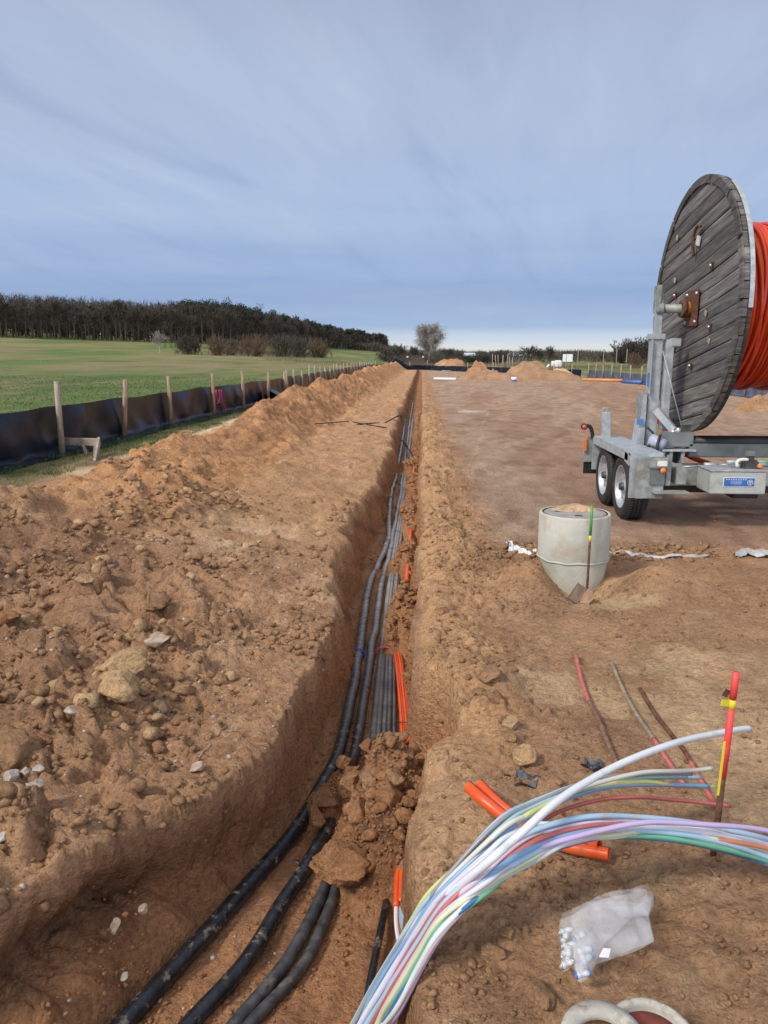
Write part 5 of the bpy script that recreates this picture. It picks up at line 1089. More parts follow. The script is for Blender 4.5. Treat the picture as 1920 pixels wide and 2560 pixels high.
# ------------------------------------------------------------------ cable reel and trailer
k1 = lambda x, y: ((1400 + x / 3.19) / S_, (400 + y / 3.19) / S_)
k2 = lambda x, y: ((1400 + x / 3.19) / S_, (900 + y / 3.19) / S_)
RX, RY, RZ, RR = 2.797, 8.3, 2.144, 1.276
reel = thing('cable_reel', (3.5, RY, RZ - RR), 'huge weathered wooden cable reel wound with orange duct on the trailer', 'cable reel')
def flange(x0, out, parent):
    """disc of diagonal planks; out = -1: outer face looks to -X"""
    m = MB(); m.C = []; pw = .152; n_ = int(2 * RR / pw) + 2; tilt = R(10); r_ = random.Random(5 if out < 0 else 6); cols = []
    vdir = np.array([0, -math.cos(tilt), math.sin(tilt)]); ndir = np.array([0, math.sin(tilt), math.cos(tilt)])
    for i in range(n_):
        a = -RR + i * pw + .004; b = min(-RR + (i + 1) * pw - .006, RR - .004)
        if a >= RR or b <= -RR: continue
        a = max(a, -RR + .004); rows = 9; P_ = []
        for k in range(rows):
            v = a + (b - a) * k / (rows - 1); hlf = math.sqrt(max(RR * RR - v * v, 1e-5)); P_.append((v, hlf))
        th = .045; jx = r_.uniform(-.004, .004); ns = 12; V = []
        for lay in (0, 1):
            for v, hlf in P_:
                for q_ in range(ns + 1):
                    u = -hlf + 2 * hlf * q_ / ns
                    sag = 0 if lay else .003 * math.sin(u * 5 + i)
                    bv = .006 if (lay == 0 and (v == P_[0][0] or v == P_[-1][0])) else 0
                    V.append(np.array([x0 + out * (jx + sag - bv) - out * lay * th, RY, RZ]) + vdir * u + ndir * v)
        nn_ = ns + 1; Fc = []
        for lay in (0, 1):
            o_ = lay * rows * nn_
            for k in range(rows - 1):
                for q_ in range(ns):
                    f = (o_ + k * nn_ + q_, o_ + k * nn_ + q_ + 1, o_ + (k + 1) * nn_ + q_ + 1, o_ + (k + 1) * nn_ + q_); Fc.append(f if lay else f[::-1])
        bnd = [k * nn_ for k in range(rows)] + [(rows - 1) * nn_ + q_ for q_ in range(1, nn_)] + [k * nn_ + ns for k in range(rows - 2, -1, -1)] + [q_ for q_ in range(ns - 1, 0, -1)]
        o_ = rows * nn_
        for k in range(len(bnd)): p_, q_ = bnd[k], bnd[(k + 1) % len(bnd)]; Fc.append((p_, q_, q_ + o_, p_ + o_))
        m.add(V, Fc); sh = r_.uniform(.65, 1.25); cols += [(sh, sh * r_.uniform(.97, 1.03), sh * r_.uniform(.95, 1.06), 1)] * len(V)
    # inner backing layer, planks the other way (seen in the joints as dark wood)
    nb = len(cols)
    m.lathe([(0, -.025), (RR - .012, -.025), (RR - .012, .02), (0, .02)], 72, mtx((1, 0, 0), (x0 - out * .072, RY, RZ))); cols += [(.35, .33, .32, 1)] * (m.n - nb)
    o = m.build('flange', M['flange'], parent, False)
    at2 = o.data.attributes.new('plank', 'FLOAT_COLOR', 'POINT'); at2.data.foreach_set('color', np.array(cols, np.float32).ravel())
    return o
fl = flange(RX, -1, reel); flange(RX + 1.42, 1, reel)
# rim boards of the visible flange
cols = []
m = MB(); m.lathe([(RR - .13, .002), (RR - .002, .002), (RR + .004, -.004), (RR + .004, -.05)], 90, mtx((-1, 0, 0), (RX - .0095, RY, RZ)))
m2 = MB()
NB = 14
for k in range(NB):
    a0, a1 = 2 * math.pi * k / NB + .012, 2 * math.pi * (k + 1) / NB - .012; V = []; ns = 8
    for x in (RX - .018, RX + .0):
        for rr in (RR - .075, RR + .003):
            for q_ in range(ns + 1):
                a = a0 + (a1 - a0) * q_ / ns; V.append((x, RY + rr * math.cos(a), RZ + rr * math.sin(a)))
    L_ = ns + 1; f = []
    for q_ in range(ns): f += [(q_, q_ + 1, L_ + q_ + 1, L_ + q_), (2 * L_ + q_, 3 * L_ + q_, 3 * L_ + q_ + 1, 2 * L_ + q_ + 1), (L_ + q_, L_ + q_ + 1, 3 * L_ + q_ + 1, 3 * L_ + q_), (q_, 2 * L_ + q_, 2 * L_ + q_ + 1, q_ + 1)]
    f += [(0, L_, 3 * L_, 2 * L_), (ns, 2 * L_ + ns, 3 * L_ + ns, L_ + ns)]
    nb = m2.n; m2.add(V, f); sh = random.uniform(.5, 1.0); cols += [(sh, sh * .97, sh * .95, 1)] * len(V)
rb = m2.build('rim_board', M['flange'], fl); at2 = rb.data.attributes.new('plank', 'FLOAT_COLOR', 'POINT'); at2.data.foreach_set('color', np.array(cols, np.float32).ravel())
# thin steel band on the upper near rim
pts = [(RX + .068, RY + (RR + .006) * math.cos(a), RZ + (RR + .006) * math.sin(a)) for a in np.linspace(R(120), R(183), 26)]
mb = MB(); V = []
for p_ in pts:
    p_ = np.array(p_); d = (p_ - [p_[0], RY, RZ]) / np.linalg.norm(p_ - [p_[0], RY, RZ])
    for dx_, dr in ((-.02, 0), (.02, 0), (.02, .006), (-.02, .006)): V.append(p_ + [dx_, 0, 0] + d * dr)
mb.add(V, [(i * 4 + j, i * 4 + (j + 1) % 4, (i + 1) * 4 + (j + 1) % 4, (i + 1) * 4 + j) for i in range(len(pts) - 1) for j in range(4)] + [(0, 1, 2, 3), tuple((len(pts) - 1) * 4 + j for j in (3, 2, 1, 0))]); mb.build('steel_band', M['galv'], fl)
def onflange(x, y, k=k1): return PX(*k(x, y), RX - .02)
cpl = MB().box((RX - .022, RY - .03, RZ), (.012, .40, .36), bev=.003); cpl.build('centre_plate', M['rust'], fl)
for dy, dz in ((-.16, .14), (.12, .14), (-.16, -.14), (.12, -.14)): MB().lathe([(0, .018), (.016, .016), (.018, 0)], 10, mtx((-1, 0, 0), (RX - .028, RY - .03 + dy, RZ + dz))).build('bolt', M['chrome'], fl, True)
for x, y in [(1205, 840), (915, 1080), (1190, 1330), (905, 1505), (1035, 1640)]:
    p = onflange(x, y); MB().box(p + [0.004, 0, 0], (.010, .05, .07), rot=(R(10), 0, 0), bev=.002).build('washer_plate', M['rust'], fl); MB().lathe([(0, .016), (.013, .014), (.015, 0)], 8, mtx((-1, 0, 0), p + [-.002, 0, 0])).build('bolt', M['chrome'], fl, True)
for x, y in [(930, 620), (910, 960), (1155, 1220), (1180, 1440)]: 
    p = onflange(x, y); MB().box(p + [.006, 0, 0], (.004, .07, .05), rot=(R(25), 0, 0)).build('stapled_label', M['board'], fl)
# hooked bracket and slot
p = onflange(1110, 640); MB().tube([p + [-.01, .10, -.14], p + [-.03, .09, -.03], p + [-.035, .06, .07], p + [-.035, -.02, .13], p + [-.03, -.10, .12]], .016, 8, res=5).build('hook', M['rust'], fl, True)
MB().box(p + [-.002, .02, 0], (.012, .09, .09), rot=(.3, 0, 0)).build('slot_sky', M['lens_white'], fl)  # pale panel added in place of bright sky showing through the slot
# winding
m = MB(); W0 = RX + .11; W1_ = RX + 1.31; rr0 = .79; tr0 = .0185; nt_ = int((W1_ - W0) / (2 * tr0 * .98)); rw = random.Random(9)
for i in range(nt_):
    x = W0 + tr0 + i * 2 * tr0 * .98; a = np.linspace(0, 2 * math.pi, 73); rr = rr0 + rw.uniform(-.012, .008) + .02 * math.exp(-((x - W0) / .12) ** 2) * 0; ph = rw.uniform(0, 6.28); am = rw.uniform(0, .010)
    m.tube(np.column_stack([x + am * np.sin(a + ph), RY + rr * np.cos(a), RZ + rr * np.sin(a)]), tr0, 8, cap=False)
for i in range(12):
    x = W0 + .05 + rw.uniform(0, 1.1); a = np.linspace(0, 2 * math.pi, 73); rr = rr0 + .030; ph = rw.uniform(0, 6.28); am = rw.uniform(.02, .07)
    m.tube(np.column_stack([np.clip(x + am * np.sin(a + ph), W0 + .02, W1_), RY + rr * np.cos(a), RZ + rr * np.sin(a)]), tr0, 8, cap=False)
m.lathe([(rr0 - .01, 0), (rr0 - .01, W1_ - W0)], 64, mtx((1, 0, 0), (W0, RY, RZ)))
m.build('duct_winding', M['orange_reel'], reel, True)

TX = 2.08                                                   # outer face of the left wheels
tr = thing('reel_trailer', (3.5, 8.3, 0), 'galvanised twin axle reel trailer with lifting posts carrying the wooden reel', 'trailer')
def wheel(x, y, side, parent):
    t_o = MB(); rr = .335; wd = .205
    prof = [(.215, .0), (.225, -.012), (.27, -.022), (.305, -.018), (.322, -.004), (.330, .010)]
    gro = []
    for g in (.055, .095, .135): gro += [(.334, g - .005), (.322, g - .003), (.322, g + .003), (.334, g + .005)]
    prof2 = prof + [(.335, .018)] + gro + [(.335, wd - .038), (.330, wd - .03), (.322, wd - .016), (.305, wd - .002), (.27, wd), (.215, wd - .02)]
    mm = mtx((side, 0, 0), (x, y, rr)); t_o.lathe(prof2, 72, mm, True)
    o = t_o.build('wheel', M['rubber'], parent, True)
    # tread lugs
    tl = MB()
    for k in range(60):
        a = 2 * math.pi * k / 60
        for g, s in ((.022, 1), (wd - .042, -1)):
            c_ = mm @ Vector((.3355 * math.cos(a), .3355 * math.sin(a), g + .006)); tl.box(c_, (.026, .010, .020), rot=(a, 0, 0)) if False else tl.beam(mm @ Vector((.3355 * math.cos(a), .3355 * math.sin(a), g - .008)), mm @ Vector((.3355 * math.cos(a + .02), .3355 * math.sin(a + .02), g + .022)), .020, .008, 0, upv=(0, math.sin(a), math.cos(a)))
    tl.build('tread', M['rubber'], o)
    rim = MB().lathe([(.222, .004), (.226, -.008), (.218, -.012), (.210, .0), (.204, .035), (.190, .05), (.165, .052), (.150, .042), (.135, .034), (.105, .03), (.085, .045), (.06, .05), (.055, .02), (0, .018)], 48, mm)
    rm = rim.build('rim', M['rim'], o, True)
    hm = MB()
    for k in range(10):
        a = 2 * math.pi * k / 10; hm.lathe([(0, 0), (.015, 0), (.017, .006)], 10, mm @ Matrix.Translation((.152 * math.cos(a), .152 * math.sin(a), .038)) )
    hm.build('vent_holes', M['seal'], rm)
    nm = MB()
    for k in range(6):
        a = 2 * math.pi * k / 6; nm.lathe([(0, -.014), (.009, -.012), (.011, .0)], 6, mm @ Matrix.Translation((.085 * math.cos(a), .085 * math.sin(a), .040)))
    nm.build('wheel_nuts', M['chrome'], rm)
    MB().lathe([(0, -.02), (.038, -.018), (.045, .03)], 24, mm).build('hub_cap', M['darksteel'], rm, True)
for yy in (7.90, 8.68): wheel(TX, yy, 1, tr); wheel(4.92, yy, -1, tr)
def fender(x0, x1, s):
    ya, yb = 7.46, 9.12; z1 = .735
    m = MB(); m.box(((x0 + x1) / 2, (ya + yb) / 2, z1), (x1 - x0, yb - ya, .012), bev=.003)                     # top plate
    m.box((x0 if s > 0 else x1, (ya + yb) / 2 + .03, z1 - .045), (.008, yb - ya - .1, .08), bev=.002)             # outer skirt
    m.box(((x0 + x1) / 2, ya, z1 - .22), (x1 - x0, .010, .44), bev=.003)                                          # near end plate
    m.box(((x0 + x1) / 2, yb, z1 - .20), (x1 - x0, .010, .40), bev=.003)
    m.beam((x0 if s > 0 else x1, ya + .01, z1 - .08), (x0 if s > 0 else x1, ya + .20, z1 - .05), .008, .10, .002)
    o = m.build('fender', M['galv'], tr); return o
fd = fender(TX - .045, TX + .27, 1); fender(4.72, 5.0, -1)
# near corner box over the fender end (crop: 550-755)
MB().box((TX + .135, 7.40, .50), (.27, .03, .40), bev=.006).build('mudguard', M['galv_dull'], tr)
MB().box((TX + .20, 7.375, .575), (.14, .02, .27), bev=.004).build('ribbed_panel', M['steel_mid'], tr)
MB().box((TX + .20, 7.42, .655), (.18, .16, .10), bev=.008).build('corner_bracket', M['galv_dull'], tr)
MB().box((TX + .32, 7.35, .375), (.34, .14, .018), bev=.003).build('step_plate', M['galv_dull'], tr)
# far end plate, flap and marker lamp
MB().box((TX - .02, 9.16, .57), (.24, .03, .30), bev=.004).build('front_plate', M['galv_dull'], tr)
MB().box((TX - .03, 9.17, .36), (.2, .015, .16)).build('mudflap', M['black'], tr)
lm = MB().tube([PY(*k2(262, 618), 9.1), PY(*k2(255, 570), 9.1), PY(*k2(238, 530), 9.1), PY(*k2(205, 525), 9.1)], .022, 10, res=5).build('marker_arm', M['black'], tr, True)
pl = PY(*k2(195, 532), 9.08); MB().lathe([(0, .035), (.03, .03), (.038, 0), (.038, -.03), (0, -.03)], 16, mtx((0, -1, 0), pl)).build('lamp_housing', M['black'], lm, True); MB().lathe([(0, .045), (.022, .042), (.028, .03)], 16, mtx((-.2, -1, 0), pl)).build('lens', M['lens_red'], lm, True)
MB().box(PY(*k2(200, 670), 9.12), (.03, .02, .16)).build('reflector', M['amber'], tr)
# sleeve post
sp = PY(*k2(367, 595), 8.95); spt = PY(*k2(367, 415), 8.95)
MB().beam(sp - np.array([0, 0, .05]), spt, .095, .095, .005, upv=(0, 1, 0)).build('sleeve_post', M['galv'], tr)
MB().tube([spt + [-.035, 0, -.02], spt + [-.035, 0, .045], spt + [.035, 0, .045], spt + [.035, 0, -.02]], .007, 6).build('handle', M['galv'], tr, True)
# lifting post
PXx = 2.45
def zat(y, Yv, k): return PY(*k(700, y), Yv)[2]
def lift_post(px, s):
    m = MB(); m.box((px, 8.30, 1.27), (.115, .12, 1.12), bev=.006); m.build('lifting_post', M['galv'], tr)
    MB().box((px, 8.30, 1.86), (.15, .15, .06), bev=.005).build('collar', M['galv'], tr)
    MB().box((px + .01 * s, 8.31, 2.02), (.065, .08, .42), bev=.005).build('inner_post', M['galv'], tr)
    MB().box((px - .105 * s, 8.31, 1.0), (.06, .18, .56), bev=.006).build('side_plate', M['galv_dull'], tr)
    MB().box((px - .06 * s, 8.22, 1.55), (.012, .05, .56), bev=.002).build('side_plate', M['galv'], tr)
    m = MB().box((px + .125 * s, 8.25, 1.36), (.085, .08, .94), bev=.006); m.build('ram_casing', M['galv'], tr)
    MB().box((px + .127 * s, 8.205, 1.36), (.06, .010, .90)).build('ram_cover', M['steel_mid' if False else 'galv'], tr)
    MB().box((px + .175 * s, 8.23, 1.80), (.11, .08, .085), bev=.008).build('ram_bracket', M['galv'], tr)
    h_ = MB(); h_.box((px - .01, 8.26, 2.24), (.05, .03, .28), bev=.008); h_.box((px - .01, 8.36, 2.24), (.05, .03, .28), bev=.008); h_.lathe([(0, .03), (.05, .03), (.05, -.03), (0, -.03)], 20, mtx((1, 0, 0), (px, 8.31, 2.27))); h_.lathe([(.045, .025), (.070, .025), (.070, -.025), (.045, -.025)], 20, mtx((1, 0, 0), (px + .015, 8.30, RZ)), True)
    h_.build('axle_clevis', M['galv_dull'], tr)
    # wedge foot
    V = [(px - .16 * s, 8.20, .74), (px - .08 * s, 8.20, .74), (px - .08 * s, 8.20, 1.26), (px - .11 * s, 8.20, 1.26)]; V = V + [(a, 8.40, c2) for a, b, c2 in V]
    MB().add(V, [(0, 1, 2, 3), (7, 6, 5, 4), (0, 4, 5, 1), (1, 5, 6, 2), (2, 6, 7, 3), (3, 7, 4, 0)]).build('foot_wedge', M['galv'], tr)
    MB().box((px - .14 * s, 8.18, .98), (.07, .004, .06)).build('blue_mark', M['blue_paint'], tr)
lift_post(PXx, 1); lift_post(4.53, -1)
MB().box((PXx - .075, 8.215, 1.42), (.022, .02, .14)).build('blue_mark', M['blue_paint'], tr)
ax = MB().tube([(PXx - .02, RY, RZ), (3.5, RY, RZ), (4.55, RY, RZ)], .046, 20); ax.build('axle_shaft', M['galv_dull'], tr, True)
MB().lathe([(.046, -.03), (.085, -.03), (.095, -.01), (.095, .02), (.046, .02)], 24, mtx((1, 0, 0), (RX - .09, RY, RZ)), True).build('axle_collar', M['rust'], tr, True)
MB().lathe([(.046, -.02), (.072, -.02), (.072, .02), (.046, .02)], 24, mtx((1, 0, 0), (RX - .05, RY, RZ)), True).build('axle_bush', M['rust_orange'], tr, True)
MB().tube([PY(*k1(985, 1200), 8.22), PY(*k1(975, 1250), 8.22)], .012, 6).build('grease_tail', M['rust'], tr, True)
# brace, brackets, cross members
MB().beam(PY(*k2(765, 395), 8.15), PY(*k2(905, 560), 8.05), .075, .075, .006).build('brace', M['galv'], tr)
MB().box(PY(*k2(930, 630), 8.0), (.30, .16, .15), bev=.01).build('frame_bracket', M['steel_mid'], tr)
MB().box(PY(*k2(930, 715), 7.95), (.34, .18, .02), bev=.003).build('bracket_flange', M['galv'], tr)
for x in (866, 960): MB().box(PY(*k2(x, 790), 7.95), (.035, .14, .20), bev=.003).build('bracket_leg', M['galv_dull'], tr)
MB().box(PY(*k2(915, 790), 8.02), (.12, .05, .20)).build('bracket_core', M['black'], tr)
MB().tube([PY(*k2(905, 555), 8.02), PY(*k2(900, 600), 8.02)], .03, 8).build('pin', M['chrome'], tr, True)
MB().tube([PY(*k2(945, 540), 8.0), PY(*k2(945, 590), 8.0)], .028, 8).build('pin', M['chrome'], tr, True)
MB().tube([PY(*k2(725, 635), 8.0), PY(*k2(835, 685), 7.9)], .065, 16).build('hydraulic_ram', M['lavender'], tr, True)
MB().tube([PY(*k2(800, 600), 7.9), PY(*k2(775, 690), 7.84), PY(*k2(790, 800), 7.84)], .015, 8, res=4).build('hose', M['black'], tr, True)
MB().tube([PY(*k2(700, 540), 8.1), PY(*k2(745, 600), 8.0), PY(*k2(700, 700), 7.95)], .012, 8, res=4).build('hose', M['black'], tr, True)
z_ = PY(*k2(1300, 655), 8.0)[2]; MB().tube([(PY(*k2(1010, 655), 8.0)[0], 8.0, z_), (3.6, 8.0, z_), (4.5, 8.0, z_)], .068, 20).build('roller', M['black'], tr, True)
z_ = PY(*k2(1300, 718), 7.96)[2]; x_ = PY(*k2(1020, 718), 7.96)[0]; MB().box(((x_ + 4.5) / 2, 7.96, z_), (4.5 - x_, .08, .135), bev=.005).build('cross_beam', M['steel_mid'], tr)
z_ = PY(*k2(1000, 912), 7.85)[2]; x_ = PY(*k2(775, 912), 7.85)[0]; MB().box(((x_ + 4.5) / 2, 7.85, z_), (4.5 - x_, .10, .22), bev=.006).build('lower_beam', M['galv_dull'], tr)
for yy in (7.90, 8.68): MB().beam((2.28, yy, .33), (4.72, yy, .33), .09, .09, .01).build('wheel_axle', M['black'], tr)
for xx in (2.52, 4.48): MB().box((xx, 8.5, .52), (.10, 2.2, .16), bev=.006).build('side_rail', M['galv_dull'], tr)
MB().box((3.5, 9.55, .52), (2.1, .10, .16), bev=.006).build('cross_beam', M['galv_dull'], tr)
# lamp on the bracket
pl = PY(*k2(812, 825), 7.35); lb_ = MB().box(pl, (.125, .03, .085), bev=.014).build('position_lamp', M['black'], tr); MB().box(pl + [0, -.017, 0], (.095, .01, .055), bev=.004).build('lens', M['lens_white'], lb_); 
MB().lathe([(0, .01), (.026, .006), (.028, 0)], 20, mtx((0, -1, 0), PY(*k2(824, 884), 7.34))).build('reflector', M['amber'], tr, True)
MB().box(PY(*k2(865, 880), 7.40), (.05, .02, .30), bev=.004).build('lamp_bracket', M['galv_dull'], tr)
# rods and turnbuckle
MB().tube([PY(*k2(970, 825), 7.8), PY(*k2(1160, 830), 7.8)], .006, 6).build('pull_rod', M['darksteel'], tr, True)
MB().tube([PY(*k2(970, 852), 7.8), PY(*k2(1160, 845), 7.8)], .006, 6).build('pull_rod', M['chrome'], tr, True)
MB().tube([PY(*k2(1150, 838), 7.78), PY(*k2(1255, 838), 7.78)], .028, 10).build('turnbuckle', M['galv'], tr, True)
MB().tube([PY(*k2(1255, 838), 7.78), PY(*k2(1340, 835), 7.7)], .010, 8).build('pull_rod', M['galv'], tr, True)
# tool box with sticker
BY = 7.30
a = PY(*k2(1200, 980), BY); b = PY(*k2(1645, 980), BY); ztop = PY(*k2(1400, 890), BY)[2]; zbot = PY(*k2(1400, 1070), BY)[2]
tb_ = MB().box(((a[0] + b[0]) / 2, BY + .18, (ztop + zbot) / 2), (b[0] - a[0], .36, ztop - zbot), bev=.008).build('tool_box', M['box'], tr)
MB().box(((a[0] + b[0]) / 2, BY + .18, ztop + .006), (b[0] - a[0] + .02, .38, .012), bev=.003).build('lid', M['galv'], tb_)
s0 = PY(*k2(1305, 930), BY - .003); s1 = PY(*k2(1552, 1018), BY - .003)
sx, sz_ = (s0[0] + s1[0]) / 2, (s0[2] + s1[2]) / 2 ; sw, sh_ = s1[0] - s0[0], (s0[2] - s1[2]) * .86
st = MB().box((sx, BY - .002, sz_), (sw, .004, sh_)).build('sticker', M['lens_white'], tb_)
MB().box((sx, BY - .0055, sz_), (sw * .95, .003, sh_ * .86)).build('blue_field', M['sign_blue'], st)
m = MB(); 
for k, (w_, dz) in enumerate([(.60, .27), (.30, .12), (.34, .02), (.26, -.08), (.30, -.18)]):
    nseg = 9 if k == 0 else 7
    for q_ in range(nseg): m.box((sx - sw * .10 + w_ * sw * (q_ / (nseg - 1) - .5), BY - .0080, sz_ + dz * sh_), (w_ * sw / nseg * .62, .002, sh_ * (.075 if k == 0 else .04)))
m.build('lettering', M['lens_white'], st)
ec = (sx + sw * .34, BY - .0075, sz_ - sh_ * .04); er = sh_ * .30
m = MB().lathe([(er * .84, 0), (er, 0), (er, .002), (er * .84, .002)], 32, mtx((0, -1, 0), ec), True)
m.box((ec[0], BY - .0085, ec[2] - er * .08), (er * .22, .002, er * 1.1)); m.box((ec[0], BY - .0085, ec[2] + er * .38), (er * 1.0, .002, er * .2)); m.box((ec[0] - er * .36, BY - .0085, ec[2] + er * .12), (er * .2, .002, er * .4), rot=(0, .5, 0)); m.box((ec[0] + er * .36, BY - .0085, ec[2] + er * .12), (er * .2, .002, er * .4), rot=(0, -.5, 0))
m.build('emblem', M['lens_white'], st)
MB().box(((a[0] + b[0]) / 2 + .12, BY + .2, zbot - .03), (.24, .2, .06), bev=.006).build('box_foot', M['black'], tb_)
MB().tube([PY(*k2(770, 1062), 7.6), PY(*k2(870, 1050), 7.6), PY(*k2(960, 1040), 7.7)], .008, 6, res=3).build('hose', M['black'], tr, True)
# valve block on the box
vb = MB().box(PY(*k2(1510, 840), 7.45), (.14, .10, .10), bev=.01).build('valve_block', M['darksteel'], tr)
MB().box(PY(*k2(1518, 790), 7.45), (.06, .05, .12), bev=.008).build('valve_lever', M['darksteel'], vb)
MB().box(PY(*k2(1518, 748), 7.45), (.085, .06, .055), bev=.01).build('solenoid', M['steel_mid'], vb)
MB().tube([PY(*k2(1330, 815), 7.5), PY(*k2(1400, 812), 7.5), PY(*k2(1470, 818), 7.5)], .020, 10).build('coupling', M['galv'], vb, True)
MB().tube([PY(*k2(1415, 850), 7.42), PY(*k2(1412, 815), 7.42), PY(*k2(1440, 795), 7.42), PY(*k2(1500, 795), 7.42)], .016, 10, res=4).build('elbow_pipe', M['lens_white'], vb, True)
MB().tube([PY(*k2(1560, 812), 7.45), PY(*k2(1680, 815), 7.45)], .016, 10).build('green_hose', M['t_green'], vb, True)
MB().tube([PY(*k2(1540, 835), 7.42), PY(*k2(1680, 838), 7.42)], .020, 10).build('coupling', M['galv_dull'], vb, True)
MB().tube([PY(*k2(1590, 862), 7.4), PY(*k2(1600, 840), 7.4)], .03, 8).build('orange_plug', M['amber'], vb, True)
# wire from the post to the frame, and the duct tail running off the reel
MB().tube([PY(*k1(820, 1520), 8.15), PY(*k2(900, 250), 8.08), PY(*k2(978, 560), 8.0)], .005, 6).build('steel_wire', M['galv'], tr, True)
for q_, lb in [([(800, 500), (860, 590), (930, 690), (1030, 765), (1110, 800), (1200, 830)], 'orange duct tail hanging from the reel through the trailer frame')]:
    wtube('duct_tail', [PY(*k2(x, y), 8.75 - .0 * i) for i, (x, y) in enumerate([(700, 330)] + q_)], .03, M['orange_reel'], lb, 'duct')

# ------------------------------------------------------------------ silt fence on the left
fx = [(141, 955, 156, 1134)]
posts = []   # base (x,y view), top (x,y view)
PB = [((135, 982), (122, 824)), ((268, 946), (271, 820)), ((370, 920), (364, 812)), ((463, 899), (459, 807)), ((527, 884), (523, 802)), ((579, 872), (580, 803)), ((620, 858), (619, 799))]
F0 = thing('silt_fence', (-6.2, 20, 0), 'black plastic sheet fence on wooden posts along the green field', 'fence')
basep = [P(*b) for b, t_ in PB]
ys_ = [p[1] for p in basep]
line = lambda y: np.interp(y, [0, 12, 18, 24, 27, 32, 60, 104], [-6.3, -6.25, -6.15, -5.85, -5.75, -5.8, -6.2, -6.4])
for (b_, t_), p in zip(PB, basep):
    q_ = PY(*t_, p[1] - .02); MB().tube(np.array([p - [0, 0, .1], (p + q_) / 2, q_]), [.052, .05, .047], 10).build('post', M['post' if p[1] < 14 else 'post_brown'], F0, True)
yy = 32.5; rp = random.Random(4)
while yy < 103:
    x = line(yy); h_ = rp.uniform(1.0, 1.25); MB().tube(np.array([[x, yy, -.1], [x + rp.uniform(-.03, .03), yy, h_]]), .045, 7).build('post', M['post'], F0, True); yy += 2.6 if yy < 60 else 3.4
def sheet(name, parent, path, hgt_, mat, seed, flap=.5, off=0, side=1, sag=.05):
    V = []; n_ = 14; path = np.array(path); L = np.concatenate([[0], np.cumsum(np.linalg.norm(np.diff(path[:, :2], axis=0), axis=1))])
    s_ = np.concatenate([np.arange(0, min(L[-1], 30), .10), np.arange(30, L[-1], .45)]) if L[-1] > 30 else np.arange(0, L[-1], .1)
    X = np.interp(s_, L, path[:, 0]); Y = np.interp(s_, L, path[:, 1]); T = np.gradient(np.column_stack([X, Y]), axis=0); T /= np.linalg.norm(T, axis=1)[:, None]; Nn = np.column_stack([T[:, 1], -T[:, 0]]) * side
    for i in range(len(s_)):
        hh = hgt_ * (1 + .05 * float(vn(np.array([s_[i] * .6]), np.array([seed + .5]), 5)[0])) - sag * abs(math.sin(s_[i] * math.pi / 2.72)) * .6
        for j in range(n_):
            t_ = j / (n_ - 1)
            if t_ < .28:   # flap on the ground
                u = 1 - t_ / .28; o_ = .03 + flap * u * (1 + .2 * math.sin(s_[i] * 1.1)); z = .015 + .04 * abs(math.sin(s_[i] * 4 + u * 3 + 2 * math.sin(s_[i]))) * (1 - u * .5)
            else:
                u = (t_ - .28) / .72; z = hh * u + .02; o_ = .03 + .045 * math.sin(u * math.pi) * math.sin(s_[i] * 2.3 + math.sin(s_[i] * .9) * 2) + .03 * (1 - u) ** 2 + .022 * math.sin(s_[i] * 6.1 + u * 5) * (1 - u)
            x = X[i] + Nn[i, 0] * o_; y = Y[i] + Nn[i, 1] * o_
            V.append((x, y, z))
    V = np.array(V); V[:, 2] += np.maximum(height(V[:, 0], V[:, 1], False), 0) * np.where(V[:, 2] < .1, 1, 1)
    m_ = len(s_); Fc = [(i * n_ + j, (i + 1) * n_ + j, (i + 1) * n_ + j + 1, i * n_ + j + 1) for i in range(m_ - 1) for j in range(n_ - 1)]
    V2 = V.copy(); V2[:, 0] -= .004; V2[:, 2] -= .003; nn_ = len(V)
    return mesh_obj(name, np.vstack([V, V2]), Fc + [tuple(k + nn_ for k in f[::-1]) for f in Fc], mat, parent, True)
sheet('plastic_sheet', F0, [(line(y) - .12, y) for y in np.arange(7.2, 104, .5)], .80, M['film'], 1, .42, side=1)
# slack fold of the sheet at the bend
p1_ = PY(583, 812, 26.5); MB().add([P(583, 868) + [0, -.2, .45], P(583, 866) + [0.05, -.1, 0], P(625, 868, .15), P(620, 862, .1) + [0, .4, .1], P(583, 868) + [0, .1, .5]], [(0, 1, 2), (0, 2, 3, 4), (2, 1, 0), (4, 3, 2, 0)]).build('slack_fold', M['film'], F0)
# pink spray mark on the sheet
p_ = PX(476, 855, -5.80); 
for lst in ([(473, 842), (474, 860), (472, 868), (468, 872)], [(478, 842), (478, 856), (480, 868), (484, 878), (486, 888)], [(467, 842), (467, 852), (470, 866), (476, 869)]):
    W = spline(np.array([PX(x, y, line(22.4) + .02) for x, y in lst]), 5); MB().tube(W, .016, 6).build('pink_mark', M['pink'], F0, True)
# batter board beside the first post
bb = thing('batter_board', P(170, 975), 'old timber corner board on pegs in front of the first fence post', 'timber board')
Yb = P(170, 975)[1] - .35
MB().beam(PY(112, 953, Yb + .25), PY(215, 955, Yb - .1), .035, .13, .004).build('board', M['board'], bb)
MB().beam(PY(214, 952, Yb - .12), PY(205, 1003, Yb - 1.0), .04, .14, .004).build('board', M['board'], bb)
MB().beam(PY(207, 955, Yb - .3), PY(206, 1015, Yb - .35), .06, .06, .004, (0, 1, 0)).build('peg', M['board'], bb)
MB().beam(PY(180, 962, Yb), PY(189, 985, Yb - .1), .05, .03, .003, (0, 1, 0)).build('peg', M['post'], bb)
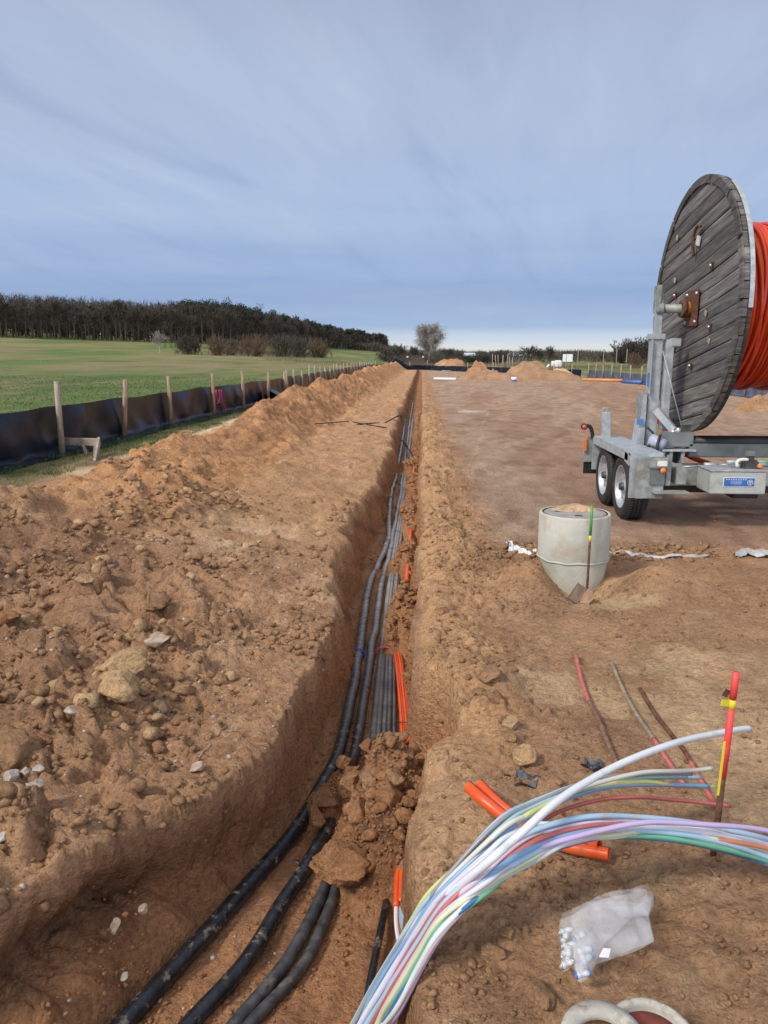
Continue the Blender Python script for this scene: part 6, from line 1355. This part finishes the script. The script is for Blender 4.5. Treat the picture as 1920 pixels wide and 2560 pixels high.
# right-hand fences
F1 = thing('silt_fence', (13.9, 40, 0), 'bluish plastic sheet fence on posts right behind the reel trailer', 'fence')
yy = 18
while yy < 66:
    MB().tube(np.array([[13.8, yy, -.1], [13.8 + rp.uniform(-.03, .03), yy, rp.uniform(1.0, 1.2)]]), .045, 7).build('post', M['post'], F1, True); yy += 2.6
sheet('plastic_sheet', F1, [(13.95, y) for y in np.arange(18, 66.5, .5)], .6, M['film_blue'], 3, .4, side=-1)
F2 = thing('silt_fence', (4, 100, 0), 'black sheet fence closing the far end of the building site', 'fence')
xx = -6.2
while xx < 14:
    yv = 103 - max(0, xx) * 2.6; MB().tube(np.array([[xx, yv, -.1], [xx + rp.uniform(-.04, .04), yv, rp.uniform(1.0, 1.3)]]), .05, 6).build('post', M['post'], F2, True); xx += 2.3 if xx < 8 else 1.1
sheet('plastic_sheet', F2, [(x, 103 - max(0, x) * 2.6) for x in np.arange(-6.2, 14.0, .3)], .62, M['film'], 5, .2, side=1)

# ------------------------------------------------------------------ far site: heaps, pipes, sign, posts
def hp(x0, x1, ytop, ybase, mat, label, seed, shp=1.3, depth=1.0, rough=.38):
    b_ = P((x0 + x1) / 2, ybase); wd = (x1 - x0) * S_ / F * b_[1] * 1.03; hh = (ybase - ytop) * S_ / F * b_[1] * 1.0
    return heap('soil_heap', b_[0], b_[1] + wd * .45 * depth, 0, wd / 2 * 1.12, wd / 2 * depth, hh, mat, label, 'soil heap', 44, rough, seed, shp)
hp(940, 1010, 778, 800, M['sand'], 'flat topped orange sand heap farthest away beside the trench end', 11, 3.5)
hp(1003, 1062, 783, 818, M['sand'], 'pointed orange sand heap between the flat topped one and the gear', 12, 1.5)
hp(985, 1125, 803, 822, M['sand_brown'], 'low broad brown spoil bank in front of the pointed heap', 13, 1.6, .35, .35)
hp(1088, 1200, 783, 816, M['sand_brown'], 'broad brown soil heap with pipes leaning against it', 14, 1.8)
hp(1105, 1262, 800, 822, M['sand_brown'], 'low brown spoil in front of the brown heap', 17, 1.6, .4, .35)
hp(1170, 1250, 796, 821, M['sand_pale'], 'pale sand heap at the right end of the row', 15, 1.3)
hp(1060, 1105, 793, 806, M['sand_brown'], 'small brown heap under the standing timber posts', 16, 1.8)
hp(1585, 1760, 850, 905, M['sand'], 'orange sand heap under the reel beyond the trailer', 18, 1.4, .5)
def lyingpipe(x0, y0, x1, y1, rr, mat, label, name='pipe', cat='pipe', n=1, group=None):
    a, b = P(x0, y0), P(x1, y1); m = MB()
    for k in range(n): o_ = np.array([0, -rr * 2.05 * k, 0]); m.tube(np.array([a + [0, 0, rr], (a + b) / 2 + [0, 0, rr], b + [0, 0, rr]]) + o_, rr, 10)
    return tag(m.build(name, mat, None, True), label, cat, group)
lyingpipe(938, 821, 985, 822, .10, M['white'], 'white roll of pipe lying at the near end of the far trench')
lyingpipe(1258, 823, 1345, 825, .10, M['pole_orange'], 'orange brown pipe lying in front of the right hand fence')
lyingpipe(1345, 828, 1386, 830, .12, M['pole_blue'], 'blue pipe lying beside the lifting post of the trailer')
a = P(1142, 815); wtube('plank', [a, a + [-.5, .4, .9]], .06, M['board'], 'brown plank leaning against the brown soil heap', 'plank')
a = P(1164, 812); wtube('pipe', [a + [0, 0, .3], a + [.5, 0, .55], a + [.9, .1, 1.0]], .09, M['fleece'], 'pale bent pipe leaning right against the brown soil heap', 'pipe')
# marker bottle and bucket
p = P(1063, 819); mk = thing('marker_stub', p, 'short pale capped marker stub standing on the pad', 'marker'); MB().lathe([(0, 0), (.11, 0), (.11, .3), (.07, .38), (.06, .45), (0, .46)], 12, Matrix.Translation(p)).build('stub', M['post'], mk, True); MB().lathe([(.065, .40), (.075, .40), (.075, .5), (0, .5)], 12, Matrix.Translation(p)).build('cap', M['fleece'], mk, True)
p = P(1110, 824); bk = thing('bucket', p, 'white and blue bucket tipped on the pad', 'bucket'); MB().lathe([(0, 0), (.17, 0), (.2, .3), (.17, .3), (.15, .04), (0, .04)], 16, Matrix.Translation(p)).build('body', M['white'], bk, True); MB().lathe([(.172, .02), (.18, .02), (.19, .14), (.182, .14)], 16, Matrix.Translation(p), True).build('band', M['blue_paint'], bk, True)
p = P(1020, 890); heap('stone_slab', p[0], p[1], 0, .42, .25, .05, M['stone'], 'flat pale slab half buried in the pad', 'slab', shp=4)
for x, y, wx, lb in [(1013, 868, .5, 'small dark mat of mud on the pad farther back')]:
    p = P(x, y); heap('mud_patch', p[0], p[1], 0, wx, .25, .03, M['sand_brown'], lb, 'mud patch', shp=3)
# standing posts
G4 = 'timber posts standing together on the site'
pr = MB().tube([[0, 0, 0], [0, 0, 1.0], [0, 0, 2.1]], .05, 6)
p = P(1063, 800); q0 = tag(pr.build('timber_post', M['post'], None, True, (0, 0, 0)), 'weathered timber post standing in the group behind the pointed sand heap', 'post', G4); q0.location = p
for x in (1072, 1077, 1083, 1088, 1094, 1101, 1108):
    c_ = q0.copy(); col.objects.link(c_); c_.location = P(x, 800 + rp.uniform(-1, 1)); c_.rotation_euler = (rp.uniform(-.06, .06), rp.uniform(-.10, .10), 0); c_.scale = (1, 1, rp.uniform(.75, 1.1))
c_ = q0.copy(); col.objects.link(c_)
c_.location = P(1222, 800)
for x in (1247, 1302, 1330, 1352):
    c_ = q0.copy(); col.objects.link(c_); c_.location = P(x, 802); c_['label'] = 'tall slender timber post standing alone behind the right hand fence'; c_['group'] = 'lone timber posts on the right'; c_.scale = (.8, .8, 1.25)
p = P(1222, 803)
# sign board
sg = thing('sign_board', P(1225, 800), 'blank white notice board on two legs at the back of the site', 'sign'); p = WL[sg.name]; d_ = p[1]
MB().box(p + [0, 0, 1.55], (1.25, .04, .95), bev=.01).build('panel', M['white'], sg); MB().box(p + [-.4, .06, .8], (.07, .07, 1.6)).build('leg', M['darksteel'], sg); MB().box(p + [.4, .06, .8], (.07, .07, 1.6)).build('leg', M['darksteel'], sg)
# white big bags
for x, y, s, lb in [(1197, 796, .5, 'white bulk bag standing left of its neighbour by the brown heap'), (1205, 797, .55, 'white bulk bag standing right of its neighbour by the brown heap')]:
    p = P(x, y); V, Fc = ico(3); V = V * (np.array([s, s * .8, s]) * (1 / np.maximum(np.abs(V).max(1), .8))[:, None]); V += .05 * np.sin(V * 9)
    tag(mesh_obj('bulk_bag', V + p + [0, 0, s * 1.3], Fc, M['fleece'], None, True, p), lb, 'bulk bag', 'white bulk bags')
p = P(945, 800); 
for k, (dx, dz, sx, lb) in enumerate([(0, .2, .9, 'white crate in the stack of gear beside the trench end, lower'), (.2, .55, .6, 'white crate in the stack of gear beside the trench end, upper')]):
    t_ = thing('crate', p + [dx, 0, dz - .2 + .0], lb, 'crate'); c0 = WL[t_.name]; MB().box(c0 + [0, 0, .17], (sx, .5, .3), bev=.02).build('body', M['fleece'], t_); MB().box(c0 + [0, 0, .33], (sx + .05, .55, .04), bev=.01).build('lid', M['tie_grey'], t_)
lyingpipe(955, 803, 975, 803, .07, M['fleece_grey'], 'short grey pipe beside the stack of crates')
# gate-like frame with two white lamps
ga = P(876, 791.5); gb = P(917, 791.5); gt = thing('frame_gate', (ga + gb) / 2, 'open steel frame with two small white boxes over the far trench end', 'frame')
hgt4 = 1.9
for q_ in (ga, gb): MB().beam(q_ , q_ + [0, 0, hgt4], .08, .08, .005, (0, 1, 0)).build('post', M['darksteel'], gt)
MB().beam(ga + [-.05, 0, hgt4], gb + [.05, 0, hgt4], .08, .08).build('top_bar', M['darksteel'], gt)
for q_ in (.1, .92): MB().box(ga + (gb - ga) * q_ + [0, -.1, hgt4 - .2], (.3, .12, .22), bev=.02).build('lamp_box', M['white'], gt)
m = MB(); m.box((ga + gb) / 2 + [0, .08, hgt4 * .5], (gb[0] - ga[0], .02, hgt4 * .75)); m.build('mesh_panel', M['bark'], gt)
# hunting stand
def gfield(x, y): return G(x, y)
p = gfield(363, 752); hs = thing('raised_hide', p, 'small wooden raised hide in front of the dark wood', 'raised hide')
sc4 = p[1] / 230
for dx in (-.9, .9):
    for dy in (-.7, .7): MB().beam(p + [dx * 1.1, dy, 0], p + [dx * .8, dy, 2.6], .14, .14, .0, (0, 1, 0)).build('leg', M['bark'], hs)
MB().box(p + [0, 0, 3.0], (1.9, 1.5, 1.1)).build('cabin', M['bark'], hs); MB().box(p + [0, 0, 3.65], (2.2, 1.8, .12)).build('roof', M['twig_mid'], hs)
# small green markers in the field
for x, y, lb in [(89, 788, 'thin bright green marker stake in the open field'), (817 / 1.0, 772, 'tiny green marker stake near the far fence bend')]:
    p = gfield(x, y) if x < 500 else P(710, 825); 
    t_ = thing('marker_stake', p, lb, 'marker stake'); MB().box(p + [0, 0, .35], (.14, .03, .7)).build('blade', M['greenpaint'], t_)
for x, y in [(708, 826), (738, 812), (789, 797), (797, 795)]:
    pass
# distant barn
p = P(1118, 777.5); p = p * [270 / p[1], 270 / p[1], 0]; bn = thing('barn', p, 'long low pale roofed barn on the horizon', 'barn')
MB().box(p + [0, 0, 1.0], (8.5, 5, 2.0)).build('wall', M['wallw'], bn)
V = np.array([(-4.5, -2.8, 2.0), (4.5, -2.8, 2.0), (4.5, 0, 3.3), (-4.5, 0, 3.3), (-4.5, 2.8, 2.0), (4.5, 2.8, 2.0)]) + p; MB().add(V, [(0, 1, 2, 3), (3, 2, 5, 4), (0, 3, 4), (1, 5, 2)]).build('roof', M['roof'], bn)
p = P(1302, 777); p = p * [300 / p[1], 300 / p[1], 0]
p2 = P(1014, 778.); p2 = p2 * [240 / p2[1], 240 / p2[1], 0]; hb = thing('shed', p2, 'small pale gabled shed between bushes on the horizon', 'shed'); MB().box(p2 + [0, 0, 1], (3, 3, 2.0)).build('wall', M['fleece_grey'], hb); V = np.array([(-1.7, -1.7, 2), (1.7, -1.7, 2), (1.7, 0, 3), (-1.7, 0, 3), (-1.7, 1.7, 2), (1.7, 1.7, 2)]) + p2; MB().add(V, [(0, 1, 2, 3), (3, 2, 5, 4), (0, 3, 4), (1, 5, 2)]).build('roof', M['roof'], hb)

# ------------------------------------------------------------------ trees
def fast_mesh(name, V, Fc, mat, parent=None, origin=(0, 0, 0), kind=None):
    Fc = np.asarray(Fc, np.int32); k = Fc.shape[1]
    me = bpy.data.meshes.new(name); me.vertices.add(len(V)); me.vertices.foreach_set('co', np.asarray(V, np.float32).ravel())
    me.loops.add(Fc.size); me.polygons.add(len(Fc)); me.loops.foreach_set('vertex_index', Fc.ravel())
    me.polygons.foreach_set('loop_start', np.arange(len(Fc), dtype=np.int32) * k); me.update(); me.materials.append(mat)
    o = bpy.data.objects.new(name, me); col.objects.link(o); o.location = origin
    if parent is not None: o.parent = parent
    return o
def slivers(p0, p1, w_, rg):
    """thin triangles from p0 to p1"""
    d = p1 - p0; s = np.cross(d, rg.normal(size=d.shape)); s /= np.linalg.norm(s, axis=1)[:, None] + 1e-9
    n_ = len(p0); V = np.stack([p0 - s * w_[:, None] / 2, p0 + s * w_[:, None] / 2, p1], 1).reshape(-1, 3)
    return V, np.arange(n_ * 3).reshape(-1, 3)
def tree(name, h_, wd, kind, rg, mat_t, mat_c, shape='round', ntw=1500, tw=.05, tl=.6, trunk=.28, depth=4, spread=.5, droop=0, crown0=.2):
    """(trunk and limbs), (twigs) with the foot at the origin; shape: round, birch, bush, wood"""
    mb = MB(); segs = []
    if shape == 'bush':
        for _ in range(26):
            a = rg.uniform(0, 6.28); e = rg.uniform(0, 1.25); L = h_ * rg.uniform(.75, 1.0); b0 = np.array([rg.normal() * wd * .08, rg.normal() * wd * .08, 0])
            b0 = b0 * 2.2 * [1, 1, 0]
            d = np.array([math.cos(a) * math.sin(e) * wd / h_ * .62, math.sin(a) * math.sin(e) * wd / h_ * .62, math.cos(e) * .95 + .10]); q1 = b0 + d * L * .5 + rg.normal(size=3) * h_ * .03; q2 = b0 + d * L * .92 + rg.normal(size=3) * h_ * .05
            q1[2] = max(q1[2], .02); q2[2] = max(q2[2], h_ * .1)
            segs += [(b0, q1), (q1, q2), (q1, q2)]; mb.tube(np.array([b0, q1, q2]), [h_ * .012, h_ * .008, h_ * .003], 4, cap=False)
    else:
        tz = h_ * {'birch': .92, 'wood': .95}.get(shape, .62); mb.tube(np.array([[0, 0, -.1], [rg.normal() * .01 * h_, 0, tz * .5], [rg.normal() * .02 * h_, rg.normal() * .02 * h_, tz]]), [h_ * .018, h_ * .013, h_ * .004], 6, cap=False)
        lo = {'birch': .10, 'wood': .35}.get(shape, .24); nl = {'birch': 46, 'wood': 16}.get(shape, 26)
        for i in range(nl):
            u = lo + (.92 - lo) * (i + rg.uniform(0, 1)) / nl; z0 = tz * u; a = rg.uniform(0, 6.28)
            prof = math.sin(math.pi * min(1, (u - lo + .12) / (1.08 - lo)) ** (.8 if shape == 'birch' else .9)) * .9 + .1
            if shape == 'birch': prof = .45 + .55 * math.sin(math.pi * min(1, (u - lo) / (.98 - lo)) ** .8)
            R_ = wd / 2 * prof * rg.uniform(.65, 1.05); rise = (h_ - z0) * rg.uniform(.30, .75) * (1.0 if shape != 'birch' else .8)
            b0 = np.array([0, 0, z0]); q2 = np.array([math.cos(a) * R_, math.sin(a) * R_, z0 + rise]); q1 = b0 * .5 + q2 * .5 + np.array([0, 0, rise * .12]) + rg.normal(size=3) * h_ * .015
            segs += [(b0 * .4 + q1 * .6, q1), (q1, q2), (q1, q2)]; mb.tube(np.array([b0, q1, q2]), [h_ * .007, h_ * .0045, h_ * .0015], 4, cap=False)
            for _ in range(4):
                k = rg.uniform(.2, .9); s0 = (b0 + (q1 - b0) * k * 2) if k < .5 else (q1 + (q2 - q1) * (k - .5) * 2); e_ = s0 + (q2 - b0) * rg.uniform(.25, .5) + rg.normal(size=3) * h_ * .06; e_[2] = min(e_[2], h_)
                segs += [(s0, e_), (s0, e_)]; mb.tube(np.array([s0, e_]), [h_ * .003, h_ * .001], 3, cap=False)
    idx = rg.integers(0, len(segs), ntw); A = np.array([segs[i][0] for i in idx]); B = np.array([segs[i][1] for i in idx]); ax_ = B - A; ax_ = ax_ / (np.linalg.norm(ax_, axis=1)[:, None] + 1e-9)
    p0 = A + (B - A) * rg.uniform(0, 1.05, (ntw, 1)) + rg.normal(size=(ntw, 3)) * h_ * .012
    d = ax_ * .8 + rg.normal(size=(ntw, 3)) * .5
    if shape == 'bush':
        k = rg.uniform(0, 1, ntw) < .6; e3 = rg.normal(size=(ntw, 3)); e3 /= np.linalg.norm(e3, axis=1)[:, None]; e3 *= rg.uniform(.15, 1, (ntw, 1)) ** .62 * (1 + .38 * vn3(e3 * 2.0 + rg.uniform(0, 9), 3))[:, None]
        lc = rg.uniform(-1, 1, (6, 3)) * [wd * .34, wd * .34, h_ * .16] + [0, 0, h_ * .40]; lr = rg.uniform(.24, .42, 6); li = rg.integers(0, 6, ntw); q_ = e3 * lr[li][:, None] * [wd, wd, h_ * 1.1] + lc[li]; p0 = np.where(k[:, None], q_, p0); d = np.where(k[:, None], e3 * .5 + rg.normal(size=(ntw, 3)) * .35 + [0, 0, .5], d)
    if shape == 'birch': d[:, 2] -= rg.uniform(.2, 1.8, ntw)
    else: d[:, 2] += .35
    d /= np.linalg.norm(d, axis=1)[:, None]
    p0[:, 2] = np.maximum(p0[:, 2], .03); p1 = p0 + d * (tl * rg.uniform(.4, 1.3, ntw))[:, None]; p1[:, 2] = np.clip(p1[:, 2], .05, h_ * 1.02)
    V, Fc = slivers(p0, p1, np.full(ntw, tw) * rg.uniform(.6, 1.4, ntw), rg)
    return (np.concatenate(mb.V), mb.F), (V, Fc)
def plant(name, p, data, mat_t, mat_c, label, cat, group=None):
    t_ = thing(name, p, label, cat, group)
    (Vt, Ft), (Vc, Fc) = data
    mesh_obj('trunk', Vt + np.array(p), Ft, mat_t, t_, False)
    fast_mesh('crown', Vc, Fc, mat_c, t_); return t_
rg = np.random.default_rng(77)
def place_far(x, y, Yv):
    p = PY(x, y, Yv); return np.array([p[0], Yv, hz(p[0], Yv, False)])
# big birch
p = place_far(926, 785, 165); hB = (785 - 695) * S_ / F * 165
plant('birch_tree', p, tree('b', hB, hB * .56, 0, rg, None, None, shape='birch', ntw=8000, tw=.05, tl=1.5), M['bark_birch'], M['twig_grey'], 'tall bare birch with drooping pale twigs over the far end of the trench', 'tree')
TR = [  # name, x, ybase, ytop, Y, width/height, twig mat, bark, label
 ('bare_tree', 345, 762, 717, 200, .62, 'twig_grey', 'bark_birch', 'small pale bare tree standing alone in the green field', 900, .09),
 ('thorn_bush', 412, 766, 722, 190, 1.05, 'twig_dark', 'bark', 'dense dark round bush right of the pale bare tree', 2600, .10),
 ('willow_bush', 470, 768, 722, 190, .80, 'twig_brown', 'bark', 'reddish brown bush, leftmost of the brown row in the field', 2200, .07),
 ('willow_bush', 500, 767, 728, 200, .60, 'twig_mid', 'bark', 'thin grey brown bush second in the row in the field', 900, .07),
 ('willow_bush', 552, 770, 722, 185, 1.0, 'twig_brown', 'bark', 'broad reddish brown bush, largest of the row in the field', 3000, .07),
 ('willow_bush', 608, 771, 721, 185, .85, 'twig_mid', 'bark', 'brownish grey bush right of the largest reddish one', 2600, .07),
 ('willow_bush', 645, 772, 724, 185, .75, 'twig_mid', 'bark', 'grey brown bush third from the right end of the row', 2200, .07),
 ('willow_bush', 692, 773, 728, 190, .85, 'twig_brown', 'bark', 'round reddish bush at the right end of the row in the field', 2200, .07),
 ('bare_tree', 1140, 786, 746, 190, 1.0, 'twig_mid', 'bark', 'wide crowned bare tree behind the brown soil heap', 1300, .06),
 ('bare_tree', 1163, 786, 753, 190, .7, 'twig_mid', 'bark', 'smaller bare tree right of the wide crowned one', 700, .06),
 ('bare_tree', 1188, 786, 748, 190, .55, 'twig_mid', 'bark', 'slender bare tree left of the notice board', 800, .06),
 ('bare_tree', 1345, 784, 734, 210, .95, 'twig_dark', 'bark', 'dark rounded tree at the left edge of the grove by the lifting post', 3600, .10),
 ('bare_tree', 1378, 784, 729, 210, 1.1, 'twig_dark', 'bark', 'dark rounded tree of the grove, right behind the lifting post', 4200, .10),
 ('bare_tree', 1420, 784, 730, 210, 1.1, 'twig_dark', 'bark', 'dark tree of the grove hidden mostly by the reel', 3800, .10),
 ('brown_bush', 1372, 790, 756, 120, .9, 'twig_brown', 'bark', 'low reddish bush in front of the dark grove', 1600, .05),
 ('bare_tree', 1300, 786, 762, 200, .8, 'twig_mid', 'bark', 'small bare tree in the hedge line right of the notice board', 700, .06),
 ('dark_bush', 1010, 786, 768, 180, 1.3, 'needle', 'bark', 'small dark evergreen bush beside the pale shed', 2200, .10),
 ('dark_bush', 1045, 784, 762, 200, 1.5, 'twig_dark', 'bark', 'dark rounded bush clump behind the pointed sand heap', 3000, .10),
 ('dark_bush', 1078, 784, 757, 210, 1.4, 'twig_dark', 'bark', 'taller dark bush clump left of the barn', 3000, .10),
 ('bare_tree', 970, 786, 752, 175, .8, 'twig_mid', 'bark', 'bare tree just right of the tall birch', 1100, .06),
 ('bare_tree', 992, 786, 758, 175, .6, 'twig_mid', 'bark', 'slim bare tree between the birch and the evergreen bush', 700, .06),
 ('bare_tree', 895, 786, 748, 185, .85, 'twig_mid', 'bark', 'bare tree close left of the tall birch', 1400, .07),
 ('bare_tree', 862, 786, 745, 200, .9, 'twig_mid', 'bark', 'bare tree halfway between the wood and the birch', 1300, .07),
 ('bare_tree', 838, 786, 752, 220, .9, 'twig_mid', 'bark', 'bare tree next to the right end of the wood', 1300, .08),
 ('thicket', 880, 789, 765, 150, 2.2, 'twig_mid', 'bark', 'brown thicket left of the birch foot', 3200, .05),
 ('thicket', 940, 789, 762, 150, 2.2, 'twig_mid', 'bark', 'brown thicket at the birch foot', 3400, .05),
 ('thicket', 985, 788, 768, 155, 2.0, 'twig_mid', 'bark', 'brown thicket right of the birch foot', 2600, .05),
]
for nm, x, yb, yt, Yv, wr_, tm, bm_, lb, ntw, tww in TR:
    p = place_far(x, yb, Yv)
    if x < 720:      # on the rising field: find the distance where the foot sits
        g_ = G(x, yb); 
        if 60 < g_[1] < 320: p = np.array([g_[0], g_[1], hz(g_[0], g_[1], False)])
    h_ = (yb - yt) * S_ / F * p[1] * 1.02; sh = 'bush' in nm or nm == 'thicket'
    plant(nm, p, tree(nm, h_, h_ * wr_ * (1.25 if sh else 1), 0, rg, None, None, ntw=ntw, tw=tww * p[1] / 190 * (1.7 if (x > 830 and not sh) else 1), tl=h_ * (.20 if sh else .13), shape='bush' if sh or tm == 'twig_dark' else 'round'), M[bm_], M[tm], lb, 'bush' if sh else 'tree')
# hedge line and far tree line: uncountable
def twig_mass(name, path, h0, h1, n_, mat, label, tw=.12, tl=1.2, depth=8, seed=1):
    r_ = np.random.default_rng(seed); path = np.array(path, float); k = r_.uniform(0, len(path) - 1.001, n_); i = k.astype(int); f = k - i
    c_ = path[i] * (1 - f)[:, None] + path[i + 1] * f[:, None]; hh = (h0 + (h1 - h0) * (.5 + .5 * fbm(c_[:, 0] * .12, c_[:, 0] * 0 + seed, 4, 5)))
    z = hh * r_.uniform(0, 1, n_) ** .8; x = c_[:, 0] + r_.normal(0, 1.0, n_); y = c_[:, 1] + r_.uniform(-depth / 2, depth / 2, n_)
    g_ = height(x, y, False); p0 = np.column_stack([x, y, g_ + z]); d = r_.normal(size=(n_, 3)) * .5; d[:, 2] = np.abs(d[:, 2]) + .5; d /= np.linalg.norm(d, axis=1)[:, None]
    V, Fc = slivers(p0, p0 + d * tl * r_.uniform(.5, 1.2, (n_, 1)), np.full(n_, tw), r_)
    o = fast_mesh(name, V, Fc, mat); o['kind'] = 'stuff'; o['label'] = label; return o
twig_mass('hedge', [(-12, 230), (5, 235), (60, 250), (130, 260), (180, 260)], 1.0, 4.2, 26000, M['hedge'], 'low brown hedge line along the horizon', .16, 1.0, 12, 3)
twig_mass('hedge', [(-60, 700), (60, 720), (300, 700), (600, 650)], 3, 9, 26000, M['hedge'], 'far dark treeline on the horizon', .6, 3.5, 40, 4)
twig_mass('dry_weeds', [(-30, 150), (-5, 125), (8, 118), (30, 112), (55, 100)], .2, .9, 9000, M['twig_brown'], 'dry brown weeds beyond the far fence', .05, .35, 10, 6)
# the wood on the left: mass of trunks and twigs plus its front row as single trees
_a = G(455, 768); _b = G(700, 772)
twig_mass('thicket_floor', [_a[:2], (_a[:2] + _b[:2]) / 2, _b[:2]], .3, 2.6, 6500, M['twig_brown'], 'low brown undergrowth joining the bushes in the field', .08, .7, 5, 9)
def wood():
    r_ = np.random.default_rng(31); nT = 1500
    t_ = np.where(r_.uniform(0, 1, nT) < .72, r_.uniform(-.75, -.16, nT), r_.uniform(-.2, -.045, nT)); back = r_.uniform(0, 1, nT) ** 1.3 * 90 + 3
    Y = far_r(t_) + back; X = t_ * Y; Z = height(X, Y, False); hh = r_.uniform(11.5, 15.5, nT) * np.interp(t_, [-.75, -.3, -.2, -.05], [.92, 1.0, 1.05, 1.05])
    Vs, Fs, off = [], [], 0
    P0 = np.column_stack([X, Y, Z]); P1 = P0 + np.column_stack([r_.normal(0, .4, nT), r_.normal(0, .4, nT), hh])
    Vt, Ft = slivers(P0, P1, np.full(nT, .55), r_)
    P1b = P1; Vt2, Ft2 = slivers(P0 + [.1, 0, 0], P1, np.full(nT, .55), r_)
    K = 90; idx = np.repeat(np.arange(nT), K); n_ = len(idx); u = r_.uniform(.12, 1.0, n_) ** .8
    wd = 2.3 * np.sin(np.pi * np.clip(u, 0, 1) * .82 + .35) + .3
    p0 = P0[idx] + (P1 - P0)[idx] * u[:, None]; p0[:, :2] += r_.normal(0, .5, (n_, 2)) * wd[:, None]
    d = r_.normal(size=(n_, 3)) * .5; d[:, 2] += .8; d /= np.linalg.norm(d, axis=1)[:, None]
    sc = (Y[idx] / 300)
    V3, F3 = slivers(p0, p0 + d * (r_.uniform(.8, 2.4, n_) * sc ** .5)[:, None], .20 * sc, r_)
    V = np.vstack([Vt, Vt2, V3]); Fc = np.vstack([Ft, Ft2 + len(Vt), F3 + len(Vt) + len(Vt2)])
    o = fast_mesh('woodland', V, Fc, M['wood_floor']); o['kind'] = 'stuff'; o['label'] = 'dark leafless wood along the far edge of the green field'
    # pines rising on the right-hand part of the wood
    nP = 260; t_ = r_.uniform(-.32, -.05, nP); Y = far_r(t_) + r_.uniform(5, 70, nP); X = t_ * Y; Z = height(X, Y, False); hh = r_.uniform(14.0, 17.2, nP)
    K = 190; idx = np.repeat(np.arange(nP), K); n_ = len(idx); q_ = r_.normal(size=(n_, 3)); q_ /= np.linalg.norm(q_, axis=1)[:, None]; q_ *= r_.uniform(.3, 1, (n_, 1)) ** .5 * [2.2, 2.2, 1.7]
    lob = r_.normal(0, 1.0, (nP, 3, 3)) * [1.1, 1.1, .9]; li = r_.integers(0, 3, n_)
    c_ = np.column_stack([X, Y, Z + hh - 2.0])[idx] + lob[idx, li]
    V, Fc = slivers(c_ + q_, c_ + q_ + r_.normal(size=(n_, 3)) * .5 * (Y[idx] / 400)[:, None], .45 * (Y[idx] / 400), r_)
    Vt, Ft = slivers(np.column_stack([X, Y, Z]), np.column_stack([X, Y, Z + hh - 1]), np.full(nP, .5), r_)
    o = fast_mesh('pine_woodland', np.vstack([V, Vt]), np.vstack([Fc, Ft + len(V)]), M['needle']); o['kind'] = 'stuff'; o['label'] = 'dark pine crowns rising over the right part of the wood'
wood()
_wp = [(t_ * (float(far_r(np.array([t_]))[0]) + 55), float(far_r(np.array([t_]))[0]) + 55) for t_ in np.linspace(-.85, -.05, 24)]
twig_mass('forest_undergrowth', _wp, 3.5, 8.0, 30000, M['wood_floor'], 'dark undergrowth deep inside the wood across the field', .55, 1.8, 14, 14)
protos = []
for k in range(4):
    h_ = 12.5 + k * .6
    t_ = plant('wood_edge_tree', (0, 0, 0), tree('w', h_, h_ * .45, 0, rg, None, None, shape='wood', ntw=700, tw=.15, tl=1.5), M['bark'], M['twig_dark'] if k % 2 else M['twig_mid'], 'leafless tree in the front row of the wood across the field', 'tree', 'trees along the edge of the wood'); protos.append(t_)
re_ = random.Random(8); tt_ = -.66; k = 0
while tt_ < -.10:
    Yv = float(far_r(np.array([tt_]))[0]) - re_.uniform(0, 6); X = tt_ * Yv; o = protos[k] if k < 4 else copy_tree(protos[k % 4]); k += 1
    o.location = (X, Yv, hz(X, Yv, False)); o.rotation_euler = (0, 0, re_.uniform(0, 6.28)); s = re_.uniform(.78, 1.08); o.scale = (s, s, s)
    tt_ += re_.uniform(.006, .014)

# ------------------------------------------------------------------ grass
def grass(name, n_, x0, x1, y0, y1, hmin, hmax, wd, label, seed):
    r_ = np.random.default_rng(seed); Y = y0 * (y1 / y0) ** r_.uniform(0, 1, n_); X = r_.uniform(x0, x1, n_)
    z = height(X, Y); cc, gk_ = soil_color(X, Y, z); keep = (r_.uniform(0, 1, n_) < gk_ * np.clip(.55 + fbm(X * 1.3, Y * 1.3, 3, 500), .05, 1))
    X, Y, z = X[keep], Y[keep], z[keep]; n_ = len(X); p0 = np.column_stack([X, Y, z - .005]); d = r_.normal(size=(n_, 3)) * .5; d[:, 2] = 1; d /= np.linalg.norm(d, axis=1)[:, None]
    V, Fc = slivers(p0, p0 + d * r_.uniform(hmin, hmax, (n_, 1)), wd * (Y / 12) ** .7, r_)
    o = fast_mesh(name, V, Fc, M['grass']); o['kind'] = 'stuff'; o['label'] = label
grass('grass', 60000, -6.6, -4.4, 7.5, 30, .03, .10, .010, 'tufty grass along the foot of the black fence', 1)
grass('grass', 70000, -34, -6.4, 9, 60, .03, .10, .018, 'short grass of the meadow behind the fence', 2)
